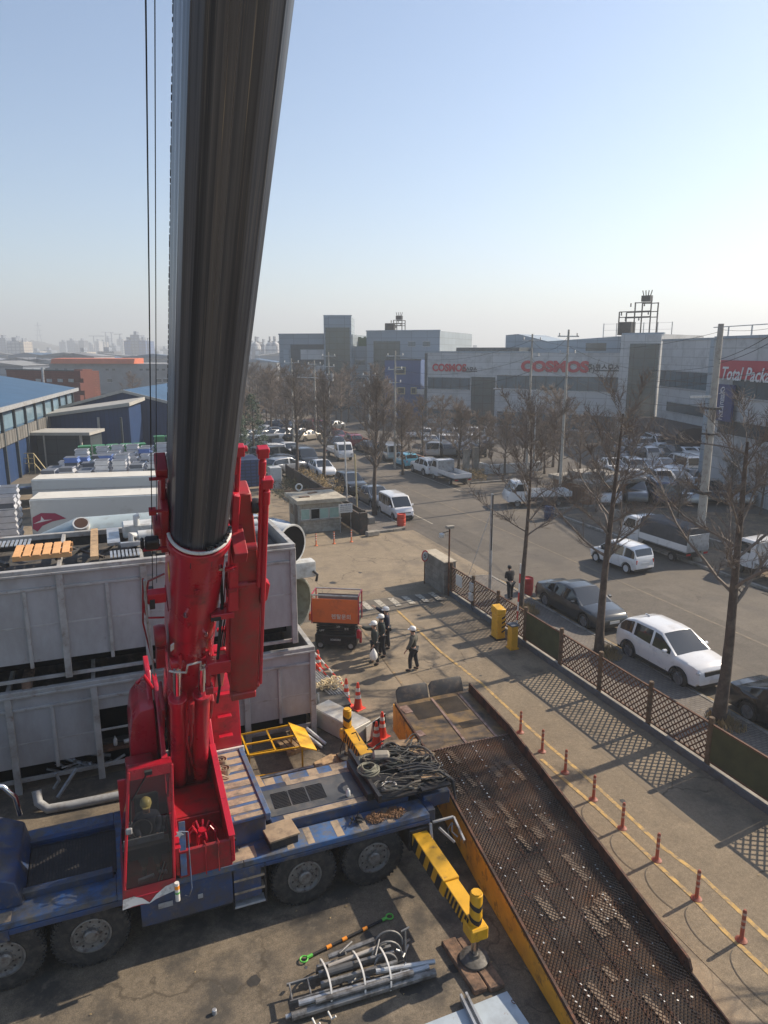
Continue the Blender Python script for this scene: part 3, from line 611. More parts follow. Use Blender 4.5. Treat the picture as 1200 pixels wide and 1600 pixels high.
# lift cylinders
for x in (1.0, 1.48):
    a = Vector((x, 13.28, 5.95)); b = Vector((x, 15.25, 2.15)); d = (b-a).normalized()
    mb = MB(); mb.cyl(a+d*.1, a+d*1.4, .085, 20); mb.build('lift_cylinder_rod', m_chr, CR)
    mb = MB(); mb.cyl(a+d*1.15, b, .165, 24); mb.cyl(a+d*1.1, a+d*1.28, .185, 24); mb.cyl(a-Vector((.13, 0, 0)), a+Vector((.13, 0, 0)), .12, 16); mb.build('lift_cylinder', m_red, CR, bev=.01)
mb = MB(); mb.tube([(1.24, 13.8, 4.6), (1.25, 14.2, 3.8), (1.2, 14.9, 2.9), (1.24, 15.2, 2.3)], .03, 7); mb.tube([(1.18, 13.7, 4.7), (1.15, 14.2, 3.7), (1.3, 14.9, 2.7)], .022, 7); mb.cyl((1.24, 13.6, 4.9), (1.24, 13.9, 4.3), .06); mb.build('hydraulic_hose', m_redd, CR)
# folded jib
A0, A1 = Vector((2.20, 13.10, 5.42)), Vector((2.09, 11.35, 9.55)); dj = (A1-A0).normalized()
zj = dj; xj = Vector((1, 0, 0)); xj = (xj-zj*xj.dot(zj)).normalized(); yj = zj.cross(xj)
JM = Matrix((xj, yj, zj)).transposed().to_4x4(); JM.translation = A0; LJ = (A1-A0).length
def jp(mb, name, m, parent=CR, **k):
    o = mb.build(name, m, None, **k); o.parent = parent
    if parent is CR: o.matrix_local = Matrix.Translation(-WL[CR.name]) @ JM
    return o
mb = MB(); mb.prism([(-.27, -.22), (-.12, -.3), (.22, -.3), (.27, -.2), (.27, .2), (-.27, .2)], 0, LJ*.62, 'z'); mb.prism([(-.24, LJ*.62), (-.16, LJ*1.03), (.05, LJ*1.03), (.24, LJ*.62)], -.24, .18, 'y'); mb.b(-.28, .2, -.34, -.1, -.16, .02); mb.cyl((.28, -.2, .12), (.2, -.2, .12), .1, 14)
jj = jp(mb, 'jib', mat('jib_red', (.35, .016, .02), .5, 0, .2, 1.6, dirt=((.16, .05, .035), .55, 2.2, .15), rvar=.12), bev=.02)
mb = MB(); mb.b(.27, .33, -.26, -.2, .1, LJ*.9); mb.b(-.33, -.27, -.1, -.04, .4, LJ*.7); mb.prism([(.26, .0), (.36, .1), (.40, .45), (.28, .6)], -.3, -.15, 'y', Matrix.Translation((0, 0, LJ*.5))); jp(mb, 'jib_rail', m_red, bev=.008)
mb = MB(); mb.prism([(-.34, LJ*.5), (-.16, LJ*.5), (-.17, LJ*.9), (-.14, LJ*1.04), (-.26, LJ*1.05), (-.30, LJ*.85)], -.36, -.16, 'y'); jp(mb, 'jib_arm', m_red, bev=.015)
for x, y, z0, z1 in ((-.22, -.2, LJ*.72, LJ*1.20), (.20, -.3, LJ*.6, LJ*1.20), (.27, -.34, LJ*.52, LJ*1.08)):
    mb = MB(); mb.cyl((x, y, z0), (x+.07*(x < 0), y, z1), .045, 12); mb.c((x+.07*(x < 0), y, z1+.03), (.17, .14, .17)); mb.cyl((x-.1, y, z1+.05), (x+.1+.1*(x < 0), y, z1+.05), .05, 12); mb.cyl((x, y, z1-.38), (x, y, z1-.12), .062, 12); jp(mb, 'tie_bar', m_red, bev=.008)
mb = MB(); mb.lathe([(.0, -.06), (.12, -.06), (.13, 0), (.12, .06), (0, .06)], 18, Matrix.Translation((.12, -.2, LJ*.97)) @ Matrix.Rotation(math.pi/2, 4, 'Y')); jp(mb, 'pulley', m_dk)
mb = MB(); mb.tube([(-.33, -.1, LJ*.95), (-.42, -.05, LJ*.7), (-.40, -.1, LJ*.5), (-.5, -.1, LJ*.18), (-.46, -.05, .0), (-.5, 0, -.5)], .028, 8); mb.cyl((-.62, -.2, LJ*.45), (-.45, -.2, LJ*.45), .07, 12); jp(mb, 'jib_hose', m_blk)
mb = MB(); mb.b(-.62, -.2, -.25, -.05, LJ*.44, LJ*.47); mb.b(-.7, -.25, -.2, .0, LJ*.12, LJ*.19); mb.cyl((-.68, -.12, .15), (-.68, -.12, .75), .05, 10); mb.b(-.74, -.6, -.2, -.05, .0, .2); jp(mb, 'jib_mount', m_red, bev=.01)
# hoses, clamps and fittings between the boom and the jib, hydraulic lines along the base
rn = random.Random(19)
for k in range(5):
    x0 = .50+.035*k; mb = MB(); mb.tube([(x0, -.1-.03*k, -1.2-.1*k), (x0+.03*math.sin(k), -.3, -2.2), (x0-.02, -.38, -3.2-.1*k), (x0+.05, -.3, -4.4), (x0, -.1, -5.4)], .011+.004*(k % 2), 6); boom_part(mb, 'hydraulic_line', m_blk if k % 2 else m_redd)
for z in (-.9, -2.1, -3.0, -3.9, -5.0): mb = MB(); mb.b(.43, .62, -.34, -.28, z-.04, z+.04); mb.cyl((.55, -.36, z), (.55, -.26, z), .045, 8); boom_part(mb, 'line_clamp', m_red, bev=.006)
for z in (-.6, -2.4, -5.2): mb = MB(); mb.b(-.445, -.43, -.1, .42, z-.03, z+.03); boom_part(mb, 'weld_strip', m_redd)
for x, z in ((-.2, -1.9), (.18, -2.7), (-.3, -4.9), (.3, -.5)): mb = MB(); mb.cyl((x, -.56, z), (x, -.48, z), .035, 10); boom_part(mb, 'grease_fitting', m_steel)
mb = MB(); mb.c((-.435, -.05, -1.2), (.006, .22, .3)); boom_part(mb, 'warning_label', m_yell)
for k in range(6): mb = MB(); mb.b(1.83, 1.90, 13.0+k*.45, 13.06+k*.45, 1.95, 2.0); mb.build('cover_hinge', m_dk, CR)
# reel, lamp, ropes along the left side of the boom
mb = MB(); mb.b(-.80, -.49, -.25, -.12, -1.85, -1.55); boom_part(mb, 'reel_bracket', m_red, bev=.01)
mb = MB(); mb.lathe([(.0, -.04), (.2, -.04), (.2, .04), (0, .04)], 24, Matrix.Translation((-.72, -.12, -1.85)) @ Matrix.Rotation(math.pi/2, 4, 'Y')); boom_part(mb, 'cable_reel', m_blk)
mb = MB(); mb.b(-.85, -.50, -.3, -.26, -.16, -.12); boom_part(mb, 'lamp_bracket', m_redd)
mb = MB(); mb.c((-.72, -.3, .06), (.2, .14, .22)); mb.c((-.86, -.3, .06), (.05, .1, .24)); boom_part(mb, 'work_lamp', m_dk, bev=.03)
for x, y, r_ in ((-.70, -.1, .007), (-.615, .08, .005)):
    mb = MB(); mb.tube([(x, y, -1.7), (x, y, 4), (x, y, 24)], r_, 6); boom_part(mb, 'measuring_cable', m_blk)
mb = MB(); mb.b(-.72, -.50, -.12, -.08, .55, .58); mb.b(-.72, -.50, .0, .04, 1.15, 1.18); mb.c((-.69, -.1, .57), (.1, .08, .1)); boom_part(mb, 'cable_guide', m_redd)
mb = MB(); mb.tube([(-.52, -.2, -1.0), (-.78, -.25, -1.1), (-.86, -.25, -2.0), (-.80, -.25, -2.3), (-.52, -.2, -2.45)], .018, 6); mb.tube([(-.86, -.25, -1.0), (-.88, -.22, -2.5), (-.75, -.2, -3.9), (-.70, -.2, -4.2)], .016, 6); boom_part(mb, 'guard_rail', m_redd)
mb = MB(); mb.tube([(-.84, -.28, -1.0), (-.80, -.28, -2.8), (-.70, -.28, -4.6)], .02, 6); boom_part(mb, 'grey_handrail', m_grey)
mb = MB(); mb.lathe([(0, -.1), (.2, -.1), (.22, 0), (.2, .1), (0, .1)], 20, Matrix.Translation((-.58, -.1, -3.3)) @ Matrix.Rotation(math.pi/2, 4, 'Y')); mb.b(-.66, -.5, -.3, -.1, -4.3, -3.5); boom_part(mb, 'hose_drum', m_redd, bev=.01)
mb = MB(); mb.b(1.86, 2.02, 16.3, 16.8, 4.0, 4.6); mb.tube([(.62, 16.2, 4.1), (.45, 16.1, 4.5), (.3, 16.2, 4.3)], .05, 8); mb.build('turret_bracket', m_red, CR, bev=.01)
# ---------------------------------------------------------------- steel containers, ducts, yard things
m_cont = mat('container_grey', (.36, .36, .365), .55, .1, .07, .7, dirt=((.17, .11, .075), .69, 2.6, .04), dirt2=((.27, .26, .25), .58, .8, .16, (2, 2, .8)))
m_contp = mat('container_post', (.39, .385, .375), .6, .1, .1, 1.5, dirt=((.17, .10, .065), .64, 3.5, .06), dirt2=((.22, .20, .17), .55, 1.3, .12))
m_void = mat('dark_interior_black', (.006, .006, .007), 1.0, spec=.05)  # flat black; stands in for shade inside duct mouths and container gaps
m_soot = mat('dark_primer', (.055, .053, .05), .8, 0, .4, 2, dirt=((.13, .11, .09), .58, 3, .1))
m_rust = mat('rust', (.16, .065, .03), .85, .1, .35, 3, dirt=((.05, .03, .02), .52, 4, .12), bump=.3)
m_wood = mat('plank_wood', (.40, .27, .15), .85, 0, .2, 3, stretch=(1, 1, 1), dirt=((.16, .11, .07), .57, 5, .1))
m_woodd = mat('old_timber', (.20, .12, .075), .9, 0, .35, 4, dirt=((.06, .04, .03), .52, 6, .12), bump=.5, bscale=20)
m_orng = mat('orange_pallet', (.62, .33, .14), .8, 0, .15, 3)
m_galv = mat('galvanised', (.42, .44, .46), .42, .6, .15, 3, dirt=((.22, .20, .18), .6, 4, .1))
m_duct = mat('duct_white', (.55, .56, .55), .5, .1, .08, 1.5, dirt=((.28, .26, .23), .6, 1.8, .12))
m_tank = mat('pale_blue_duct', (.40, .47, .48), .45, .2, .08, 1.2, dirt=((.26, .26, .24), .62, 1.6, .12))
def container(label, loc, x0, x1, y1, z0, z1, posts, mids, gap, opening=None):
    C = thing('steel_container', label, 'steel container', loc)
    y0 = 19.6; zt = z1-.16
    mb = MB(); mb.b(x0, x1, y0-.02, y0+.16, zt, z1); mb.b(x0, x1, y1-.16, y1, zt, z1); mb.b(x1-.16, x1, y0+.16, y1-.16, zt, z1); mb.b(x0, x0+.16, y0+.16, y1-.16, zt, z1)
    mb.b(x0, x1, y0-.06, y0-.02, zt-.02, zt+.05); mb.build('top_rail', m_contp, C, bev=.012)
    mb = MB(); mb.b(x0, x1, y0, y0+.1, zt-.42, zt-.34); mb.b(x0, x1, y0+.045, y0+.09, zt-1.42, zt-1.36); mb.build('side_rail', m_contp, C, bev=.01, split=True)
    pz = z0+gap
    ps = sorted(posts)
    for i, p in enumerate(ps[:-1]):
        a, b = p+.08, ps[i+1]-.08
        if opening and abs((a+b)/2-opening) < .9:
            mb = MB(); mb.b(a, b, y0+.05, y0+.09, zt-.75, zt); mb.build('lintel_panel', m_cont, C); continue
        mb = MB(); mb.b(a, b, y0+.05, y0+.08, pz, zt); mb.build('side_panel', m_cont, C, smooth=0)
    for p in ps:
        mb = MB(); mb.b(p-.085, p+.085, y0-.035, y0+.1, z0, zt); mb.build('corner_post' if p in (ps[0], ps[-1]) else 'post', m_contp, C, bev=.012)
    for p in mids:
        mb = MB(); mb.b(p-.045, p+.045, y0-.01, y0+.05, pz-.15, zt-.42); mb.build('stiffener', m_contp, C, bev=.008)
    mb = MB(); mb.b(x1-.08, x1-.04, y0+.1, y1-.1, pz-.2, zt); mb.build('end_panel', m_cont, C, smooth=0)
    mb = MB(); mb.b(x1-.1, x1, y1-.16, y1, z0, zt); mb.build('corner_post', m_contp, C, bev=.01)
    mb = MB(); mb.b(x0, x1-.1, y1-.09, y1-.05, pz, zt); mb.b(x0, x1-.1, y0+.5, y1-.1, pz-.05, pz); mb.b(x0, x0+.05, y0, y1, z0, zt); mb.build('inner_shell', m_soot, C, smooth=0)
    mb = MB()
    for p in ps: mb.b(p-.05, p+.05, y0+.16, y1-.16, zt, z1-.03)
    mb.b(x0, x1, y0+.1, y0+.16, pz-.5 if gap > .6 else z0, pz-.38 if gap > .6 else z0+.1)
    mb.build('crossbar', m_contp, C, bev=.008, split=True)
    return C
lower = container('grey riveted open steel container standing on the ground, lower one of the pair', (-2, 21.5, 0), -13.3, 5.52, 23.5, 0, 3.0,
    [-13.2, -11.3, -9.2, -7.1, -5.0, -2.88, -.77, 1.3, 3.39, 5.44], [-10.2, -8.1, -6, -3.9, -1.85, 4.4], .78, opening=.3)
upper = container('grey riveted open steel container stacked on the other one behind the red boom', (-2, 21.5, 3.2), -13.0, 5.0, 23.6, 3.2, 6.3,
    [-12.9, -11.7, -9.7, -7.6, -5.5, -3.45, -1.34, .75, 2.8, 4.92], [-10.7, -8.6, -6.5, -4.4, -2.2, -.2, 1.85, 3.9], .55)
mb = MB(); mb.c((-2.1, 19.66, 2.0), (1.05, .01, .38)); o = mb.build('rust_stain_plate', mat('stained_plate', (.25, .23, .2), .7, 0, .3, 6, dirt=((.14, .09, .06), .5, 6, .1)), lower, smooth=0)
mb = MB(); mb.b(-13, 5.4, 20.4, 20.46, 0.02, 2.3); mb.b(-13, 4.9, 20.6, 20.66, 3.2, 3.8); mb.build('gap_shade_sheet', m_void, lower, smooth=0, split=True)  # black sheets put in for the shade behind the container gaps
# spacer timbers between the two
for x in (-7, -2.4, 3.0): one(MB().b(x-.12, x+.12, 19.7, 23.3, 3.004, 3.196), 'spacer_beam', m_woodd, 'dark timber spacer between the two stacked containers', 'timber', 'spacer timbers')
# load on top of the upper container
def pallet(name, m, label, x, y, z, w, d, n=6, rz=0, grp=None):
    T = thing(name, label, 'pallet', (x, y, z), rz, grp)
    mb = MB()
    for k in range(n): mb.b(-w/2+k*w/n, -w/2+k*w/n+w/n*.78, -d/2, d/2, .11, .14)
    mb.build('deck_boards', m, T, local=True, bev=.004)
    for yy in (-d/2+.05, 0, d/2-.05):
        mb = MB(); mb.b(-w/2, w/2, yy-.045, yy+.045, 0, .108); mb.build('runner', m, T, local=True)
    return T
pallet('pallet', m_orng, 'bright orange slatted pallet lying on the upper container', -1.75, 21.1, 6.32, 1.45, 1.25, 6, 0)
for x, w_ in ((-2.6, .9), (.35, .8)):
    T = thing('floor_grille', 'pale ribbed grille lying %s' % ('at the left beside the orange pallet' if x < 0 else 'between the orange pallet and the white ducts'), 'grille', (x, 22.6 if x < 0 else 20.3, 6.31))
    for k in range(8): mb = MB(); mb.b(-w_/2+k*w_/8, -w_/2+k*w_/8+w_/13, -.4, .3, 0, .03); mb.build('rib', m_galv, T, local=True)
one(MB().b(-.55, -.35, 19.9, 23.2, 6.32, 6.42), 'timber_beam', m_wood, 'long pale timber laid across the top of the container', 'timber')
one(MB().b(2.0, 2.2, 19.7, 21.2, 6.32, 6.40), 'timber_block', m_wood, 'short pale timber on the near rim of the container beside the boom', 'timber')
D = thing('white_duct', 'white rectangular duct with a small stub pipe on the container load', 'duct', (1.0, 22.3, 6.3))
mb = MB(); mb.b(.35, 3.2, 21.9, 22.6, 6.32, 6.72); mb.build('duct_body', m_duct, D, bev=.04)
mb = MB(); mb.tube([(.75, 21.85, 6.72), (.75, 21.85, 7.0), (.85, 21.85, 7.02)], .09, 12); mb.build('stub_pipe', m_duct, D)
D = thing('white_duct', 'lower white round pipe with an elbow on the container load', 'duct', (1.0, 21.4, 6.3))
mb = MB(); mb.cyl((.75, 21.35, 6.52), (4.3, 21.55, 6.52), .15, 16); mb.build('pipe_body', m_duct, D)
mb = MB(); mb.tube([(.55, 21.2, 6.35), (.55, 21.2, 6.6), (.75, 21.35, 6.52)], .1, 10); mb.build('elbow', m_duct, D)
one(MB().b(-.1, .25, 21.2, 23.1, 6.33, 6.41).b(.25, 1.9, 20.9, 21.05, 6.33, 6.45), 'sheet_metal', m_galv, 'pale blue sheet metal lying beside the white ducts', 'sheet metal')
one(MB().cyl((1.6, 20.9, 6.45), (4.2, 21.0, 6.45), .13, 12), 'grey_pipe', m_galv, 'grey pipe lying in front of the white ducts on the container', 'pipe')
rn = random.Random(3)
mb = MB()
for k in range(26):
    x = -12+k*.62; mb.bar((x, 20+rn.random()*2, 6.0+rn.random()*.2), (x+rn.uniform(-1.2, 1.2), 21+rn.random()*2.2, 6.1+rn.random()*.15), .06+.06*rn.random())
mb.b(-12.9, 4.8, 19.9, 23.3, 5.7, 5.9)
one(mb, 'scrap_load', m_soot, 'dark heap of scrap bars filling the top of the upper container', 'scrap', kind='stuff')
# big ducts behind
def big_duct(name, label, c, rz, r, L, m, cone=None, hole=None, dep=.85):
    """c = centre of the mouth; the duct runs back along its own -x"""
    T = thing(name, label, 'duct', (c[0], c[1], c[2]-r), rz)
    MX = Matrix.Translation((0, 0, r)) @ Matrix.Rotation(math.pi/2, 4, 'Y')
    def ring(rr, x): return [(x, rr*math.cos(a), r+rr*math.sin(a)) for a in [2*math.pi*k/40 for k in range(40)]]
    pr = [(r-.05, -.9), (r-.05, -.01), (r, 0), (r, -L)]+([(cone, -L-1.3)] if cone else [])
    mb = MB()
    for (ra, xa), (rb_, xb_) in zip(pr[:-1], pr[1:]): mb.add(ring(ra, xa)+ring(rb_, xb_), [(k, (k+1) % 40, 40+(k+1) % 40, 40+k) for k in range(40)])
    mb.build('duct_shell', m, T, smooth=50, local=True)
    mb = MB(); mb.add(ring(r-.05, -dep), [tuple(range(40))]); mb.build('mouth_shade_disc', m_void, T, smooth=0, local=True)  # black disc painting the shade inside the duct mouth
    for x in (-.04, -min(1.6, L*.8)):
        mb = MB(); mb.lathe([(r, -.03), (r+.025, -.03), (r+.025, .02), (r, .02)], 40, Matrix.Translation((x, 0, 0)) @ MX); mb.build('flange', m_duct, T, local=True)
    if hole:
        P0 = Vector((hole, -r*.62, r+r*.55)); dn = Vector((0, -.6, .8))
        mb = MB(); mb.cyl(P0, P0+dn*.28, .26, 20); mb.build('branch_collar', m_duct, T, local=True)
        mb = MB(); mb.cyl(P0+dn*.27, P0+dn*.285, .21, 20); mb.build('branch_opening', mat('rust_dark', (.06, .03, .02), .9), T, local=True)
    return T
big_duct('large_duct', 'long pale blue round duct with a rusty round side opening behind the container', (3.9, 25.0, 5.78), 0, .62, 4.9, m_tank, cone=.12, hole=-4.75)
big_duct('large_duct', 'short white round duct whose wide black mouth faces the gateway', (6.2, 24.75, 4.8), -.98, .76, 1.5, m_duct, dep=.03)
big_duct('large_duct', 'greenish open round duct mouth below the white one, beside the orange lift', (6.25, 24.6, 2.55), -.90, .98, 1.6, mat('green_grey_duct', (.30, .31, .25), .6, 0, .15, 1.5, dirt=((.17, .15, .11), .56, 2, .12)))
D = thing('duct_cradle', 'steel cradle carrying the stacked round ducts', 'cradle', (2, 25, 0))
for x in (-1.5, 1.2, 3.7):
    mb = MB(); mb.b(x-.1, x+.1, 24.1, 26.3, 1.3, 1.45); mb.b(x-.08, x+.08, 24.15, 24.3, 0, 1.3); mb.b(x-.08, x+.08, 26.1, 26.25, 0, 4.6); mb.b(x-.08, x+.08, 24.0, 24.12, 1.45, 4.7); mb.b(x-.1, x+.1, 23.98, 26.3, 4.62, 4.74); mb.build('cradle_frame', m_contp, D, bev=.01)
D = thing('duct_elbow', 'cream painted machine housing between the two duct mouths', 'machine', (6.5, 24.9, 3.5))
mb = MB(); mb.c((6.5, 24.95, 3.80), (1.15, .6, .62), .05); mb.build('housing', m_duct, D, bev=.08, seg=2)
mb = MB(); mb.tube([(6.95, 24.65, 3.75), (7.1, 24.6, 3.6), (7.05, 24.6, 3.35)], .05, 8); mb.build('drain_pipe', m_dk, D)
# grey pipe lying in front of the lower container, scrap inside
one(MB().tube([(-2.35, 18.75, .55), (-2.32, 18.6, .28), (-2.1, 18.45, .13), (-1.5, 18.42, .12), (.9, 18.36, .12), (1.3, 18.35, .12)], .12, 12), 'grey_pipe', m_grey, 'long grey pipe with an elbow lying on the ground before the lower container', 'pipe')
rn = random.Random(12)
mb = MB()
for k in range(18):
    p = Vector((-2.0+rn.random()*1.5, 19.75+rn.random()*.5, .1+rn.random()*.4)); mb.tube([p, p+Vector((rn.uniform(-.7, .7), rn.uniform(-.3, .3), rn.uniform(-.05, .35)))], .02+.035*rn.random(), 8)
one(mb, 'pipe_scrap', m_galv, 'tangle of old pipes and fittings under the lower container', 'scrap', kind='stuff')
one(MB().tube([(-1.9, 19.3, .62), (-1.85, 19.35, .35), (-2.0, 19.4, .12)], .045, 8).bar((-1.9, 19.0, .06), (-1.4, 19.55, .5), .07), 'drain_pipe', m_galv, 'thin pale pipes leaning out of the lower container', 'pipe')
for x, l in ((-.35, 'upright clear bottle in the black opening of the container'), (-.12, 'white bottle lying in the black opening of the container')):
    mb = MB(); 
    if x < -.2: mb.lathe([(.05, 0), (.055, .02), (.055, .18), (.02, .24), (.02, .28), (0, .28)], 12, Matrix.Translation((x, 19.8, .84)))
    else: mb.cyl((x, 19.8, .9), (x+.3, 19.85, .9), .06)
    one(mb, 'bottle', m_duct, l, 'bottle', loc=(x, 19.8, .84))
one(MB().b(-.68, 1.22, 19.66, 19.95, .76, .83), 'ledge_beam', m_rust, 'rusty ledge at the foot of the black opening', 'beam')
# ---------------------------------------------------------------- loading ramp
RP = thing('loading_ramp', 'long rusty steel yard ramp with yellow sides and grating deck', 'loading ramp', (8.7, 13.2, 0))
def rx(v, s_):      # s_ 0 left edge, 1 right edge
    return lerp(7.61-.083*(18.3-v), 10.20-.0735*(18.3-v), s_)
def rz_(v): return 1.26 if v > 15.55 else 1.26-(15.55-v)*.118
m_gr = mat('rusty_grating', (.22, .155, .115), .36, .65, .35, 1.2, dirt=((.24, .10, .04), .54, .9, .12), dirt2=((.035, .027, .024), .52, .8, .14), rvar=.15)
m_ry = mat('worn_yellow_side', (.72, .34, .03), .6, 0, .15, 1.5, dirt=((.13, .055, .025), .60, 2.3, .07), dirt2=((.45, .20, .04), .56, .9, .15))
m_rp = mat('worn_deck_plate', (.12, .085, .055), .6, .3, .3, 1.5, dirt=((.26, .16, .05), .55, 1.1, .12), dirt2=((.05, .038, .03), .55, 2.2, .1), rvar=.12)
m_rb = mat('rust_brown_edge', (.12, .05, .028), .75, .2, .35, 4, dirt=((.04, .025, .02), .5, 5, .1), bump=.3)
V0, VB, V1 = 18.35, 15.55, 5.6
for s_ in (0, 1):
    mb = MB(); n = 44
    for i in range(n):
        va, vb = V0+(V1-V0)*i/n, V0+(V1-V0)*(i+1)/n
        for (v, k) in ((va, 0), (vb, 1)): pass
        x0, x1 = rx(va, s_), rx(vb, s_); t = .012 if s_ else -.012
        za, zb2 = rz_(va), rz_(vb); d0, d1 = max(.03, za-.85), max(.03, zb2-.85)
        mb.add([(x0-t, va, d0), (x1-t, vb, d1), (x1-t, vb, zb2+.02), (x0-t, va, za+.02), (x0+t, va, d0), (x1+t, vb, d1), (x1+t, vb, zb2+.02), (x0+t, va, za+.02)], [(0,1,2,3),(7,6,5,4),(3,2,6,7),(0,4,5,1)])
    mb.build('side_plate', m_ry, RP, smooth=0)
    # kerb along the deck edge, ragged rusty on the left, tall and dark on the right
    mb = MB(); rn = random.Random(s_)
    vend = 8.35 if s_ else V1
    n = 90
    for i in range(n):
        va, vb = V0-.1+(vend-V0+.1)*i/n, V0-.1+(vend-V0+.1)*(i+1)/n
        h = .30 if s_ else .12
        x0, x1 = rx(va, s_), rx(vb, s_); sg = -1 if s_ else 1
        mb.add([(x0, va, rz_(va)+.02), (x1, vb, rz_(vb)+.02), (x1, vb, rz_(vb)+h), (x0, va, rz_(va)+h), (x0+sg*.05, va, rz_(va)), (x1+sg*.05, vb, rz_(vb)), (x1+sg*.05, vb, rz_(vb)+h), (x0+sg*.05, va, rz_(va)+h)], [(0,1,2,3),(7,6,5,4),(3,2,6,7)])
    if s_:
        v = vend; x = rx(v, 1); mb.add([(x, v, rz_(v)), (x, v, rz_(v)+.3), (x, v-.12, rz_(v)+.26), (x, v-.2, rz_(v)+.1), (x, v-.2, rz_(v)), (x-.05, v, rz_(v)), (x-.05, v, rz_(v)+.3), (x-.05, v-.12, rz_(v)+.26), (x-.05, v-.2, rz_(v)+.1), (x-.05, v-.2, rz_(v))], [(0,1,2,3,4), (9,8,7,6,5), (1,6,7,2), (2,7,8,3), (3,8,9,4)])
    mb.build('edge_kerb', m_rb, RP, smooth=0)
    if not s_:
        mb = MB()            # black ragged hazard wedges of worn paint on the left side
        for i in range(34):
            v = V0-.5-i*.34; x = rx(v, 0)-.0145; L_ = .10+.12*rn.random(); dd = .10+.17*rn.random()
            mb.add([(x, v, rz_(v)+.015), (x, v-L_, rz_(v-L_)+.015), (x, v-L_*.8-.05, rz_(v)-dd), (x, v-L_*.2-.05, rz_(v)-dd*.7)], [(0,1,2,3)])
        mb.build('worn_black_marks', m_dk, RP, smooth=0)
        mb = MB()
        for v, dz in ((17.1, .3), (16.9, .33), (16.75, .28), (15.0, .3), (14.85, .36), (14.7, .28), (13.2, .3), (13.05, .36), (12.9, .3)):
            x = rx(v, 0)-.0155; mb.add([(x, v, rz_(v)-dz), (x, v-.08, rz_(v)-dz-.03), (x, v-.06, rz_(v)-dz-.14), (x, v+.02, rz_(v)-dz-.12)], [(0,1,2,3)]); mb.add([(x, v+.03, rz_(v)-dz+.02), (x, v, rz_(v)-dz+.02), (x, v-.02, rz_(v)-dz-.2), (x, v+.01, rz_(v)-dz-.2)], [(0,1,2,3)])
        mb.build('worn_white_marks', mat('worn_white', (.42, .40, .36), .8, 0, .3, 8), RP, smooth=0)
# low right edge strip after the tall kerb
mb = MB(); mb.add([(rx(8.15, 1), 8.15, rz_(8.15)), (rx(V1, 1), V1, rz_(V1)), (rx(V1, 1), V1, rz_(V1)+.07), (rx(8.15, 1), 8.15, rz_(8.15)+.07), (rx(8.15, 1)-.03, 8.15, rz_(8.15)), (rx(V1, 1)-.03, V1, rz_(V1)), (rx(V1, 1)-.03, V1, rz_(V1)+.07), (rx(8.15, 1)-.03, 8.15, rz_(8.15)+.07)], [(0,1,2,3), (7,6,5,4), (3,2,6,7)]); mb.build('low_edge_strip', m_rb, RP, smooth=0)
# flat head deck
mb = MB(); mb.add([(rx(V0, 0), V0, 1.2), (rx(V0, 1), V0, 1.2), (rx(VB, 1), VB, 1.2), (rx(VB, 0), VB, 1.2), (rx(V0, 0), V0, 1.26), (rx(V0, 1), V0, 1.26), (rx(VB, 1), VB, 1.26), (rx(VB, 0), VB, 1.26)], [(3,2,1,0),(4,5,6,7),(0,1,5,4),(1,2,6,5),(2,3,7,6),(3,0,4,7)]); mb.build('head_deck', m_rp, RP, smooth=0)
mb = MB()
for k in range(18):
    v = V0-.25-k*.052; mb.b(rx(v, .16), rx(v, .46), v, v+.018, 1.26, 1.275); mb.b(rx(v, .52), rx(v, .80), v, v+.018, 1.26, 1.275)
for k in range(7):
    v = 16.6-k*.05; mb.b(rx(v, .56), rx(v, .82), v, v+.018, 1.26, 1.275)
mb.build('grip_ribs', mat('rib_steel', (.085, .07, .055), .5, .4, .3, 3), RP, smooth=0)
m_pink = mat('worn_bare_steel', (.30, .20, .16), .5, .4, .2, 4, dirt=((.14, .07, .04), .55, 4, .1))
for s_, va, vb in ((.48, V0-.1, VB), (.84, V0-.1, VB)):
    mb = MB(); mb.bar((rx(va, s_), va, 1.27), (rx(vb, s_), vb, 1.27), .07, .02); mb.build('deck_bar', m_pink, RP)
mb = MB(); mb.bar((rx(VB, .02), VB, 1.27), (rx(VB, .98), VB, 1.27), .04, .025); mb.build('hinge_bar', m_pink, RP)
mb = MB()
for (s_, v, w_, l_) in ((.07, 17.9, .26, .45), (.05, 16.5, .2, .3)): mb.c((rx(v, s_+.03), v, 1.268), (w_, l_, .012), .08)
mb.build('patch_plate', m_pink, RP, smooth=0, split=True)
for s0, s1 in ((.06, .47), (.49, .94)):
    mb = MB(); a0, a1 = rx(V0, s0), rx(V0, s1)
    mb.add([(a0, V0+.04, 1.22), (a1, V0+.04, 1.22), (a1, V0+.22, 1.60), (a1-.05, V0+.24, 1.66), (a0+.12, V0+.24, 1.66), (a0+.0, V0+.2, 1.55), (a0, V0+.08, 1.22), (a1, V0+.08, 1.22), (a1, V0+.26, 1.60), (a1-.05, V0+.28, 1.66), (a0+.12, V0+.28, 1.66), (a0, V0+.24, 1.55)], [(0,1,2,3,4,5),(11,10,9,8,7,6),(0,6,7,1),(1,7,8,2),(2,8,9,3),(3,9,10,4),(4,10,11,5),(5,11,6,0)])
    mb.build('lip_plate', mat('lip_grey', (.04, .038, .038), .55, .3, .25, 2, dirt=((.14, .10, .07), .6, 3, .1)), RP, bev=.01)
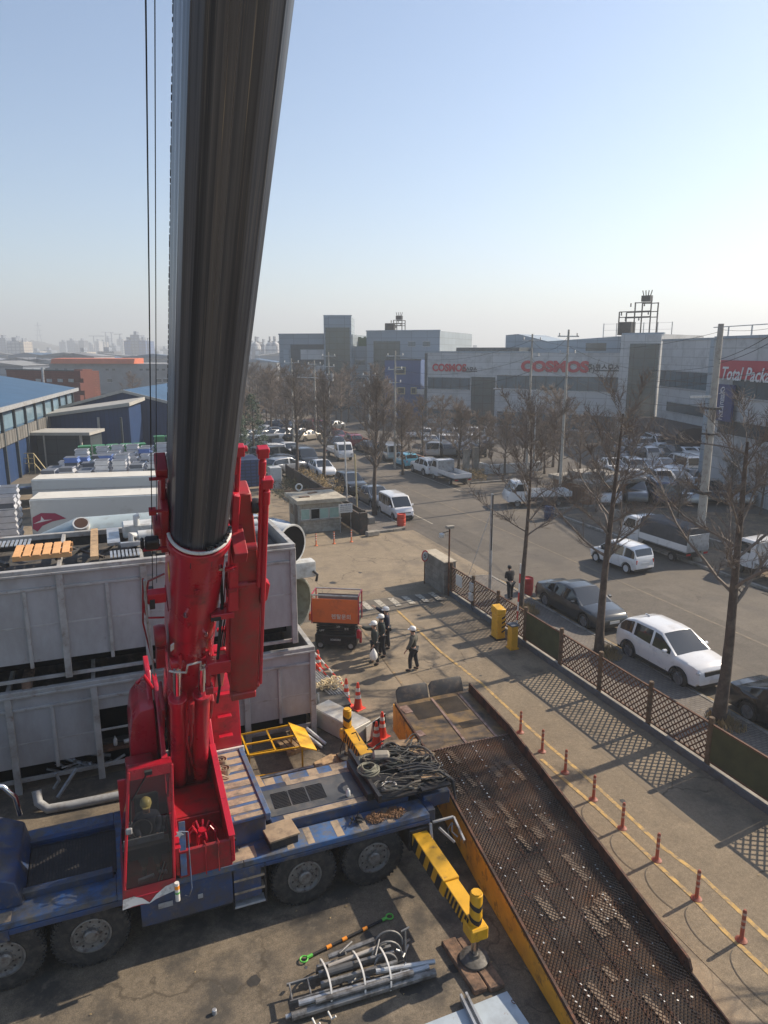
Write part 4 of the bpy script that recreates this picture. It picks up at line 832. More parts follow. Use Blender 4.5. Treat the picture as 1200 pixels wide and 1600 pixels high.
# slope: expanded metal over cross-beams
rowp = .048; cell = .088
mb = MB(); v = VB-.02; r_ = 0
Ls = 6.35
while v > Ls:
    z = rz_(v)+.012; x0, x1 = rx(v, .025), rx(v, .975); n = int((x1-x0)/cell); c2 = (x1-x0)/n
    vs = []; h = .011
    for i in range(2*n+1):
        yy = v+(rowp*.48 if (i+r_) % 2 else -rowp*.48)
        zz = z+(.010 if (i+r_) % 2 else 0)
        x = x0+c2*i/2
        vs += [(x, yy-.006, zz), (x, yy+.006, zz+.016), (x, yy+.011, zz+.004)]
    fs = []
    for i in range(2*n): fs += [(3*i, 3*i+3, 3*i+4, 3*i+1), (3*i+1, 3*i+4, 3*i+5, 3*i+2)]
    mb.add(vs, fs); v -= rowp; r_ += 1
mb.build('expanded_metal_deck', m_gr, RP, smooth=0)
mb = MB()
for s_ in (.03, .2, .36, .52, .68, .84, .97): mb.bar((rx(VB, s_), VB, rz_(VB)-.045), (rx(V1, s_), V1, rz_(V1)-.045), .05, .10)
for k in range(11):
    v = VB-.3-k*.9; mb.bar((rx(v, .01), v, rz_(v)-.06), (rx(v, .99), v, rz_(v)-.06), .08, .10)
mb.build('deck_beams', m_rb, RP)
m_underlay = mat('rusty_dark_underlay', (.075, .045, .028), .85, .1, .5, 1.3, dirt=((.13, .07, .035), .57, 1.6, .12), dirt2=((.03, .022, .018), .53, .9, .12))
mb = MB(); mb.add([(rx(VB, .01), VB, rz_(VB)-.012), (rx(VB, .99), VB, rz_(VB)-.012), (rx(V1, .99), V1, rz_(V1)-.012), (rx(V1, .01), V1, rz_(V1)-.012)], [(0, 1, 2, 3)]); mb.build('dark_underlay', m_underlay, RP, smooth=0)  # dark rusty sheet added to hide lit ground under the grating
rn = random.Random(21)
for k in range(30):
    mb = MB(); v = VB-.3-rn.random()*5.6 if k < 22 else VB-5-rn.random()*3.5; s_ = rn.choice([.12, .27, .43, .58, .73, .78, .66]); l_ = .3+rn.random()*.7
    mb.c((rx(v, s_)+rn.uniform(-.05, .05), v, rz_(v)+.014+.0001*k), (.08+.13*rn.random(), l_*.8, .004), .07, .1175)
    mb.build('worn_infill_plate', mat('worn_infill', (.165, .12, .08), .6, .2, .3, 2.5, dirt=((.12, .075, .045), .55, 5, .15)), RP, smooth=0)
mb = MB()
for s_ in (.10, .2, .36, .52, .68, .77, .88):
    v = VB-.2
    while v > Ls:
        if rn.random() < .30: mb.c((rx(v, s_)+rn.uniform(-.012, .012), v, rz_(v)+.034), (.012+.018*rn.random(), .02+.03*rn.random(), .006), rn.random(), .1175)
        v -= .085+rn.random()*.06
mb.build('bright_specks', mat('bright_speck_metal', (.5, .5, .48), .4, .6, .2, 3), RP, smooth=0)['kind'] = 'stuff'  # small bright specks in rows along the deck
mb = MB()
for v in (17.6, 12.2): 
    for s_ in (.08, .92): mb.b(rx(v, s_)-.06, rx(v, s_)+.06, v-.06, v+.06, .03, rz_(v)-.1); mb.b(rx(v, s_)-.15, rx(v, s_)+.15, v-.15, v+.15, .01, .04)
mb.build('support_leg', m_rb, RP, bev=.01)
mb = MB(); mb.add([(rx(V0, 0), V0, .6), (rx(V0, 1), V0, .6), (rx(V0, 1), V0, 1.2), (rx(V0, 0), V0, 1.2), (rx(V0, 0), V0-.05, .6), (rx(V0, 1), V0-.05, .6), (rx(V0, 1), V0-.05, 1.2), (rx(V0, 0), V0-.05, 1.2)], [(0,1,2,3),(7,6,5,4),(0,4,5,1)]); mb.build('end_plate', m_rb, RP)
mb = MB(); mb.tube([(7.2, 13.35, .6), (7.05, 13.3, .75), (7.0, 13.2, .6), (7.1, 13.1, .5)], .025, 8); mb.tube([(7.2, 13.6, .5), (7.05, 13.5, .45), (7.05, 13.45, .25)], .02, 7); mb.build('tow_shackle', m_galv, RP)
# ---------------------------------------------------------------- cars
m_glc = mat('car_glass', (.018, .022, .026), .05, 0, .2, 1, spec=1.0)
m_trim = mat('black_trim', (.02, .02, .02), .55, 0, .2, 4)
m_alloy = mat('alloy_rim', (.35, .35, .36), .3, .8, .1, 4)
m_lamp = mat('headlamp', (.55, .57, .6), .1, .3, .1, 6)
m_tail = mat('tail_lamp', (.38, .012, .015), .2, 0, .1, 4)
m_plate = mat('number_plate', (.6, .6, .58), .5, 0, .05, 4)
def paint(n, c, rough=.25, metal=0.): return mat('paint_'+n, c, rough, metal, .05, 1.5, coat=.8, dirt=(tuple(x*.6+.04 for x in c), .68, 2.2, .12))
PW = paint('white', (.68, .68, .68)); PB = paint('black', (.012, .013, .015), .22); PD = paint('dark_grey', (.045, .05, .055), .3, .4)
PS = paint('silver', (.36, .37, .38), .3, .6); PG = paint('grey', (.13, .135, .14), .3, .5); PC = paint('sky_blue', (.10, .36, .48)); PR = paint('dark_red', (.22, .02, .025)); PN = paint('navy', (.02, .035, .09)); PE = paint('beige', (.42, .38, .31), .3, .3)
CARS = dict(
 sedan=dict(L=4.9, W=1.86, H=1.45, sill=.24, xf=.31, xr=-.285, wr=.34, top=[(-.5,.5),(-.492,.80),(-.47,.98),(-.36,1.02),(-.1,.97),(.12,.95),(.25,.94),(.40,.87),(.465,.79),(.493,.67),(.5,.45)], gh=[(-.40,1.0),(-.16,1.40),(-.06,1.45),(.06,1.43),(.26,.93)], tw=.70),
 suv=dict(L=4.4, W=1.82, H=1.65, sill=.30, xf=.305, xr=-.29, wr=.36, top=[(-.5,.5),(-.495,.8),(-.485,1.06),(-.3,1.14),(0,1.09),(.2,1.09),(.27,1.10),(.42,1.04),(.468,.97),(.492,.84),(.5,.5)], gh=[(-.475,1.10),(-.385,1.52),(-.28,1.63),(-.05,1.66),(.05,1.62),(.25,1.09)], tw=.74),
 hatch=dict(L=3.6, W=1.6, H=1.5, sill=.26, xf=.33, xr=-.33, wr=.29, top=[(-.5,.5),(-.495,.75),(-.487,.95),(-.3,.96),(0,.92),(.2,.92),(.3,.92),(.42,.82),(.475,.70),(.497,.58),(.5,.42)], gh=[(-.488,.95),(-.43,1.38),(-.33,1.48),(0,1.5),(.12,1.46),(.31,.92)], tw=.76),
 boxy=dict(L=3.6, W=1.6, H=1.7, sill=.28, xf=.345, xr=-.345, wr=.29, top=[(-.5,.5),(-.497,.75),(-.493,.98),(-.3,.98),(0,.96),(.3,.97),(.37,.98),(.44,.92),(.478,.78),(.497,.62),(.5,.42)], gh=[(-.494,.98),(-.465,1.58),(-.42,1.68),(0,1.70),(.19,1.66),(.375,.98)], tw=.86),
 van=dict(L=5.1, W=1.92, H=1.92, sill=.32, xf=.32, xr=-.3, wr=.35, top=[(-.5,.5),(-.497,.8),(-.493,1.1),(-.3,1.1),(0,1.08),(.3,1.10),(.36,1.10),(.44,1.0),(.478,.85),(.497,.65),(.5,.45)], gh=[(-.494,1.1),(-.47,1.76),(-.43,1.9),(0,1.92),(.17,1.86),(.365,1.10)], tw=.84))
def interp(pts, x):
    if x <= pts[0][0]: return pts[0][1]
    for (a, b), (c, d) in zip(pts[:-1], pts[1:]):
        if x <= c: t = (x-a)/(c-a+1e-9); t2 = t*t*(3-2*t)*.35+t*.65; return b+(d-b)*t2
    return pts[-1][1]
def car_shell(k, N):
    c = CARS[k]; L, W = c['L'], c['W']; hw = W/2
    xs = sorted(set([-.5+i/N for i in range(N+1)]+[-.496, -.485, .485, .496]))
    body = MB(); vs = []; rows = 9
    for x in xs:
        X = x*L; tap = 1-.17*abs(2*x)**7-.03*abs(2*x)**2; w_ = hw*tap
        zb = c['sill']+(.10 if abs(x) > .47 else 0)
        for xw in (c['xf'], c['xr']):
            d = X-xw*L; ra = c['wr']+.06
            if abs(d) < ra: zb = max(zb, c['wr']-.02+math.sqrt(ra*ra-d*d))
        zt_ = interp(c['top'], x); zt_ = max(zt_, zb+.05)
        zs = zt_-.04
        def zz(f): return zb+(zs-zb)*f
        vs += [(X, 0, zb), (X, w_*.93, zb), (X, w_*.985, zz(.06)), (X, w_*1.0, zz(.35)), (X, w_*.995, zz(.62)), (X, w_*.97, zz(.86)), (X, w_*.93, zs), (X, w_*.82, zt_-.008), (X, 0, zt_+.012)]
    m = len(xs)
    fs = [(i*rows+j, i*rows+j+1, (i+1)*rows+j+1, (i+1)*rows+j) for i in range(m-1) for j in range(rows-1)]
    body.add(vs, fs); body.add([(x, -y, z) for x, y, z in vs], [tuple(reversed(f)) for f in fs])
    for e in (0, m-1):
        b = e*rows; body.add([vs[b+j] for j in range(rows)]+[(vs[b+j][0], -vs[b+j][1], vs[b+j][2]) for j in range(rows-1, -1, -1)], [tuple(range(2*rows))])
    # greenhouse
    g = c['gh']; x0, x1 = g[0][0], g[-1][0]; n = max(8, int(N*(x1-x0)))
    gx = sorted(set([x0+(x1-x0)*i/n for i in range(n+1)]+[p[0] for p in g]))
    zbelt = lambda x: interp(c['top'], x)-.05
    H = c['H']; xrr = g[1][0]; xfr = g[-2][0]; rows2 = 6
    G_, P_ = [], []; vs = []
    for x in gx:
        X = x*L; zr = 0
        for (a, b), (cc, d) in zip(g[:-1], g[1:]):
            if a-1e-9 <= x <= cc+1e-9: zr = b+(d-b)*(x-a)/(cc-a+1e-9)
        zl = zbelt(x); zr = max(zr, zl+.02); tap = 1-.17*abs(2*x)**7-.03*abs(2*x)**2
        wb = hw*tap*.935; f = (zr-zl)/(H-zl); wt = wb+(hw*c['tw']-wb)*min(1, f)
        z1 = zl+(zr-zl)*.84; w1 = wb+(wt-wb)*.80
        vs += [(X, wb, zl), (X, w1, z1), (X, wt, zr-.035*f), (X, wt*.90, zr-.004), (X, wt*.45, zr+.012*f), (X, 0, zr+.018*f)]
    glassf, paintf = [], []
    pil = [x0+(x1-x0)*t for t in ((.36,) if k == 'sedan' else (.30, .62))] + [(-.03 if k != 'sedan' else -.02)]
    for i in range(len(gx)-1):
        xm = (gx[i]+gx[i+1])/2
        for j in range(rows2-1):
            f = (i*rows2+j, i*rows2+j+1, (i+1)*rows2+j+1, (i+1)*rows2+j)
            slope_f, slope_r = xm > xfr, xm < xrr
            if j == 0:
                tall = vs[i*rows2+1][2]-vs[i*rows2][2] > .17 and vs[(i+1)*rows2+1][2]-vs[(i+1)*rows2][2] > .17
                isg = tall and xm > x0+.035 and not any(abs(xm-p) < .0085 for p in pil)
            elif j >= 3: isg = (slope_f or slope_r) and xm < x1-.004 and xm > x0+.004 and not (slope_f and xm < xfr+.012) and not (slope_r and k != 'sedan' and (xm < x0+.006))
            else: isg = False
            (glassf if isg else paintf).append(f)
    def sub(fl):
        mb = MB(); mb.add(vs, fl); mb.add([(x, -y, z) for x, y, z in vs], [tuple(reversed(f)) for f in fl]); return mb
    return body, sub(paintf), sub(glassf), c
def clean(o):
    me = o.data; bm = bmesh.new(); bm.from_mesh(me)
    bmesh.ops.delete(bm, geom=[v for v in bm.verts if not v.link_faces], context='VERTS')
    bmesh.ops.remove_doubles(bm, verts=bm.verts, dist=.0008); bmesh.ops.recalc_face_normals(bm, faces=bm.faces); bm.to_mesh(me); bm.free(); me.shade_smooth(); me.set_sharp_from_angle(angle=R(38))
    return o
def car(k, pm, name, label, loc, rz, group=None, plate='', detail=True, rim=None):
    """front looks along +x of the thing"""
    T = thing(name, label, 'van' if k == 'van' else 'car', loc, rz, group)
    b, rf, gl_, c = car_shell(k, 84 if detail else 40); L, W = c['L'], c['W']; hw = W/2
    k0 = len(b.v); b.v += rf.v; b.f += [tuple(i+k0 for i in f) for f in rf.f]; b.mi += rf.mi
    body = clean(b.build('body', pm, T, local=True)); clean(gl_.build('windows', m_glc, T, local=True))
    mb = MB(); mb.b(-L*.47, L*.47, -hw*.80, hw*.80, .2, .55); mb.build('underbody', m_trim, T, local=True)
    for xw in (c['xf']*L, c['xr']*L):
        for sd in (1, -1):
            M = Matrix.Translation((xw, sd*(hw-.02), c['wr'])) @ Matrix.Rotation(-math.pi/2*sd, 4, 'X'); r = c['wr']
            mb = MB(); mb.lathe([(r*.66, -.2), (r*.93, -.2), (r, -.17), (r, -.04), (r*.95, -.01), (r*.68, 0), (r*.66, -.03)], 26, M); t = mb.build('wheel', m_tyre, T, local=True)
            mb = MB(); mb.lathe([(r*.67, -.02), (r*.64, -.012), (r*.6, -.05), (r*.2, -.06), (r*.16, -.03), (0, -.025)], 26, M); 
            if detail:
                for q in range(5): mb.b(r*.12, r*.63, -r*.07, r*.07, -.055, -.02, M @ Matrix.Rotation(q*2*math.pi/5, 4, 'Z'))
            mb.build('rim', rim or m_alloy, t, local=True)
    zf = interp(c['top'], .478); wf = hw*.86
    hh = .10 if k != 'sedan' else .07
    for sd in (1, -1):
        mb = MB(); mb.c((L*.463, sd*wf*.80, zf-.11), (.15, .30, hh), -sd*.40, 0, 0); mb.build('headlight', m_lamp, T, bev=.02, local=True)
        zt_ = interp(c['top'], -.49)
        mb = MB(); mb.c((-L*.480, sd*wf*.80, zt_-.15), (.10, .30 if k == 'sedan' else .17, .07 if k == 'sedan' else .24), sd*.35); mb.build('tail_light', m_tail, T, bev=.02, local=True)
        mb = MB(); mb.c((L*(c['gh'][-1][0]-.09), sd*(hw+.07), interp(c['top'], .2)+.06), (.12, .20, .13), sd*.15); mb.build('side_mirror', pm, T, bev=.035, local=True)
    mb = MB(); mb.c((L*.4885, 0, zf-.17), (.06, hw*1.12, .22 if k == 'suv' else .12)); mb.c((L*.4935, 0, .37), (.05, hw*1.35, .17)); mb.build('grille', m_trim, T, bev=.015, local=True, split=True)
    if k == 'suv':
        mb = MB()
        for sd in (1, -1):
            mb.b(-L*.2, L*.22, sd*hw*.99-.015, sd*hw*.99+.015, .30, .40)
        mb.build('sill_cladding', m_trim, T, local=True, split=True)
        for xw in (c['xf']*L, c['xr']*L):
            for sd in (1, -1):
                mb = MB(); mb.tube([(xw+(c['wr']+.07)*math.cos(a), sd*(hw-.012), c['wr']-.02+(c['wr']+.07)*math.sin(a)) for a in [math.pi*q/14 for q in range(15)]], .028, 6); mb.build('arch_cladding', m_trim, T, local=True)
        mb = MB(); mb.c((-L*.30, 0, 1.675), (.25, .06, .07)); mb.build('roof_fin', pm, T, bev=.02, local=True)
    if detail:
        mb = MB(); yy = lambda x: hw*(1-.17*abs(2*x)**7-.03*abs(2*x)**2)*.999+.0015
        for sd in (1, -1):
            for x in ((-.03, .17, -.2) if k != 'sedan' else (-.02, .19, -.17)):
                zl = interp(c['top'], x)-.1; mb.add([(x*L-.006, sd*yy(x), c['sill']+.05), (x*L+.006, sd*yy(x), c['sill']+.05), (x*L+.006, sd*(yy(x)-.03), zl), (x*L-.006, sd*(yy(x)-.03), zl)], [(0, 1, 2, 3)])
        mb.build('door_seams', m_trim, T, smooth=0, local=True)
        for x in (-.15, .04):
            for sd in (1, -1): mb = MB(); mb.c((x*L, sd*(yy(x)+.005), .82 if k == 'sedan' else .9), (.16, .025, .03)); mb.build('door_handle', pm, T, bev=.006, local=True)
    for xx, n_ in ((L*.5+.012, 1), (-L*.5-.012, -1)):
        mb = MB(); mb.c((xx, 0, .5 if n_ > 0 else .62), (.015, .5, .12)); p_ = mb.build('number_plate', m_plate, T, local=True)
    return T
AR = -math.pi/2           # nose towards the camera along the road
car('sedan', PD, 'parked_car', 'dark grey sedan parked at the kerb behind the red barrel', (19.68, 25.3, 0), AR, 'cars parked along the near kerb')
car('suv', PW, 'parked_car', 'white compact sport utility car parked at the kerb between the two near trees', (19.36, 19.3, 0), AR, 'cars parked along the near kerb')
car('sedan', PB, 'parked_car', 'black glossy sedan cut off by the right edge of the photo', (19.68, 13.85, 0), AR, 'cars parked along the near kerb')
car('hatch', PW, 'small_car', 'small white hatchback driving away in the middle of the road', (26.5, 30.65, 0), math.pi/2+.06, rim=PW)
car('boxy', PW, 'parked_car', 'boxy white mini car parked by the red barrel beside the gatehouse fence', (19.45, 46.6, 0), AR, 'cars parked behind the boxy white mini car')
car('sedan', PG, 'parked_car', 'grey sedan parked right behind the boxy white mini car', (19.6, 51.3, 0), AR, 'cars parked behind the boxy white mini car')
car('suv', PD, 'parked_car', 'dark pickup like car parked second behind the boxy white mini car', (19.5, 56.8, 0), AR, 'cars parked behind the boxy white mini car')
car('suv', PW, 'parked_car', 'white sport utility car parked at the far kerb behind the white flatbed truck', (29.35, 62.6, 0), AR+math.pi, 'cars parked at the far kerb')
car('hatch', PC, 'parked_car', 'sky blue small car parked at the far kerb', (29.3, 67.6, 0), AR+math.pi, 'cars parked at the far kerb')
# flatbed trucks
def flatbed(label, loc, rz, cover=None, L=5.1):
    T = thing('flatbed_truck', label, 'truck', loc, rz)
    W = 1.74; hw = W/2; xb = L/2-1.75
    mb = MB(); pr = [(xb+.05, .45), (xb+.05, 1.95), (xb+.9, 1.98), (xb+1.15, 1.9), (xb+1.6, 1.18), (xb+1.72, .95), (xb+1.75, .42)]
    mb.prism(pr, -hw+.03, hw-.03, 'y'); cb = mb.build('cab', PW, T, bev=.05, seg=2, local=True)
    mb = MB(); a, b = Vector((xb+1.17, 0, 1.84)), Vector((xb+1.59, 0, 1.22))
    n_ = Vector((.82, 0, .55))*.012
    mb.add([tuple(p+n_*k_+Vector((0, y, 0))) for k_ in (0, 1) for p, y in ((a, -hw*.82), (a, hw*.82), (b, hw*.88), (b, -hw*.88))], [(0,1,2,3),(7,6,5,4),(0,4,5,1),(1,5,6,2),(2,6,7,3),(3,7,4,0)]); mb.build('windscreen', m_glc, cb, local=True)
    for sd in (1, -1):
        mb = MB(); mb.prism([(xb+.35, 1.25), (xb+.35, 1.8), (xb+1.0, 1.8), (xb+1.38, 1.25)], sd*(hw-.028), sd*(hw-.018), 'y'); mb.build('side_window', m_glc, cb, local=True)
        mb = MB(); mb.c((xb+1.45, sd*(hw+.1), 1.35), (.06, .14, .26)); mb.build('side_mirror', m_trim, T, bev=.02, local=True)
        mb = MB(); mb.c((xb+1.76, sd*hw*.75, .8), (.04, .26, .16)); mb.build('headlight', m_lamp, T, bev=.015, local=True)
        mb = MB(); mb.b(xb+.1, xb+.12, sd*.1 if sd > 0 else -.6, .6 if sd > 0 else -.1, 1.35, 1.75, Matrix.Translation((-.075, 0, 0))); mb.build('rear_window', m_glc, cb, local=True)
    mb = MB(); mb.b(-L/2, xb, -hw, hw, .74, .80); mb.build('bed_floor', m_grey, T, local=True, bev=.01)
    for (x0, x1, y0, y1) in ((-L/2, xb, -hw, -hw+.04), (-L/2, xb, hw-.04, hw), (-L/2, -L/2+.04, -hw+.05, hw-.05), (xb-.04, xb, -hw+.05, hw-.05)):
        mb = MB(); mb.b(x0, x1, y0, y1, .80, 1.16 if x1-x0 > .1 or x0 < 0 else 1.9); mb.build('drop_side', PW if not (x0 > 0) else m_grey, T, bev=.008, local=True)
    mb = MB(); mb.b(-L/2+.1, L/2-.1, -.4, .4, .4, .72); mb.build('chassis', m_trim, T, local=True)
    for x, r in ((L/2-.75, .30), (-L/2+1.05, .27)):
        for sd in (1, -1):
            M = Matrix.Translation((x, sd*(hw-.03), r)) @ Matrix.Rotation(-math.pi/2*sd, 4, 'X')
            mb = MB(); mb.lathe([(r*.6, -.2), (r, -.19), (r, -.02), (r*.9, 0), (r*.62, 0)], 22, M); t = mb.build('wheel', m_tyre, T, local=True)
            mb = MB(); mb.lathe([(r*.62, -.01), (r*.55, -.03), (r*.2, -.05), (0, -.02)], 20, M); mb.build('rim', m_rim, t, local=True)
    for sd in (1, -1):
        mb = MB(); mb.c((-L/2-.01, sd*hw*.75, .62), (.03, .3, .1)); mb.build('tail_light', m_tail, T, local=True)
    if cover:
        mb = MB(); mb.prism([(-hw+.02, 1.16), (-hw+.05, 2.0), (-hw+.2, 2.12), (hw-.2, 2.12), (hw-.05, 2.0), (hw-.02, 1.16)], -L/2+.03, xb-.03, 'x'); cv = mb.build('tarpaulin', cover, T, bev=.03, local=True)
        mb = MB(); mb.b(-L/2-.02, -L/2+.02, -hw+.06, hw-.06, .82, 1.75); mb.build('tail_panel', m_galv, T, bev=.01, local=True)
    return T
m_tarp = mat('dark_tarpaulin', (.05, .05, .055), .7, 0, .3, 3, bump=.4, bscale=3)
flatbed('white flatbed truck with an empty bed parked at the far kerb', (29.45, 57.6, 0), math.pi/2)
flatbed('white truck with dark tarpaulin cover parked at the right kerb beside the white hatchback', (30.55, 32.0, 0), math.pi/2+.04, m_tarp, L=5.4)
flatbed('white flatbed truck standing at the corner by the blue bin', (31.3, 46.3, 0), math.pi-.25)
flatbed('white flatbed truck driving on the far road between the trees', (24.6, 75.5, 0), -math.pi/2)
flatbed('white flatbed truck cut off by the right edge behind the covered truck', (32.6, 25.6, 0), math.pi/2+.1)
# ---------------------------------------------------------------- fence, poles, gate things
m_fw = mat('fence_brown', (.115, .055, .030), .8, 0, .3, 3, dirt=((.05, .03, .02), .58, 4, .1))
m_post = mat('fence_post_brown', (.13, .085, .05), .85, 0, .25, 3, dirt=((.06, .045, .03), .55, 5, .1), bump=.3)
m_grn = mat('green_mesh_panel', (.055, .062, .025), .85, 0, .25, 2.5, bump=.4, bscale=60)
m_fk = mat('fence_base_blue_grey', (.10, .115, .135), .6, .1, .15, 2, dirt=((.07, .065, .06), .58, 3, .1))
FN = thing('lattice_fence', 'brown lattice fence with round posts and some green solid panels along the pavement', 'fence', (15.45, 18, 0))
fv = [29.85, 27.62, 25.38, 23.21, 20.77, 18.48, 16.04, 13.63, 11.3, 8.95, 6.6, 4.2]
for v in fv: mb = MB(); mb.cyl((15.45, v, 0), (15.45, v, 1.62), .085, 10); mb.cyl((15.45, v, 1.62), (15.45, v, 1.65), .075, 10); mb.build('fence_post', m_post, FN)
for i in range(len(fv)-1):
    a, b = fv[i+1]+.09, fv[i]-.09; z0, z1 = .33, 1.42
    mb = MB(); mb.b(15.42, 15.48, a, b, z1, z1+.05); mb.b(15.42, 15.48, a, b, z0-.05, z0); mb.build('fence_rail', m_fw, FN, split=True)
    if i in (3, 7): mb = MB(); mb.b(15.435, 15.465, a, b, z0, z1); mb.build('green_panel', m_grn, FN); continue
    mb = MB(); st = .205; h = z1-z0; w_ = .021
    for sg in (1, -1):
        c = a-h
        while c < b:
            # line y = c + t, z = z0 + t (sg 1) or z1 - t
            t0 = max(0, a-c); t1 = min(h, b-c)
            if t1 > t0+.02:
                f = (lambda t: z0+t) if sg > 0 else (lambda t: z1-t)
                x = 15.445 if sg > 0 else 15.455
                mb.add([(x+dx, c+t+o*.7071*sg*-1, f(t)+o*.7071) for dx in (-.005, .005) for t, o in ((t0, -w_), (t1, -w_), (t1, w_), (t0, w_))], [(0,1,2,3),(7,6,5,4),(0,4,5,1),(2,6,7,3)])
            c += st
    mb.build('lattice_panel', m_fw, FN, smooth=0)
mb = MB(); mb.b(15.30, 15.37, 2, 29.85, 0.004, .24); mb.build('base_beam', m_fk, FN, bev=.012)
mb = MB(); mb.b(15.37, 15.6, 2, 29.85, 0.0, .16); mb.build('base_kerb', m_conc, FN, bev=.01)
one(MB().c((15.43, 29.0, .98), (.02, .62, .55)), 'notice_board', mat('sign_white', (.6, .6, .57), .5), 'plain pale notice board fixed to the first lattice panel by the gate pillar', 'sign')
B = thing('junction_box', 'pale grey electrical boxes on the second fence post', 'electrical box', (15.3, 27.5, .5))
mb = MB(); mb.b(15.24, 15.36, 27.4, 27.66, .95, 1.35); mb.b(15.24, 15.36, 27.4, 27.7, .5, .85); mb.build('box', m_duct, B, bev=.015, split=True)
mb = MB(); mb.tube([(15.3, 27.5, .5), (15.28, 27.45, .25), (15.3, 27.3, .1)], .015, 6); mb.build('cable', m_blk, B)
# gate pillar wall
PW_ = thing('gate_wall', 'thick concrete gate wall with a pale flat top beside the striped hump', 'wall', (15.4, 31, 0))
mb = MB(); mb.b(15.1, 15.75, 29.95, 32.3, 0, 1.62); mb.build('wall_body', mat('gate_wall_concrete', (.23, .215, .19), .85, 0, .2, 1.3, grid=(1.2, .4, .012, (.6, .6, .6), .5), dirt=((.12, .105, .085), .55, 1.6, .12), bump=.3), PW_, bev=.015)
mb = MB(); mb.b(15.07, 15.78, 29.92, 32.33, 1.623, 1.68); mb.build('coping', mat('coping', (.40, .35, .27), .85, 0, .15, 2, dirt=((.2, .17, .13), .6, 2, .1)), PW_, bev=.01)
L = thing('floodlight_pole', 'thin rusty pole with a floodlight standing at the end of the gate wall', 'lamp post', (15.45, 29.88, 0))
mb = MB(); mb.cyl((15.25, 29.75, 0), (15.25, 29.75, 3.4), .04, 10); mb.build('pole', m_rust, L)
mb = MB(); mb.c((15.3, 29.8, 3.48), (.42, .2, .14)); mb.build('mount_box', m_conc, L, bev=.02)
mb = MB(); mb.c((14.85, 29.8, 3.1), (.26, .18, .24), .2, .3); mb.build('lamp_head', m_duct, L, bev=.04); mb = MB(); mb.bar((14.9, 29.8, 3.22), (15.25, 29.75, 3.3), .03); mb.build('arm', m_dk, L)
S = thing('limit_sign', 'round white sign with red rim on a thin post at the gate wall', 'road sign', (15.02, 31.75, 0))
mb = MB(); mb.cyl((14.95, 31.9, 0), (14.95, 31.9, 1.75), .025, 8); mb.build('post', m_rust, S)
Q = Matrix.Translation((14.95, 31.87, 1.5)) @ Matrix.Rotation(math.pi/2, 4, 'X') @ Matrix.Diagonal((.8, 1.25, 1, 1))
mb = MB(); mb.lathe([(.25, 0), (.25, .012), (0, .012)], 28, Q); mb.build('rim', mat('sign_red', (.5, .03, .03), .5), S)
mb = MB(); mb.lathe([(.19, .013), (.19, .017), (0, .017)], 28, Q); mb.build('face', mat('sign_white', (.6, .6, .57)), S)
lettering('5', mat('sign_black', (.03, .03, .03)), S, (14.95, 31.85, 1.5), .32)
# barrier gate: two yellow boxes and a striped arm
m_by = mat('barrier_yellow', (.66, .36, .02), .5, 0, .1, 2, dirt=((.3, .17, .04), .64, 3, .08))
Bx = thing('barrier_machine', 'tall yellow barrier cabinet with black chevrons by the lattice fence', 'barrier cabinet', (14.85, 24.2, 0))
mb = MB(); mb.b(14.62, 15.0, 24.0, 24.5, .05, 1.08); mb.build('cabinet', m_by, Bx, bev=.02)
mb = MB(); mb.prism([(24.0, 1.08), (24.0, 1.34), (24.55, 1.42), (24.55, 1.08)], 14.6, 15.02, 'x'); mb.build('motor_head', m_by, Bx, bev=.03)
for k in range(4): mb = MB(); mb.add([(14.82, 23.996, .3+k*.2), (15.0, 23.996, .38+k*.2), (15.0, 23.996, .46+k*.2), (14.82, 23.996, .38+k*.2)], [(0,1,2,3)]); mb.build('black_chevron', m_blk, Bx, smooth=0)
mb = MB(); mb.b(14.58, 15.04, 23.95, 24.55, 0.002, .05); mb.build('base', m_dk, Bx)
Bx = thing('barrier_box', 'shorter yellow barrier box with a blue grey lid carrying the raised striped arm', 'barrier cabinet', (14.85, 23.1, 0))
mb = MB(); mb.b(14.66, 14.96, 22.95, 23.28, .04, .98); mb.build('cabinet', m_by, Bx, bev=.015); mb = MB(); mb.b(14.62, 15.0, 22.9, 23.32, 0.003, .05); mb.build('base_plate', m_by, Bx)
mb = MB(); mb.b(14.62, 15.0, 22.92, 23.32, .98, 1.05); mb.build('lid', m_fk, Bx, bev=.015)
Ar = thing('striped_boom_gate', 'thin raised red and white striped barrier arm', 'barrier arm', (15.03, 23.2, .8))
for k in range(7):
    p = Vector((15.03, 23.2, .75)).lerp(Vector((15.03, 23.1, 3.55)), k/7); q_ = Vector((15.03, 23.2, .75)).lerp(Vector((15.03, 23.1, 3.55)), (k+1)/7)
    mb = MB(); mb.bar(p, q_, .03, .06); mb.build('arm_segment', mat('sign_red', (.5, .03, .03)) if k % 2 else mat('sign_white', (.6, .6, .57)), Ar)
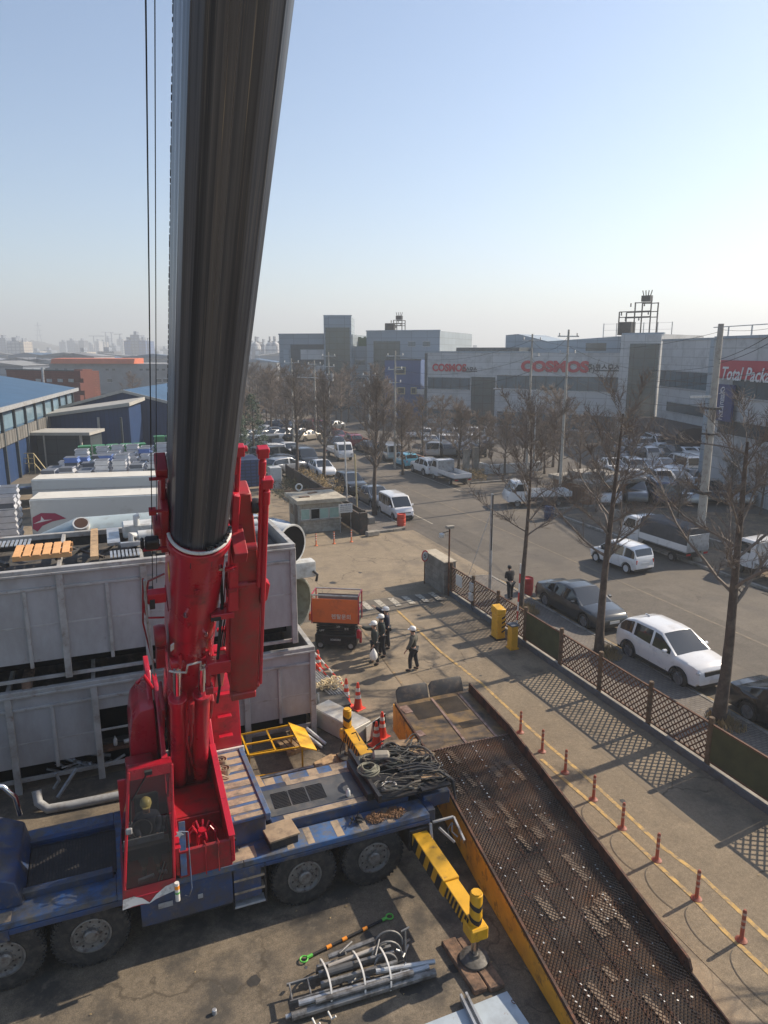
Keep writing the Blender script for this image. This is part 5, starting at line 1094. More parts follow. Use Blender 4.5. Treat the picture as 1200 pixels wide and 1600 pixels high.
# flexible bollards
m_bol = mat('bollard_red', (.30, .07, .04), .6, 0, .15, 4, dirt=((.14, .07, .05), .56, 5, .1))
m_band = mat('bollard_band', (.34, .26, .22), .5, 0, .15, 6)
def bollard(label, loc, group, m1, m2, h=.74):
    T = thing('flexible_bollard', label, 'bollard', loc, 0, group)
    mb = MB(); mb.lathe([(.12, 0), (.12, .02), (.06, .05), (.042, .08), (.04, h-.04), (.025, h), (0, h)], 14); mb.build('post', m1, T, local=True)
    for z in (h-.12, h-.28, h-.42): mb = MB(); mb.lathe([(.0425, 0), (.0425, .055)], 14, Matrix.Translation((0, 0, z))); mb.build('band', m2, T, local=True)
    return T
bp = [(813, 1145), (847, 1175), (883, 1208), (927, 1250), (972, 1295), (1026, 1345), (1088, 1405), (1158, 1470)]
ordn = ['farthest', 'second farthest', 'third farthest', 'fourth farthest', 'fourth nearest', 'third nearest', 'second nearest', 'nearest']
for i, p in enumerate(bp):
    l = G(*p); l.z = .01; bollard('faded red flexible bollard on the yellow line, %s of the eight beside the ramp' % ordn[i], l, 'flexible bollards beside the ramp', m_bol, m_band)
m_b2 = mat('bollard_orange', (.55, .12, .03), .5, 0, .1, 4)
for i, p in enumerate([(494, 853), (522, 850), (549, 847)]):
    l = G(*p); l.z = .012; bollard('orange bollard with white bands before the gatehouse, %s one' % ['left', 'middle', 'right'][i], l, 'orange bollards before the gatehouse', m_b2, mat('sign_white', (.6, .6, .57)), .78)
# hoops painted / wires arching beside each bollard (curved scuff lines on the ground)
for i in range(2, 8):
    c = G(*bp[i]); pts = [(c.x-.25-.55*math.sin(t), c.y-.1-.85+.85*math.cos(t)) for t in [k*math.pi/14 for k in range(1, 10)]]
    line('tyre_scuff', pts, .02, .023, mat('scuff', (.09, .075, .06), .9))
# barrels
def barrel(label, loc, m, r=.29, h=.88, grp=None):
    T = thing('plastic_barrel', label, 'barrel', loc, 0, grp)
    mb = MB(); mb.lathe([(r*.85, 0), (r*.9, .05), (r, h*.32), (r*.96, h*.34), (r, h*.36), (r, h*.66), (r*.96, h*.68), (r, h*.7), (r*.96, h), (r*.90, h), (r*.88, h-.06), (0, h-.06)], 24); mb.build('drum', m, T, local=True); return T
m_rb2 = mat('barrel_red', (.42, .03, .03), .5, 0, .12, 2, dirt=((.2, .05, .04), .62, 3, .1))
barrel('red plastic barrel on the pavement behind the dark grey sedan', (18.95, 28.45, 0), m_rb2)
barrel('orange red barrel at the kerb corner before the boxy white mini car', tuple(G(627, 824)), mat('barrel_orange', (.55, .06, .03), .5, 0, .1, 2), .3, .95)
barrel('blue bin standing across the road beside the white truck at the corner', tuple(G(857, 812)), PN, .35, 1.0)
barrel('small red barrel far down the left pavement', tuple(G(470, 722)), m_rb2, .35, 1.1)
# gatehouse
m_ghw = mat('gatehouse_wall', (.34, .32, .27), .8, 0, .12, 1.5, grid=(1.3, .55, .02, (.7, .7, .7)), dirt=((.17, .15, .12), .58, 2, .12))
GH = thing('gatehouse', 'small grey prefabricated gatehouse with a flat concrete roof and mint windows', 'gatehouse', (13.1, 45.6, 0))
mb = MB(); mb.b(11.65, 14.5, 44.25, 47.0, 0, 2.0); mb.build('wall', m_ghw, GH, bev=.01)
mb = MB(); mb.b(11.4, 14.8, 43.95, 47.3, 2.0, 2.28); rf = mb.build('roof', mat('gatehouse_roof', (.42, .38, .30), .85, 0, .15, 1.2, dirt=((.22, .19, .15), .56, 1.3, .12), dirt2=((.12, .11, .1), .66, 2.5, .05)), GH, bev=.02)
mb = MB()
for k in range(2): mb.c((12.2+k*.9, 45+k*1.2, 2.31), (.7, .25, .05), .4*k)
mb.b(11.4, 14.8, 47.15, 47.3, 2.28, 2.38); mb.build('roof_debris', m_woodd, rf, split=True)
mb = MB(); mb.tube([(12.35+.22*math.cos(a), 46.9, 2.62+.22*math.sin(a)) for a in [k*math.pi/10 for k in range(21)]], .05, 8); mb.cyl((12.35, 46.9, 2.28), (12.35, 46.9, 2.4), .05); mb.build('ring_vent', m_duct, rf)
m_mint = mat('mint_film', (.25, .40, .36), .3, 0, .15, 2)
for x0, x1, m in ((11.75, 12.3, m_mint), (12.42, 13.0, m_void), (13.02, 13.6, m_mint), (13.7, 14.35, m_mint)):
    mb = MB(); mb.b(x0, x1, 44.22, 44.24, .95, 1.6); w_ = mb.build('window', m, GH)
    mb = MB(); 
    for (a, b, c, d) in ((x0-.03, x1+.03, 1.6, 1.64), (x0-.03, x1+.03, .91, .95), (x0-.03, x0, .95, 1.6), (x1, x1+.03, .95, 1.6)): mb.b(a, b, 44.2, 44.235, c, d)
    mb.build('frame', m_duct, w_)
mb = MB(); mb.b(11.62, 11.64, 44.8, 45.5, .1, 1.85); mb.build('door', m_dk, GH); mb = MB(); mb.b(11.62, 11.64, 45.8, 46.6, .95, 1.6); mb.build('window', m_gls, GH)
mb = MB(); mb.b(11.6, 14.55, 44.15, 44.25, .80, .88); mb.build('counter_ledge', m_conc, GH, bev=.01)
S = thing('notice_sign', 'white text notice board on two thin posts at the right of the gatehouse', 'sign', (14.6, 43.5, 0))
mb = MB(); mb.b(14.1, 15.05, 43.48, 43.51, 1.35, 1.95); mb.build('panel', mat('sign_white', (.6, .6, .57)), S)
mb = MB(); mb.cyl((14.2, 43.53, 0), (14.2, 43.53, 1.9), .02, 6); mb.cyl((14.95, 43.53, 0), (14.95, 43.53, 1.9), .02, 6); mb.build('post', m_galv, S, split=True)
lettering('출입 차량 안내', mat('sign_blue', (.04, .07, .2)), S, (14.57, 43.475, 1.86), .115, name='lettering')
for k in range(3): lettering('방문 차량은 경비실 확인 후', mat('sign_grey_text', (.2, .2, .22)), S, (14.57, 43.475, 1.72-k*.12), .066)
# slatted dark gate / fence behind the gatehouse
F2 = thing('slatted_fence', 'dark slatted fence with a rusty gate end beside the gatehouse', 'fence', (15.6, 50, 0))
m_df = mat('dark_fence', (.045, .038, .032), .8, 0, .3, 3, dirt=((.11, .06, .04), .6, 4, .1))
for k in range(9):
    v = 42.7+k*2.6; mb = MB(); mb.b(15.5, 15.66, v-.08, v+.08, 0, 1.6); mb.build('post', m_df, F2)
    if k < 8:
        mb = MB(); mb.b(15.53, 15.62, v+.1, v+2.5, 1.45, 1.55); mb.b(15.53, 15.62, v+.1, v+2.5, .1, .2)
        for j in range(18): mb.b(15.56, 15.59, v+.12+j*.135, v+.2+j*.135, .2, 1.45)
        mb.build('slat_panel', m_df, F2, smooth=0)
mb = MB(); mb.b(15.2, 15.25, 42.6, 47.5, .1, 1.35); mb.b(15.15, 15.3, 42.5, 47.6, 1.35, 1.42); mb.b(15.2, 15.7, 42.35, 42.6, 0, 1.5); mb.build('sliding_gate', m_df, F2, split=True)
one(MB().c((15.9, 42.0, .18), (.9, .4, .3), .2), 'stone_block', m_conc, 'rough pale stone block at the end of the dark fence', 'stone block', bev=.03)
one(MB().b(16.6, 17.1, 44.6, 46.2, .13, .55), 'planter', m_conc, 'low concrete planter wall beside the boxy white mini car', 'planter', bev=.02)
# utility poles, lamp posts, wires
m_pole = mat('concrete_pole', (.36, .34, .30), .8, 0, .12, 2, dirt=((.22, .2, .17), .6, 3, .1))
m_wire = mat('wire_black', (.02, .02, .022), .6)
tops = {}
def upole(label, base, h, r=.135, arms=2, m=m_pole, key=None, grp='utility poles', box=False, adir=0.):
    T = thing('utility_pole', label, 'utility pole', base, adir, grp)
    mb = MB(); mb.cyl((0, 0, -.2), (0, 0, h), r, 14, r*.55); mb.build('shaft', m, T, local=True)
    for k in range(arms):
        z = h-.5-k*1.3; mb = MB(); mb.c((0, 0, z), (1.9-.3*k, .09, .09)); mb.build('crossarm', m_galv, T, local=True)
        for x in (-.8, 0, .8): mb = MB(); mb.lathe([(.03, 0), (.07, .05), (.04, .1), (.07, .15), (.03, .22), (0, .22)], 8, Matrix.Translation((x*(1-.15*k), 0, z+.045))); mb.build('insulator', m_duct, T, local=True)
    if box: mb = MB(); mb.cyl((.35, 0, h-3.6), (.35, 0, h-2.7), .26, 14); mb.cyl((-.35, 0, h-3.6), (-.35, 0, h-2.7), .26, 14); mb.build('transformer', m_grey, T, local=True, split=True)
    if key: tops[key] = Vector(base)+Vector((0, 0, h))
    return T
def ptop(x, y, u): d, F = _ray(x, y); return (Vector((0, 0, CAM_H))+d*(u/d.x)).z
b = Vector((31.2, 30.0, 0)); k_ = None
d0, F0 = _ray(1097, 800); vv = 31.3*d0.y/d0.x
upole('tall pale concrete utility pole by the covered truck, nearest pole', (31.3, vv, 0), 13.2, .27, 0, key='A')
T = [o for o in bpy.data.objects if o.name.startswith('utility_pole')][-1]
mb = MB(); mb.b(-1.7, 0, -.04, .04, 9.3, 9.42); mb.build('lamp_arm', m_galv, T, local=True)
mb = MB(); mb.c((0, 0, 8.7), (.62, .62, .12)); mb.c((0, 0, 7.3), (.6, .6, .1)); mb.c((0, 0, 4.0), (.62, .5, .16)); mb.build('collar', m_dk, T, local=True, split=True)
T = thing('steel_pole', 'slim grey steel pole at the kerb behind the lattice fence with a guy wire', 'pole', (17.43, 29.48, .13))
mb = MB(); mb.cyl((17.43, 29.48, .13), (17.43, 29.55, 5.0), .085, 12, .07); mb.build('shaft', m_galv, T)
mb = MB(); mb.b(17.36, 17.40, 29.36, 29.40, 2.2, 5.0); mb.build('black_conduit', m_blk, T)
mb = MB(); mb.cyl((17.4, 29.5, 4.2), (16.0, 29.6, .2), .012, 5); mb.build('guy_wire', m_galv, T)
for (l, x, y, h, m) in (('white thin flag pole beside the dark parked cars', 17.4, 51.5, 5.1, m_duct), ('yellowish thin pole before the white thin flag pole', 17.3, 48.9, 4.4, mat('cream_pole', (.45, .38, .22), .7))):
    T = thing('thin_pole', l, 'pole', (x, y, .13)); mb = MB(); mb.cyl((x, y, .1), (x-.15, y, h), .06, 10); mb.build('shaft', m, T)
    mb = MB(); mb.cyl((x-.02, y, .13), (x-.02, y, .35), .12, 12); mb.build('base_collar', m, T)
def lamp(label, base, h, arm, adir):
    T = thing('street_lamp', label, 'street lamp', base, adir, 'street lamps')
    mb = MB(); mb.cyl((0, 0, 0), (0, 0, h), .09, 10, .06); mb.build('shaft', m_galv, T, local=True)
    mb = MB(); mb.tube([(0, 0, h-.2), (arm*.5, 0, h), (arm, 0, h+.05)], .035, 8); mb.build('arm', m_galv, T, local=True)
    mb = MB(); mb.c((arm+.2, 0, h+.04), (.6, .22, .12)); mb.build('lamp_head', m_grey, T, bev=.03, local=True)
lamp('street lamp with a long arm beside the slanted pole across the road', (38.0, 57, 0), 8.3, 3.6, math.pi-.3)
lamp('far street lamp with a bright arm before the dark glass stair tower', (26.8, 88, 0), 8.5, 3.2, math.pi)
def up(label, px, py, ptx, pty, dist, **k):
    b = AT(px, py, dist); t = AT(ptx, pty, dist); b.z = 0; return upole(label, tuple(b), t.z, **k)
up('pale pole left of the brick hut, right one of the two before the long facade', 874, 780, 878, 515, 56, key='B')
up('pale leaning pole before the big red letters', 822, 745, 835, 522, 60, key='C')
up('pole before the blue building', 617, 735, 618, 548, 72, key='D', arms=3)
up('pole with transformer before the stair tower', 515, 660, 516, 550, 92, key='E', arms=3, box=True)
up('plain white pole left of the transformer pole', 493, 660, 492, 563, 96, key='F', arms=1, r=.15)
up('pole at the far left of the parked car rows', 459, 700, 461, 560, 84, key='H', arms=2)
up('short pale pole between the bare trees', 577, 660, 577, 580, 90, key='K', arms=2, r=.14)
def wire(label, a, b, sag=.6, r=.012):
    a = Vector(a); b = Vector(b); pts = [a.lerp(b, t)-Vector((0, 0, sag*4*t*(1-t))) for t in [k/14 for k in range(15)]]
    return one(MB().tube(pts, r, 4, cap=False), 'overhead_wire', m_wire, label, 'wire', 'overhead wires')
A = tops['A']; right = AT(1330, 440, 33)
for i, (a, b, r_) in enumerate(((A-Vector((0, 0, 1.9)), AT(1330, 425, 30), .016), (A-Vector((0, 0, 2.1)), AT(1330, 445, 30), .016), (A-Vector((0, 0, 2.8)), AT(1330, 520, 30), .014), (A-Vector((0, 0, .3)), AT(1330, 470, 34), .012),
      (A-Vector((0, 0, 2.2)), tops['B']-Vector((0, 0, 1.2)), .014), (A-Vector((0, 0, 2.6)), tops['B']-Vector((0, 0, 2.4)), .014), (A-Vector((0, 0, 3.1)), tops['C']-Vector((0, 0, 2.4)), .014), (A-Vector((0, 0, 4.2)), tops['B']-Vector((0, 0, 3.4)), .018), (A-Vector((0, 0, .4)), tops['C']-Vector((0, 0, .3)), .012),
      (tops['B']-Vector((0, 0, .5)), tops['C']-Vector((0, 0, .5)), .014), (tops['B']-Vector((0, 0, 1.9)), tops['C']-Vector((0, 0, 1.9)), .014), (tops['B']-Vector((0, 0, 3.5)), tops['C']-Vector((0, 0, 3.8)), .018),
      (tops['C']-Vector((0, 0, .5)), tops['D']-Vector((0, 0, .5)), .014), (tops['C']-Vector((0, 0, 1.8)), tops['D']-Vector((0, 0, 1.8)), .014), (tops['C']-Vector((0, 0, 3)), tops['D']-Vector((0, 0, 3)), .02), (tops['D']-Vector((0, 0, .5)), tops['E']-Vector((0, 0, .5)), .014), (tops['D']-Vector((0, 0, 1.8)), tops['E']-Vector((0, 0, 1.8)), .014))):
    wire('thin black overhead wire, %s span' % ('highest right', 'second right', 'third right', 'topmost right', 'upper near', 'lower near', 'long near', 'lowest near', 'long topmost', 'top middle', 'second middle', 'lowest middle', 'top left', 'second left', 'lowest left', 'top far left', 'second far left')[i], a, b, .5 if i < 4 else .9, r_)
# ---------------------------------------------------------------- smaller things in the yard
m_cone = mat('cone_red', (.62, .045, .02), .5, 0, .08, 2)
m_refl = mat('cone_band', (.62, .60, .56), .4)
def cone(label, loc, h=.95, grp=None, lean=0):
    T = thing('traffic_cone', label, 'traffic cone', loc, .4, grp)
    mb = MB(); mb.b(-.2, .2, -.2, .2, 0, .035); mb.build('base', m_cone, T, bev=.01, local=True)
    mb = MB(); mb.lathe([(.16, .035), (.15, .06), (.10, h*.4), (.045, h-.06), (.03, h), (0, h)], 18); mb.build('cone_body', m_cone, T, local=True)
    for z in (.42, .68): r = lambda q: .15-.105*(q*h-.06)/(h-.12); mb = MB(); mb.lathe([(r(z)+.004, z*h), (r(z+.13)+.004, (z+.13)*h)], 18); mb.build('white_band', m_refl, T, local=True)
    return T
cone('tall red cone, left one of the pair at the end of the striped poles', (7.0, 21.05, 0), 1.0)
cone('tall red cone, right one of the pair at the end of the striped poles', (7.3, 20.72, 0), .95)
cone('red cone standing beside the left side of the ramp, left one', (7.05, 18.35, 0), .8)
cone('red cone standing beside the left side of the ramp, right one', (7.4, 18.75, 0), .85)
cone('small red cone behind the lower container near the orange lift', (6.9, 24.1, 0), .8)
for i, (a, b) in enumerate((((6.6, 23.6, 1.0), (7.05, 21.3, .55)), ((6.45, 23.2, .85), (6.95, 21.4, .35)))):
    T = thing('striped_pole', 'red and white striped cone pole, %s one of the leaning two' % ('upper', 'lower')[i], 'cone pole', a)
    for k in range(8):
        p = Vector(a).lerp(Vector(b), k/8); q_ = Vector(a).lerp(Vector(b), (k+1)/8); mb = MB(); mb.cyl(p, q_, .03, 8); mb.build('stripe', m_cone if k % 2 else m_refl, T)
rn = random.Random(4)
for k in range(6):
    a = Vector((6.0+.12*k, 23.2-.1*k, .75-.03*k)); b = Vector((6.45+.1*k, 20.9-.05*k, .5))
    one(MB().cyl(a, b, .03, 8), 'steel_tube', m_galv, 'thin pale steel tube in the leaning bundle behind the cones, number %s from the left' % ['one', 'two', 'three', 'four', 'five', 'six'][k], 'tube', 'pale steel tubes')
mb = MB()
for k in range(30):
    c = Vector((6.2+rn.random()*.7, 21.3+rn.random()*.4, .62+rn.random()*.2)); a = rn.random()*6
    mb.tube([c+Vector((.16*math.cos(a+t), .16*math.sin(a+t), .03*math.sin(3*t))) for t in (0, .7, 1.4, 2.1, 2.8)], .022, 5)
one(mb, 'rope_bundle', mat('cream_rope', (.55, .45, .28), .9, 0, .2, 6), 'cream rope bundle lying on the dark boards beside the lower container', 'rope', kind='stuff')
for k in range(7): one(MB().c((6.25+rn.uniform(-.04, .04), 20.9, .06+k*.075), (1.25, 1.5, .06), rn.uniform(-.03, .03)), 'board', m_soot, 'dark board in the stack under the rope bundle, %s from the ground' % ['first', 'second', 'third', 'fourth', 'fifth', 'sixth', 'seventh'][k], 'board', 'dark stacked boards', bev=.008)
for x, y in ((5.75, 20.9), (5.85, 20.5)): one(MB().cyl((x, y, 0.01), (x, y, .95), .04, 8), 'steel_post', m_galv, 'short upright steel post %s the dark board stack' % ('left of' if x < 5.8 else 'just before'), 'post')
# white cabinet lying on its back with an open door
WB = thing('metal_cabinet', 'long pale metal cabinet lying on the ground with its door open beside the far outrigger', 'cabinet', (6.3, 19.4, 0), 0)
M = Matrix.Translation((6.3, 19.45, 0)) @ Matrix.Rotation(-1.14, 4, 'Z')
m_cab = mat('cabinet_white', (.47, .46, .42), .5, .1, .1, 1.2, dirt=((.26, .22, .17), .6, 1.6, .1))
mb = MB(); mb.b(-1.0, .95, -.36, .36, .04, .64, M); mb.build('cabinet_body', m_cab, WB, bev=.02)
mb = MB(); mb.b(-.98, .93, -.34, .34, .64, .655, M); mb.build('top_sheet', mat('cabinet_top', (.52, .50, .45), .4, .1, .12, 1.5, dirt=((.32, .27, .2), .55, 1.4, .15)), WB)
mb = MB(); mb.bar((6.78, 18.52, .33), (7.62, 19.05, .35), .03, .52); mb.build('open_door', m_cab, WB)
mb = MB(); mb.bar((7.07, 18.69, .335), (7.63, 19.04, .35), .008, .50); mb.build('door_lining', m_void, WB)
# yellow frame
YF = thing('yellow_frame', 'low yellow steel frame with a tilted bright yellow plate beside the lower container', 'steel frame', (3.9, 18.6, 0))
for a, b in (((3.1, 18.0, .75), (4.6, 17.9, .75)), ((3.1, 19.2, .75), (4.6, 19.2, .75)), ((3.1, 18.0, .75), (3.1, 19.2, .75)), ((3.85, 17.95, .75), (3.85, 19.2, .75)), ((3.1, 18.0, .05), (4.6, 17.9, .05)), ((3.1, 19.2, .05), (4.6, 19.2, .05)), ((3.1, 18, .05), (3.1, 18, .75)), ((4.6, 17.9, .05), (4.6, 17.9, .75)), ((3.1, 19.2, .05), (3.1, 19.2, .75)), ((4.6, 19.2, .05), (4.6, 19.2, .75)), ((3.1, 18.6, .75), (4.6, 18.55, .75))):
    mb = MB(); mb.bar(a, b, .045); mb.build('bar', m_yell, YF)
mb = MB(); mb.add([(4.55, 17.85, .80), (5.05, 17.95, .52), (5.05, 19.25, .52), (4.55, 19.3, .80), (4.55, 17.85, .76), (5.05, 17.95, .48), (5.05, 19.25, .48), (4.55, 19.3, .76)], [(0,1,2,3),(7,6,5,4),(0,4,5,1),(1,5,6,2),(2,6,7,3),(3,7,4,0)]); mb.build('tilted_plate', mat('bright_yellow', (.75, .40, .02), .45, 0, .08, 2), YF)
mb = MB(); mb.b(3.0, 4.9, 17.75, 17.85, 0.01, .14); mb.build('skid', m_galv, YF, bev=.01)
pallet('pallet', m_wood, 'weathered wooden pallet on the ground before the right end of the lower container', 4.75, 19.25, .02, 1.0, .9, 6, .25)
for k, (a, b) in enumerate((((5.0, 19.4, .35), (5.45, 18.75, .06)), ((5.15, 19.45, .4), (5.6, 18.9, .06)))): one(MB().cyl(a, b, .05, 10), 'white_pipe', m_duct, 'short white pipe leaning at the container corner post, %s one' % ('left', 'right')[k], 'pipe')
one(MB().prism([(4.9, 17.1), (5.7, 17.3), (6.0, 18.0), (5.6, 18.35), (5.0, 18.1)], .015, .045, 'z'), 'plywood_sheet', m_wood, 'irregular plywood sheet lying by the yellow frame', 'plywood')
one(MB().b(4.0, 5.6, 16.55, 16.8, .01, .12), 'plank', m_woodd, 'dark plank on the ground between the yellow frame and the truck', 'plank')
# scissor lift
m_lo = mat('lift_orange', (.62, .13, .03), .5, 0, .08, 1.5, dirt=((.35, .09, .04), .62, 2, .1))
SL = thing('scissor_lift', 'orange scissor lift with lowered platform beside the green grey duct', 'scissor lift', (8.3, 26.0, 0), -.5)
mb = MB(); mb.b(-.85, .85, -.42, .42, .18, .62); mb.build('chassis', m_dk, SL, bev=.03, local=True)
for sx in (-.62, .62):
    for sy in (-.45, .45):
        mb = MB(); Mw = Matrix.Translation((sx, sy, .19)) @ Matrix.Rotation(math.pi/2 if sy < 0 else -math.pi/2, 4, 'X'); mb.lathe([(.1, -.12), (.18, -.11), (.19, -.02), (.17, .0), (.1, 0)], 20, Mw); t = mb.build('wheel', m_tyre, SL, local=True)
        mb = MB(); mb.lathe([(.11, -.01), (.05, -.03), (0, -.02)], 14, Mw); mb.build('rim', m_galv, t, local=True)
for k in range(4):
    z = .64+k*.11
    for sy in (-.3, .3): mb = MB(); mb.bar((-.8, sy, z), (.8, sy, z+.07), .05, .06); mb.bar((-.8, sy*.8, z+.07), (.8, sy*.8, z), .05, .06); mb.build('scissor_arm', m_dk, SL, local=True, split=True)
mb = MB(); mb.b(-.92, .92, -.42, .42, 1.08, 1.2); mb.build('platform', m_dk, SL, bev=.01, local=True)
mb = MB(); mb.b(-.92, .92, -.465, -.445, 1.16, 2.16); mb.build('orange_banner', m_lo, SL, local=True)
for (a, b) in (((-.95, -.44, 1.1), (-.95, -.44, 2.3)), ((.95, -.44, 1.1), (.95, -.44, 2.3)), ((-.95, .42, 1.1), (-.95, .42, 2.3)), ((.95, .42, 1.1), (.95, .42, 2.3)), ((-.95, -.44, 2.3), (.95, -.44, 2.3)), ((-.95, .42, 2.3), (.95, .42, 2.3)), ((-.95, -.44, 2.3), (-.95, .42, 2.3)), ((.95, -.44, 2.3), (.95, .42, 2.3)), ((-.95, .42, 1.75), (.95, .42, 1.75)), ((.95, -.44, 1.7), (.95, .42, 1.7)), ((-.95, -.44, 1.7), (-.95, .42, 1.7))):
    mb = MB(); mb.bar(a, b, .045); mb.build('guard_rail', m_red if abs(a[0]-b[0]) < .1 else m_galv, SL, local=True)
mb = MB(); mb.b(-1.08, -.95, -.44, .1, 1.2, 1.5); mb.build('battery_box', m_lo, SL, local=True, bev=.01)
mb = MB(); mb.c((.95, -.5, .75), (.14, .16, .35)); mb.c((1.0, -.3, .55), (.1, .1, .5)); mb.build('control_box', m_red, SL, local=True, bev=.02)
for sy in (1,):
    mb = MB(); mb.b(-.86, .84, .38, .4, 1.25, 2.1); mb.build('rear_mesh', mat('mesh_grey', (.2, .2, .2), .7, .3), SL, local=True)
def llet(text, m, par, loc, size, sx=1.):
    o = lettering(text, m, None, loc, size, sx=sx); o.parent = par; return o
llet('렌탈문의', m_refl, SL, (.25, -.475, 1.42), .22); llet('LIFT', m_refl, SL, (-.55, -.43, .80), .11); llet('230', m_refl, SL, (.1, -.33, .95), .1); llet('경고', m_refl, SL, (.45, -.43, .9), .1); llet('SCISSORS', m_refl, SL, (.0, -.432, .42), .1)
# wood mats under the near jack, steel plates, channel
for k, (x0, x1, dy) in enumerate(((5.62, 5.90, 0), (5.93, 6.25, -.06))):
    T = one(MB().add([(x0, 9.55+dy, .01), (x1, 9.55+dy, .01), (x1-.02, 10.85+dy, .01), (x0-.06, 10.85+dy, .01), (x0, 9.55+dy, .12), (x1, 9.55+dy, .12), (x1-.02, 10.85+dy, .12), (x0-.06, 10.85+dy, .12)], [(3,2,1,0),(4,5,6,7),(0,1,5,4),(1,2,6,5),(2,3,7,6),(3,0,4,7)]), 'timber_mat', m_woodd, 'thick old timber under the near outrigger foot, %s one' % ('left', 'right')[k], 'timber mat', bev=.02)
one(MB().b(5.7, 6.25, 17.6, 18.2, .01, .12), 'timber_mat', m_woodd, 'timber mat under the far outrigger foot', 'timber mat', bev=.02)
m_pl = mat('steel_plate_pale', (.42, .48, .52), .45, .3, .1, 1.5, dirt=((.25, .12, .06), .66, 3.5, .05), dirt2=((.30, .33, .35), .56, 1.2, .14))
one(MB().prism([tuple(G(x, y)[:2]) for x, y in ((662, 1604), (728, 1578), (792, 1552), (830, 1608), (835, 1660), (690, 1660))], .02, .05, 'z'), 'steel_plate', m_pl, 'pale rust spotted steel plate lying at the bottom edge of the photo', 'steel plate')
C = thing('steel_channel', 'grey steel channel pair lying on the pale steel plate', 'steel channel', tuple(G(745, 1580)))
a0, a1 = G(724, 1555, .11), G(758, 1625, .11)
for o_ in (-.055, .055): mb = MB(); mb.bar(a0+Vector((o_, 0, 0)), a1+Vector((o_, 0, 0)), .045, .11); mb.build('channel_flange', m_galv, C)
mb = MB(); mb.bar(a0+Vector((0, -.05, -.03)), a1+Vector((0, 0, -.03)), .08, .02); mb.build('channel_web', m_grey, C)
mb = MB(); c0 = G(800, 1568, .07); mb.tube([c0+Vector((.05*math.cos(t)+.02*t, .05*math.sin(t), .015)) for t in [k*.5 for k in range(9)]], .008, 6); one(mb, 'wire_hook', m_rust, 'small rusty wire hook on the corner of the pale steel plate', 'hook')
# carrying pole with green ends
HP = thing('hook_pole', 'black pole with orange clips and green ring ends lying on the ground', 'pole', (3.85, 11.7, 0))
a, b = Vector((2.98, 11.53, .05)), Vector((4.75, 11.87, .05)); d = (b-a)
mb = MB(); mb.cyl(a, b, .028, 10); mb.build('pole', m_blk, HP)
for t in (.25, .45, .72): mb = MB(); mb.cyl(a+d*(t-.03), a+d*(t+.03), .038, 10); mb.build('orange_clip', m_amb, HP)
m_gn = mat('ring_green', (.10, .45, .06), .5)
for p, sg in ((a, -1), (b, 1)):
    c = p+d.normalized()*sg*.11; mb = MB(); mb.tube([c+Vector((.075*math.cos(t), .075*math.sin(t), 0)) for t in [k*math.pi/8 for k in range(17)]], .016, 8); mb.cyl(p-d.normalized()*sg*.08, p+d.normalized()*sg*.04, .034, 8); mb.build('green_ring', m_gn, HP)
# bundle of trolley frames
BN = thing('frame_bundle', 'strapped bundle of grey metal frames and tubes lying in the foreground', 'metal bundle', (3.7, 10.6, 0))
M = Matrix.Translation((3.7, 10.62, 0)) @ Matrix.Rotation(-.09, 4, 'Z')
m_fg = mat('frame_grey', (.26, .255, .245), .45, .5, .2, 3, dirt=((.10, .09, .08), .55, 4, .1)); m_fd = mat('frame_dark', (.10, .10, .10), .6, .4, .3, 3)
def bl(a, b, r, nm='tube', m=m_fg, mm='cyl'):
    mb = MB(); a = M @ Vector(a); b = M @ Vector(b)
    (mb.cyl(a, b, r, 10) if mm == 'cyl' else mb.bar(a, b, r, r*2)); return mb.build(nm, m, BN, bev=0 if mm == 'cyl' else .004)
bl((-1.35, -.42, .12), (1.45, -.30, .14), .075); bl((-1.2, -.30, .24), (1.35, -.2, .2), .055, m=m_galv); bl((-.9, -.38, .27), (1.0, -.30, .27), .05); bl((.3, -.15, .35), (1.5, -.12, .2), .05, m=m_galv); bl((-1.45, -.38, .1), (-.9, -.34, .14), .04, m=m_galv)
for y, z, m_ in ((-.12, .32, m_fg), (.08, .36, m_fg), (.28, .30, m_fg), (.36, .14, m_fd)): bl((-.75, y, z), (.75, y+.06, z), .06, 'channel', m_, 'bar')
for y in (-.25, .12): bl((-1.35, y, .26), (-.55, y+.02, .28), .03, 'rail', m_fg, 'bar')
for x in (-1.3, -.95): bl((x, -.25, .26), (x, .12, .26), .03, 'rung', m_fg, 'bar')
bl((-.55, .15, .42), (.45, .28, .44), .04, m=mat('pale_tube', (.42, .38, .33), .5, .3)); bl((-.5, .38, .40), (.45, .5, .42), .05, m=m_fg); bl((-.65, .02, .42), (-.1, .05, .42), .07, m=m_fd)
for k, (cx, cy, r_, t0, t1) in enumerate(((.62, .18, .30, -.3, 3.3), (.72, .42, .30, -.2, 2.8), (.55, .0, .22, 0, 3.1))):
    mb = MB(); mb.tube([M @ Vector((cx+r_*math.cos(t0+(t1-t0)*q/12), cy+r_*.35*math.sin(t0+(t1-t0)*q/12), .30+r_*.75*math.sin(t0+(t1-t0)*q/12))) for q in range(13)], .02, 8); mb.build('hoop', m_fg, BN)
bl((.98, .10, .15), (1.02, .25, .75), .018); bl((.92, .22, .74), (1.10, .26, .76), .018); bl((.9, .05, .3), (1.1, .3, .3), .025); bl((.35, .05, .5), (.5, .3, .6), .02); bl((-.3, .3, .5), (.0, .5, .5), .02)
rn = random.Random(9)
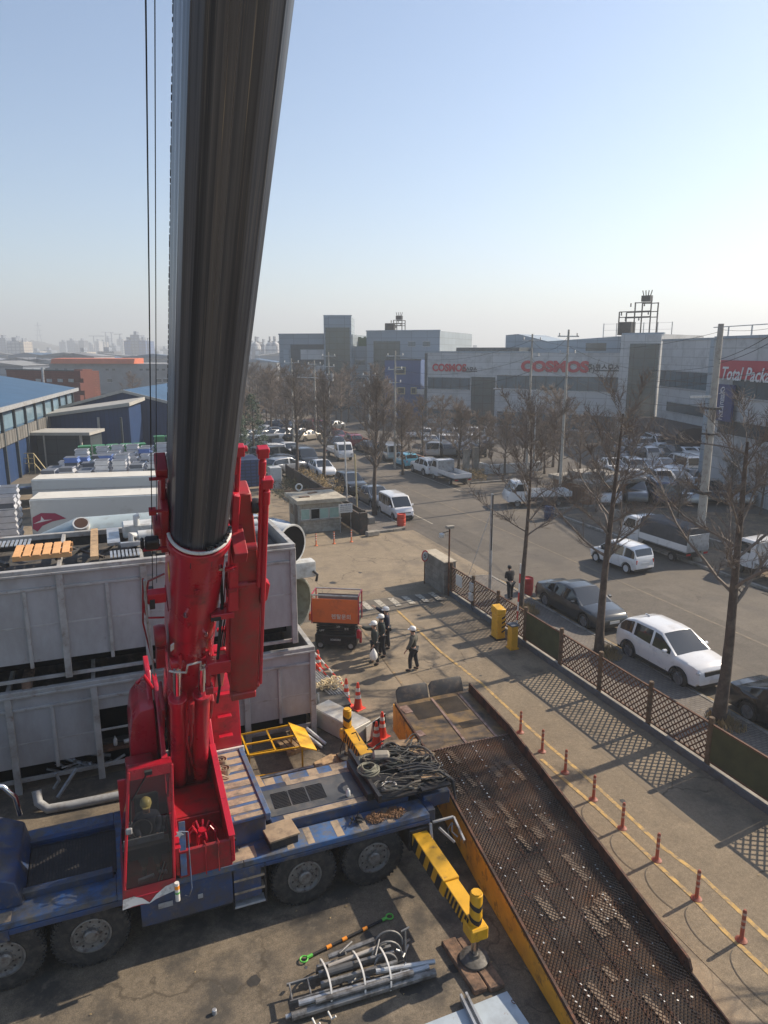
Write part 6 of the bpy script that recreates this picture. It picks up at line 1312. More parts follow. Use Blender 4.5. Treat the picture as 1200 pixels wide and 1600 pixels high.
for k in range(14):
    c = Vector((rn.uniform(-1.0, 1.1), rn.uniform(-.3, .45), rn.uniform(.2, .42))); bl(c, c+Vector((rn.uniform(-.3, .3), rn.uniform(-.12, .12), rn.uniform(-.1, .1))), .012+.02*rn.random(), 'fitting', rn.choice([m_fg, m_fd, m_galv]))
for x in (-.62, .02, .52):
    mb = MB(); mb.tube([M @ Vector((x+.03*math.sin(t*2), -.46*math.cos(t)+.06, .10+.40*math.sin(t))) for t in [k*math.pi/12 for k in range(13)]], .022, 4); mb.build('white_strap', m_refl, BN)
for x, y in ((-1.0, -.55), (-.7, -.5)): mb = MB(); mb.tube([M @ Vector((x, y, .12)), M @ Vector((x+.05, y-.1, .04)), M @ Vector((x+.12, y-.12, .10))], .02, 6); mb.build('strap_end', m_refl, BN)
one(MB().cyl((1.05, 11.0, .0), (1.05, 11.0, .10), .045, 12), 'metal_can', m_galv, 'small metal can standing alone on the ground at the lower left', 'can', bev=.008)
# load on the truck deck
def coil(label, c, r, turns, rt, m, grp='hose coils', tilt=0, fl=.02):
    mb = MB(); pts = []; rn = random.Random(hash(label) % 1000 if False else int(c[0]*100) % 97)
    for k in range(int(turns*18)):
        t = 2*math.pi*k/18; rr = r*(.8+.2*math.sin(t*.13+1)+rn.uniform(-.03, .03)); pts.append((c[0]+rr*math.cos(t), c[1]+rr*math.sin(t), c[2]+rt+fl*(k/18)*1.2+.02*math.sin(t*2.3)))
    mb.tube(pts, rt, 7); return one(mb, 'hose_coil', m, label, 'hose', grp)
m_h1 = mat('hose_black', (.03, .03, .032), .6, 0, .3, 6); m_h2 = mat('hose_grey_green', (.09, .095, .07), .7, 0, .3, 4, dirt=((.06, .05, .04), .5, 5, .1))
RK = thing('deck_rack', 'flat dark rack on the rear deck carrying the hoses', 'rack', (5.9, 14.2, 1.74))
mb = MB(); mb.b(5.16, 6.95, 13.3, 15.2, 1.76, 1.84); mb.b(6.2, 6.95, 13.2, 15.3, 1.84, 1.90); mb.build('rack_floor', m_dk, RK, bev=.01, split=True)
mb = MB(); mb.b(5.12, 5.2, 13.2, 15.3, 1.84, 2.02); mb.build('rack_kerb', m_dk, RK)
coil('grey green hose coil at the left of the pile on the truck', (5.55, 14.75, 1.86), .33, 5, .022, m_h2); coil('black hose coil in front on the pile on the truck', (5.45, 13.75, 1.76), .28, 4, .022, m_h1)
coil('pale ringed hose coil nearest the deck panel', (5.25, 14.2, 2.03), .26, 5, .02, mat('hose_pale', (.17, .165, .12), .7, 0, .3, 5)); coil('grey coil in the middle of the hose pile', (6.0, 14.5, 1.92), .3, 5, .025, m_h2); coil('black coil at the far side of the hose pile', (6.15, 15.0, 1.92), .25, 4, .02, m_h1)
coil('white wire ring standing out beside the black hose coil', (5.55, 13.62, 1.9), .17, 2, .012, m_refl)
mb = MB(); rn = random.Random(14)
for k in range(64):
    p = Vector((rn.uniform(5.25, 6.7), rn.uniform(13.4, 15.1), 1.95+rn.random()*.12)); a = rn.uniform(-.6, .5); L_ = rn.uniform(.4, 1.3); pts = []
    for q in range(8): pts.append((min(6.95, p.x), min(15.3, max(13.3, p.y)), p.z+.06*math.sin(q*.8+k))); p = p+Vector((math.cos(a), math.sin(a), 0))*L_/7; a += rn.uniform(-.45, .45)
    mb.tube(pts, rn.choice([.012, .018, .028]), 6)
one(mb, 'tangled_cables', mat('cable_mix', (.05, .05, .045), .65, 0, .8, 1.8, dirt=((.20, .16, .11), .56, 3, .1)), 'tangled heap of cables and hoses on the rear of the truck', 'cables', kind='stuff')
mb = MB()
for k in range(3): mb.tube([(5.9, 13.8+k*.12, 2.08), (6.4, 13.7+k*.13, 2.12), (6.8, 13.55+k*.1, 2.06), (7.05, 13.3+k*.06, 1.9), (7.05, 13.15, 1.5)], .026, 8)
one(mb, 'hanging_hoses', m_h1, 'three black hoses hanging over the end of the truck', 'hose')
for i, (x0, y0, x1, y1, z, l) in enumerate(((6.25, 15.35, 6.95, 15.15, 1.93, 'far pale plank on the hose rack'), (6.3, 15.15, 6.95, 14.95, 1.95, 'second pale plank on the hose rack'), (6.55, 14.9, 6.95, 14.35, 1.94, 'pale plank lying lengthwise on the hose rack'), (6.68, 14.95, 7.08, 14.4, 1.93, 'outer pale plank lying lengthwise on the hose rack'), (6.35, 13.6, 6.95, 13.5, 1.96, 'pale plank on the blue rear box'))):
    one(MB().bar((x0, y0, z), (x1, y1, z), .15, .045), 'plank', m_wood, l, 'plank', bev=.006)
one(MB().c((5.75, 14.65, 2.08), (.42, .3, .16), -.3), 'canvas_bag', mat('canvas', (.24, .22, .18), .9, 0, .2, 4), 'grey canvas bag sitting in the hose pile', 'bag', bev=.05)
for x, l in ((5.05, 'left heap of rusty chain on the blue side deck'), (5.5, 'right heap of rusty chain on the blue side deck')):
    mb = MB(); rn = random.Random(int(x*10))
    for k in range(90):
        a = rn.random()*6.28; r_ = .20*math.sqrt(rn.random()); c = Vector((x+r_*math.cos(a)*1.2, 13.17+r_*math.sin(a)*.9, 1.53+.10*(1-r_/.22)*rn.random())); t = Vector((rn.uniform(-1, 1), rn.uniform(-1, 1), rn.uniform(-.4, .4))).normalized(); s2 = t.orthogonal()*.016
        mb.tube([c-t*.028+s2, c+t*.028+s2, c+t*.04, c+t*.028-s2, c-t*.028-s2, c-t*.04, c-t*.028+s2], .007, 4, cap=False)
    one(mb, 'chain_heap', mat('chain_rust', (.26, .15, .08), .6, .4, .3, 5), l, 'chain')
mb = MB(); rn = random.Random(31)
for k in range(12): c = Vector((4.55+rn.uniform(-.1, .1), 13.2+rn.uniform(-.08, .08), 1.55)); mb.tube([c, c+Vector((rn.uniform(-.1, .1), rn.uniform(-.1, .1), rn.random()*.12)), c+Vector((rn.uniform(-.1, .1), rn.uniform(-.1, .1), .02))], .015, 5)
one(mb, 'black_shackles', m_blk, 'small black heap of shackles on the blue side deck', 'shackles')
one(MB().lathe([(.05, 0), (.055, .03), (.05, .12), (.02, .16), (.02, .18), (0, .18)], 12, Matrix.Translation((4.62, 13.85, 1.755))), 'water_bottle', m_duct, 'small white bottle standing on the grey deck panel', 'bottle')
T = thing('wooden_crate', 'flat brown wooden box with a lid on the near side deck behind the turret', 'box', (2.85, 13.25, 1.5))
mb = MB(); mb.c((2.88, 13.28, 1.60), (.62, .52, .2), .12); mb.build('crate_body', m_dk, T, bev=.01); mb = MB(); mb.c((2.88, 13.28, 1.72), (.68, .58, .05), .12); mb.build('lid', mat('crate_lid', (.30, .22, .14), .85, 0, .2, 2, dirt=((.14, .10, .07), .58, 3, .1)), T, bev=.008)
one(MB().c((2.75, 15.3, 1.58), (.35, .5, .16), .1), 'wooden_block', m_wood, 'small wooden block on the far side deck beside the striped cover', 'wood block', bev=.008)
for y, l in ((15.55, 'far rolled tan strap on the striped cover'), (15.15, 'near rolled tan strap on the striped cover')):
    mb = MB(); pts = [(2.02+.01*t*math.cos(t), y+.01*t*math.sin(t)+.0, 2.24) for t in [k*.5 for k in range(4, 34)]]
    for p, q_ in zip(pts[:-1], pts[1:]): mb.bar(p, q_, .012, .14)
    mb.bar(pts[-1], (pts[-1][0]+.18, pts[-1][1]-.12, 2.19), .05, .02)
    one(mb, 'strap_roll', m_tan, l, 'strap roll')
# ---------------------------------------------------------------- people
def skin(verts, edges, rad, root=0, sub=1):
    me = bpy.data.meshes.new('s'); me.from_pydata(verts, edges, []); o = bpy.data.objects.new('s', me); COL.objects.link(o)
    md = o.modifiers.new('k', 'SKIN'); md.use_smooth_shade = True; md.branch_smoothing = .4
    for i, r in enumerate(rad):
        sv = me.skin_vertices[0].data[i]; sv.radius = (r if isinstance(r, tuple) else (r, r)); sv.use_root = (i == root)
    if sub: s2 = o.modifiers.new('u', 'SUBSURF'); s2.levels = sub; s2.render_levels = sub
    m = bpy.data.meshes.new_from_object(o.evaluated_get(bpy.context.evaluated_depsgraph_get())); bpy.data.objects.remove(o); return m
m_skin = mat('skin', (.42, .25, .17), .55, 0, .06, 5); m_hair = mat('black_hair', (.012, .011, .010), .6)
m_helm = mat('helmet_white', (.72, .72, .70), .3, 0, .04, 2)
def person(label, loc, rz, arms, jacket, trousers, helmet=True, group=None, stride=.06, lean=0., sit=False, helm=None):
    """arms: ((elbow R),(wrist R)),((elbow L),(wrist L)) in local x right, y forward, z up"""
    T = thing('person', label, 'person', loc, rz, group)
    V = Vector; ly = lean
    pel, spi, che, nec, hd, hb, top = V((0, 0, .93)), V((0, .03+ly*.3, 1.12)), V((0, .02+ly*.7, 1.33)), V((0, .03+ly, 1.48)), V((0, .055+ly*1.1, 1.57)), V((0, .05+ly*1.1, 1.62)), V((0, .03+ly*1.1, 1.69))
    sh = {1: V((.17, .0+ly*.8, 1.40)), -1: V((-.17, .0+ly*.8, 1.40))}
    hip = {1: V((.09, 0, .90)), -1: V((-.09, 0, .90))}; kn = {}; an = {}; to = {}
    for s_ in (1, -1):
        st = stride*s_
        if sit: kn[s_] = V((.12*s_, .42, .93)); an[s_] = V((.13*s_, .48, .52)); to[s_] = V((.14*s_, .62, .47))
        else: kn[s_] = V((.10*s_, .03+st*.7, .49)); an[s_] = V((.115*s_, -.02+st, .09)); to[s_] = V((.15*s_, .13+st, .035))
    vs = [pel, spi, che, nec, hd, hb, top, hd+V((0, .085, .005)), hd+V((.075, .0, .01)), hd+V((-.075, .0, .01))]; ed = [(0,1),(1,2),(2,3),(3,4),(4,5),(5,6),(4,7),(4,8),(4,9)]; ra = [.075, .08, .10, .055, (.078, .085), (.085, .095), .055, .018, .016, .016]
    ha = {}
    for s_, (el, wr) in ((1, arms[0]), (-1, arms[1])):
        el = V(el); wr = V(wr); d = (wr-el).normalized(); b = len(vs); pc = wr+d*.055
        vs += [sh[s_], el, wr, pc]; ed += [(2, b), (b, b+1), (b+1, b+2), (b+2, b+3)]; ra += [.055, .042, .028, (.034, .022)]
        side = d.cross(V((0, 0, 1))) if abs(d.z) < .9 else V((0, 1, 0)); side = side.normalized(); nrm = d.cross(side)
        for q in range(4):
            o_ = (q-1.5)*.019; l_ = (.058, .070, .066, .052)[q]; k_ = len(vs)
            vs += [pc+side*o_+d*.045, pc+side*o_*1.12+d*(.045+l_*.5)+nrm*.004, pc+side*o_*1.15+d*(.045+l_)+nrm*.014]; ed += [(b+3, k_), (k_, k_+1), (k_+1, k_+2)]; ra += [.0095, .0088, .0075]
        k_ = len(vs); vs += [wr+side*.035*s_+d*.03, wr+side*.055*s_+d*.065]; ed += [(b+3, k_), (k_, k_+1)]; ra += [.011, .009]
        ha[s_] = (el, wr)
    for s_ in (1, -1):
        b = len(vs); vs += [hip[s_], kn[s_], an[s_], to[s_]]; ed += [(0, b), (b, b+1), (b+1, b+2), (b+2, b+3)]; ra += [.08, .052, .038, .032]
    def put(name, me, m):
        me.name = name; me.materials.clear(); me.materials.append(m); o = bpy.data.objects.new(name, me); COL.objects.link(o); o.parent = T; return o
    put('body', skin([tuple(v) for v in vs], ed, ra), m_skin)
    jv = [pel+V((0, 0, .01)), spi, che, che+V((0, .01, .09)), nec+V((0, 0, -.02))]; je = [(0,1),(1,2),(2,3),(3,4)]; jr = [(.19, .145), (.20, .155), (.225, .17), (.185, .13), .08]
    for s_ in (1, -1):
        el, wr = ha[s_]; b = len(jv); jv += [sh[s_], sh[s_].lerp(el, .5), el, el.lerp(wr, .93)]; je += [(2, b), (b, b+1), (b+1, b+2), (b+2, b+3)]; jr += [.115, .098, .082, .062]
    put('jacket', skin([tuple(v) for v in jv], je, jr), jacket)
    tv = [pel]; te = []; tr = [(.16, .125)]
    for s_ in (1, -1):
        b = len(tv); tv += [hip[s_]+V((0, 0, -.04)), hip[s_].lerp(kn[s_], .5), kn[s_], kn[s_].lerp(an[s_], .5), an[s_].lerp(kn[s_], .04)]; te += [(0, b), (b, b+1), (b+1, b+2), (b+2, b+3), (b+3, b+4)]; tr += [.125, .11, .09, .08, .075]
    put('trousers', skin([tuple(v) for v in tv], te, tr), trousers)
    for s_ in (1, -1):
        bd = (to[s_]-an[s_]); put('shoe', skin([tuple(an[s_]+V((0, -.03, -.035))), tuple(an[s_].lerp(to[s_], .5)+V((0, 0, -.01))), tuple(to[s_]+V((0, .03, .005)))], [(0,1),(1,2)], [.048, .048, .038]), m_blk)
    c = hb+V((0, -.005, .02))
    if helmet:
        mb = MB(); mb.lathe([(.118, 0), (.122, .03), (.108, .09), (.07, .13), (0, .145)], 20, Matrix.Translation(c+V((0, 0, .0))) @ Matrix.Diagonal((.95, 1.12, 1, 1))); mb.prism([(-.09, .10), (-.06, .17), (0, .19), (.06, .17), (.09, .10)], -.004, .010, 'z', Matrix.Translation(c)); mb.build('helmet', helm or m_helm, T, local=True)
        mb = MB(); mb.tube([hb+V((.09, .0, .0)), hd+V((.07, .03, -.06)), hd+V((0, .06, -.085)), hd+V((-.07, .03, -.06)), hb+V((-.09, 0, 0))], .006, 5); mb.build('chin_strap', m_blk, T, local=True)
    mb = MB(); mb.lathe([(.088, -.05), (.098, .0), (.095, .05), (.06, .095), (0, .10)], 16, Matrix.Translation(hb+V((0, -.022, .0)))); mb.build('hair', m_hair, T, local=True)
    return T
jn = mat('jacket_navy', (.015, .02, .04), .85, 0, .2, 4); jg = mat('jacket_dark_green', (.035, .045, .042), .85, 0, .2, 4); jo = mat('jacket_olive_grey', (.075, .072, .058), .85, 0, .15, 4); jb = mat('jacket_black', (.012, .012, .015), .85, 0, .2, 4); td = mat('trousers_dark', (.02, .022, .028), .85, 0, .2, 4)
down = ((.24, -.02, 1.13), (.25, .08, .90)); downl = ((-.24, -.02, 1.13), (-.25, .06, .90))
FL = math.pi/2-.15           # local +y turned to -x
def gp(x, y): p = G(x, y); p.z = .012; return tuple(p)
person('man in navy jacket and white helmet pointing, farthest of the group', gp(605, 1013), FL-.25, (((.30, .28, 1.50), (.36, .50, 1.62)), downl), jn, td)
person('man in a green jacket and white helmet amid the pointing group', gp(597, 1026), FL, (down, ((-.24, .0, 1.13), (-.2, .14, .95))), jg, td)
person('man in dark jacket and white helmet pointing and holding a white bag', gp(586, 1038), FL+.1, (((.26, .25, 1.38), (.28, .46, 1.50)), ((-.24, .04, 1.12), (-.24, .14, .90))), jg, td)
person('man in olive grey jacket and white helmet alone beside the yellow line', gp(646, 1048), FL-.5, (((.24, -.04, 1.14), (.2, .1, .93)), ((-.32, .06, 1.16), (-.42, .18, .97))), jo, td, stride=-.12)
pb = G(797, 938); pb = G(797, 938, .13)
person('person in black clothes with the back turned, on the pavement by the fence', tuple(pb), .1, (((.2, .12, 1.15), (.1, .28, 1.1)), ((-.2, .12, 1.15), (-.1, .28, 1.1))), jb, td, helmet=False, lean=.10, stride=.05)
person('crane operator in a yellow helmet sitting behind the glass of the red cab', (.22, 13.62, 1.22), math.pi, (((.24, .08, 1.14), (.16, .34, 1.1)), ((-.24, .08, 1.14), (-.16, .34, 1.1))), jn, td, sit=True, helm=mat('helmet_yellow', (.62, .52, .18), .35))
bl_ = Vector(gp(586, 1038)); 
one(MB().lathe([(.03, .70), (.05, .66), (.14, .50), (.16, .34), (.12, .26), (0, .25)], 14, Matrix.Translation(bl_+Vector((-.16, -.26, .08)))), 'plastic_bag', m_helm, 'white plastic bag hanging from the hand of the front man', 'bag')
# ---------------------------------------------------------------- trees
m_bark = mat('bark_dark', (.075, .055, .042), .9, 0, .3, 5, bump=.6, bscale=25, dirt=((.13, .10, .075), .56, 4, .1))
m_twig = mat('twig_brown', (.17, .14, .115), .85, 0, .25, 6)
m_twigf = mat('twig_far', (.20, .155, .12), .9, 0, .3, 2)
def bare_tree(seed, h, r0, limb0, nl, ll, sub, tw, tilt=(0, 0), path=None, tr=.005, up=.75, sides=4, subl=1.1, flop=0):
    rn = random.Random(seed); trunk = MB(); br = MB()
    pts = path or [Vector((tilt[0]*t+.10*math.sin(t*4+seed), tilt[1]*t+.08*math.cos(t*3.3+seed)-.08, h*t)) for t in [k/9 for k in range(10)]]
    n = len(pts); rs = [r0*(1-.80*(k/(n-1)))*(1.22 if k == 0 else 1) for k in range(n)]
    trunk.tube(pts, rs, 10)
    def at(t): f = t*(n-1); i = min(n-2, int(f)); return pts[i].lerp(pts[i+1], f-i), rs[i]+(rs[i+1]-rs[i])*(f-i)
    def grow(p, d, L, r, seg, wob, gr):
        out = [p]; ds = [d]
        for k in range(seg):
            d = (d+Vector((rn.uniform(-wob, wob), rn.uniform(-wob, wob), rn.uniform(-wob, wob)+gr))).normalized(); p = p+d*L/seg; out.append(p); ds.append(d)
        return out, ds
    for k in range(nl):
        t = limb0+(1-limb0)*(k+rn.random()*.7)/nl; t = min(.995, t); p, r = at(t)
        a = k*2.4+rn.uniform(-.5, .5); el = rn.uniform(.25, .75)+.45*t*up
        d = Vector((math.cos(a)*math.cos(el), math.sin(a)*math.cos(el), math.sin(el)))
        L = ll*(1.25-.75*t)*rn.uniform(.65, 1.15); rl = min(r*.5, .012+.021*L) if tr < .01 else min(r*.62, .02+.028*L)
        lp, ld = grow(p, d, L, rl, 7, .20, .05*up)
        rr = [rl*(1-.78*(i/7)**.8)*(1+.12*math.sin(i*2.7+k)) for i in range(8)]; br.tube(lp, rr, 5, cap=False)
        for j in range(sub):
            i = 1+int(rn.random()*6.9); i = min(7, i); q = lp[i]
            d2 = (ld[i]+Vector((rn.uniform(-.9, .9), rn.uniform(-.9, .9), rn.uniform(-.2, .9)*up+flop*rn.uniform(-.6, .2)))).normalized()
            L2 = subl*rn.uniform(.35, 1)*(1-.3*i/7)
            sp_, sd = grow(q, d2, L2, 0, 4, .25, .05)
            r2 = max(tr*1.5, rr[i]*.42); br.tube(sp_, [r2*(1-.6*m/4) for m in range(5)], sides, cap=False)
            for m in range(tw):
                ii = rn.randint(1, 4); d3 = (sd[ii]+Vector((rn.uniform(-1, 1), rn.uniform(-1, 1), rn.uniform(-.4, .9)))).normalized()
                L3 = rn.uniform(.12, .45)*subl; tp, _ = grow(sp_[ii], d3, L3, 0, 2, .2, 0); br.tube(tp, [tr, tr*.8, tr*.5], 3, cap=False)
    return trunk, br
def plant(label, loc, seed, h, r0, grp, rz=0, near=True, m=m_bark, **k):
    T = thing('bare_tree', label, 'tree', loc, rz, grp); t, b = bare_tree(seed, h, r0, **k)
    t.build('trunk', m, T, local=True, smooth=60); b.build('branches', m_twig if near else m_twigf, T, local=True, smooth=60); return T
V = Vector
# the three near street trees
b3 = G(1122, 1132, .13); d = lambda px, py, u_: UUp(px, py, u_)
def UUp(px, py, u): r_, F = _ray(px, py); return V((0, 0, CAM_H))+r_*(u/r_.x)
pth = [UUp(x, y, 17.85)-V((17.85, UUp(1122, 1132, 17.85).y, .13)) for x, y in ((1122, 1128), (1133, 1060), (1140, 1000), (1146, 930), (1150, 880), (1158, 800), (1165, 720), (1168, 690))]
pth[0].z = -.05
plant('nearest tall bare street tree at the right with a thick leaning dark trunk', (17.85, UUp(1122, 1132, 17.85).y, .13), 11, 8, .20, 'bare street trees along the pavement', limb0=.38, nl=17, ll=4.6, sub=17, tw=12, path=pth, tr=.0068, up=.42, subl=1.0)
plant('bare street tree with a straight dark trunk between the grey sedan and the white car', (17.75, UUp(935, 1020, 17.75).y, .13), 23, 9.4, .175, 'bare street trees along the pavement', limb0=.36, nl=18, ll=4.2, sub=17, tw=12, tilt=(.12, -.1), tr=.0075, up=.5, subl=1.0)
plant('slimmer bare street tree beside the person in black and the red barrel', (17.55, UUp(815, 942, 17.55).y, .13), 37, 8.6, .13, 'bare street trees along the pavement', limb0=.38, nl=17, ll=3.9, sub=16, tw=12, tilt=(.1, .1), tr=.0085, up=.55, subl=1.0)
plant('bare street tree of which only branches reach in at the right edge', (17.9, 7.9, .13), 51, 8.8, .2, 'bare street trees along the pavement', limb0=.35, nl=20, ll=3.6, sub=11, tw=8, tr=.0055, up=.6)
# mid trees beside the far pavement
for (l, x, y, h, sd) in (('bare tree with dense upright twigs beside the boxy white mini car', 18.1, 47.2, 8.8, 61), ('bare tree with dense twigs behind the gatehouse roof', 18.0, 59.5, 8.6, 62), ('bare spreading tree behind the dry bush left of the road', 16.8, 64.5, 9.2, 63)):
    plant(l, (x, y, .13), sd, h, .17, 'bare trees on the far pavement', limb0=.36, nl=26, ll=2.7, sub=14, tw=7, near=True, tr=.012, up=1.25 if sd < 63 else .7, subl=1.1)
# prototypes for the far ones, shared meshes
protos = []
for i, (sd, h, up, ll) in enumerate(((71, 9, 1.1, 3.2), (72, 10, .8, 4.0), (73, 8, 1.0, 3.6), (74, 9.5, .6, 4.2))):
    t, b = bare_tree(sd, h, .17, limb0=.28, nl=24, ll=ll, sub=15, tw=8, tr=.017, up=up, sides=3, subl=1.4)
    tm = t.build('trunk', m_bark, None); bm_ = b.build('branches', m_twigf, None); protos.append((tm.data, bm_.data)); bpy.data.objects.remove(tm); bpy.data.objects.remove(bm_)
rn = random.Random(2)
spots = []
for x, y, s_, l in ((628, 742, 1.0, 'before the blue building'), (660, 725, 1.1, 'behind the sky blue car'), (718, 742, 1.15, 'behind the white flatbed truck'), (748, 738, .9, 'left of the slanted poles'), (790, 742, .95, 'behind the corner'), (600, 690, 1, 'far down the right kerb'), (570, 672, 1, 'farther down the right kerb'),
        (545, 660, 1, 'before the glass stair tower'), (525, 655, .9, 'at the end of the road'), (872, 755, 1.15, 'left of the brown hut, with a wide crown'), (850, 740, 1.0, 'behind the lamp post with the long arm'), (905, 745, .95, 'behind the brown hut'), (960, 735, .8, 'at the edge of the car lot'),
        (497, 680, 1, 'left of the road end'), (470, 672, .95, 'behind the row of silver cars'), (448, 690, 1, 'beside the dark row of cars'), (425, 680, 1.05, 'behind the conifer'), (405, 668, 1, 'left of the far lot'), (385, 700, .95, 'right beside the boom'), (440, 655, 1, 'at the back of the far lot'), (410, 645, 1, 'far behind the conifer'), (480, 650, 1, 'before the grey factory'), (372, 690, .9, 'half hidden by the boom'), (392, 655, 1.05, 'far left of the lot'), (505, 665, .9, 'beside the transformer pole'), (585, 660, 1, 'before the right factory block'), (612, 668, 1, 'at the foot of the blue building'),
        (208, 640, .8, 'alone before the long grey building at the left'), (1140, 790, .7, 'behind the tall concrete pole'), (1190, 805, .7, 'at the right edge before the grey facade'), (1060, 812, .55, 'behind the covered truck'), (930, 800, .6, 'beside the brown hut wall'), (418, 660, 1, 'in the dense mass right of the boom, low one'), (433, 672, .9, 'in the dense mass before the dark row of cars'), (455, 648, 1.05, 'in the dense mass before the grey factory'), (395, 640, 1.05, 'in the dense mass farthest left'), (425, 638, 1, 'in the dense mass below the factory edge'), (470, 640, 1, 'in the dense mass under the tower'), (505, 645, 1, 'in the dense mass beside the road end'), (533, 668, .95, 'at the bend of the far road'), (640, 700, .9, 'between the blue building and the lot'), (690, 705, .9, 'at the edge of the middle lot'), (765, 715, .9, 'behind the gate pillars'), (820, 720, .95, 'before the long factory windows'), (835, 735, 1.1, 'in the thicket left of the brown hut'), (862, 730, 1.1, 'in the thicket before the red letters')):
    spots.append((x, y, s_, l))
for i, (x, y, s_, l) in enumerate(spots):
    p = G(x, y) if l[:5] != 'alone' else AT(208, 612, 150)
    if l[:5] == 'alone': p.z = 0
    T = thing('bare_tree', 'brown bare winter tree %s' % l, 'tree', p, rn.random()*6.3, 'far bare winter trees'); f_ = s_*rn.uniform(.9, 1.1)*(.62 if x > 600 else .78); T.scale = (f_*1.15, f_*1.15, f_)
    tm, bm_ = protos[i % 4]
    for nm, me in (('trunk', tm), ('branches', bm_)): o = bpy.data.objects.new(nm, me); COL.objects.link(o); o.parent = T
# conifer
def leafblob(mb, c, r, n, sz, rn, flat=1.):
    for k in range(n):
        u = V((rn.gauss(0, 1), rn.gauss(0, 1), rn.gauss(0, 1))).normalized()*r*rn.random()**.45; u.z *= flat; p = c+u
        a = V((rn.uniform(-1, 1), rn.uniform(-1, 1), rn.uniform(-1, 1))).normalized()*sz; b = a.orthogonal().normalized()*sz*.6
        mb.add([tuple(p-a), tuple(p+b), tuple(p+a), tuple(p-b)], [(0, 1, 2, 3)])
m_con = mat('conifer_green', (.022, .045, .022), .8, 0, .5, .8); m_dry = mat('dry_bush', (.20, .14, .06), .9, 0, .4, 1.5); m_dgrass = mat('dry_grass', (.30, .22, .11), .9, 0, .3, 2)
def conifer(label, p, h, seed):
    rn = random.Random(seed); T = thing('conifer_tree', label, 'tree', p); mb = MB(); mb.cyl((0, 0, 0), (0, 0, h*.9), .14, 8, .03); mb.build('trunk', m_bark, T, local=True)
    mb = MB()
    for k in range(70):
        t = rn.random(); z = h*(.12+.86*t); r_ = (1-t)*h*.27+.15; a = rn.random()*6.3; leafblob(mb, V((r_*.75*math.cos(a), r_*.75*math.sin(a), z)), .5, 26, .11, rn, .5)
    mb.build('crown', m_con, T, local=True, smooth=0)
p = G(397, 715); conifer('dark green conifer among the bare trees right of the boom', p, 7.2, 4); p = G(378, 722); conifer('smaller dark green conifer half hidden by the boom', p, 5.2, 5)
def bush(name, label, c, rx_, ry_, h, m, seed, grp=None, kind=None, n=60, sz=.07):
    rn = random.Random(seed); mb = MB()
    for k in range(n): leafblob(mb, V((c[0]+rn.uniform(-rx_, rx_), c[1]+rn.uniform(-ry_, ry_), c[2]+h*rn.uniform(.15, .8))), .35, 22, sz, rn, .8)
    return one(mb, name, m, label, 'bush', grp, kind=kind, smooth=0, loc=c)
p = G(490, 775); bush('dry_bush', 'yellowish dry bush behind the gatehouse at the road', (16.9, 58.0, .1), .8, 4.5, 1.5, m_dry, 5, n=110)
bush('dark_hedge', 'dark low hedge between the fence and the dry bush', (14.3, 57.0, 0), 1.4, 5, 1.0, mat('hedge_dark', (.05, .05, .025), .9, 0, .4, 1), 6, n=90)
bush('dry_bush', 'brown dry bush at the corner beyond the white flatbed truck', (32.2, 58.5, 0), 1.0, 2.2, 1.1, m_dry, 8, n=60)
def tuft(c, r_, n, seed, h=.3):
    rn = random.Random(seed); mb = MB()
    for k in range(n):
        a = rn.random()*6.3; q = r_*math.sqrt(rn.random()); p = V((c[0]+q*math.cos(a), c[1]+q*math.sin(a), c[2])); d_ = V((rn.uniform(-.5, .5), rn.uniform(-.5, .5), 1)).normalized()*h*rn.uniform(.4, 1); s_ = V((.012, rn.uniform(-.012, .012), 0))
        mb.add([tuple(p-s_), tuple(p+s_), tuple(p+d_+V((rn.uniform(-.06, .06), rn.uniform(-.06, .06), 0)))], [(0, 1, 2)])
    return one(mb, 'dry_grass', m_dgrass, None, None, kind='stuff', smooth=0)
for i, (x, y) in enumerate(((17.85, 14.95), (17.9, 15.5), (17.75, 20.7), (18.0, 21.3), (17.55, 26.0), (17.7, 26.6))): tuft((x, y, .13), .42, 260, i)
rn = random.Random(77); mb = MB()
for k in range(900):
    r_ = rn.random(); x, y = (rn.uniform(15.8, 18.45), rn.uniform(2, 31)) if r_ < .7 else (rn.uniform(-3, 14), rn.uniform(7, 42)); z = .136 if r_ < .7 else .03
    a = rn.random()*6.3; s_ = rn.uniform(.012, .04); mb.add([(x+s_*math.cos(a), y+s_*math.sin(a), z), (x-s_*math.sin(a), y+s_*math.cos(a), z+.006), (x-s_*math.cos(a), y-s_*math.sin(a), z)], [(0, 1, 2)])
one(mb, 'litter_leaves', m_dgrass, None, None, kind='stuff', smooth=0)
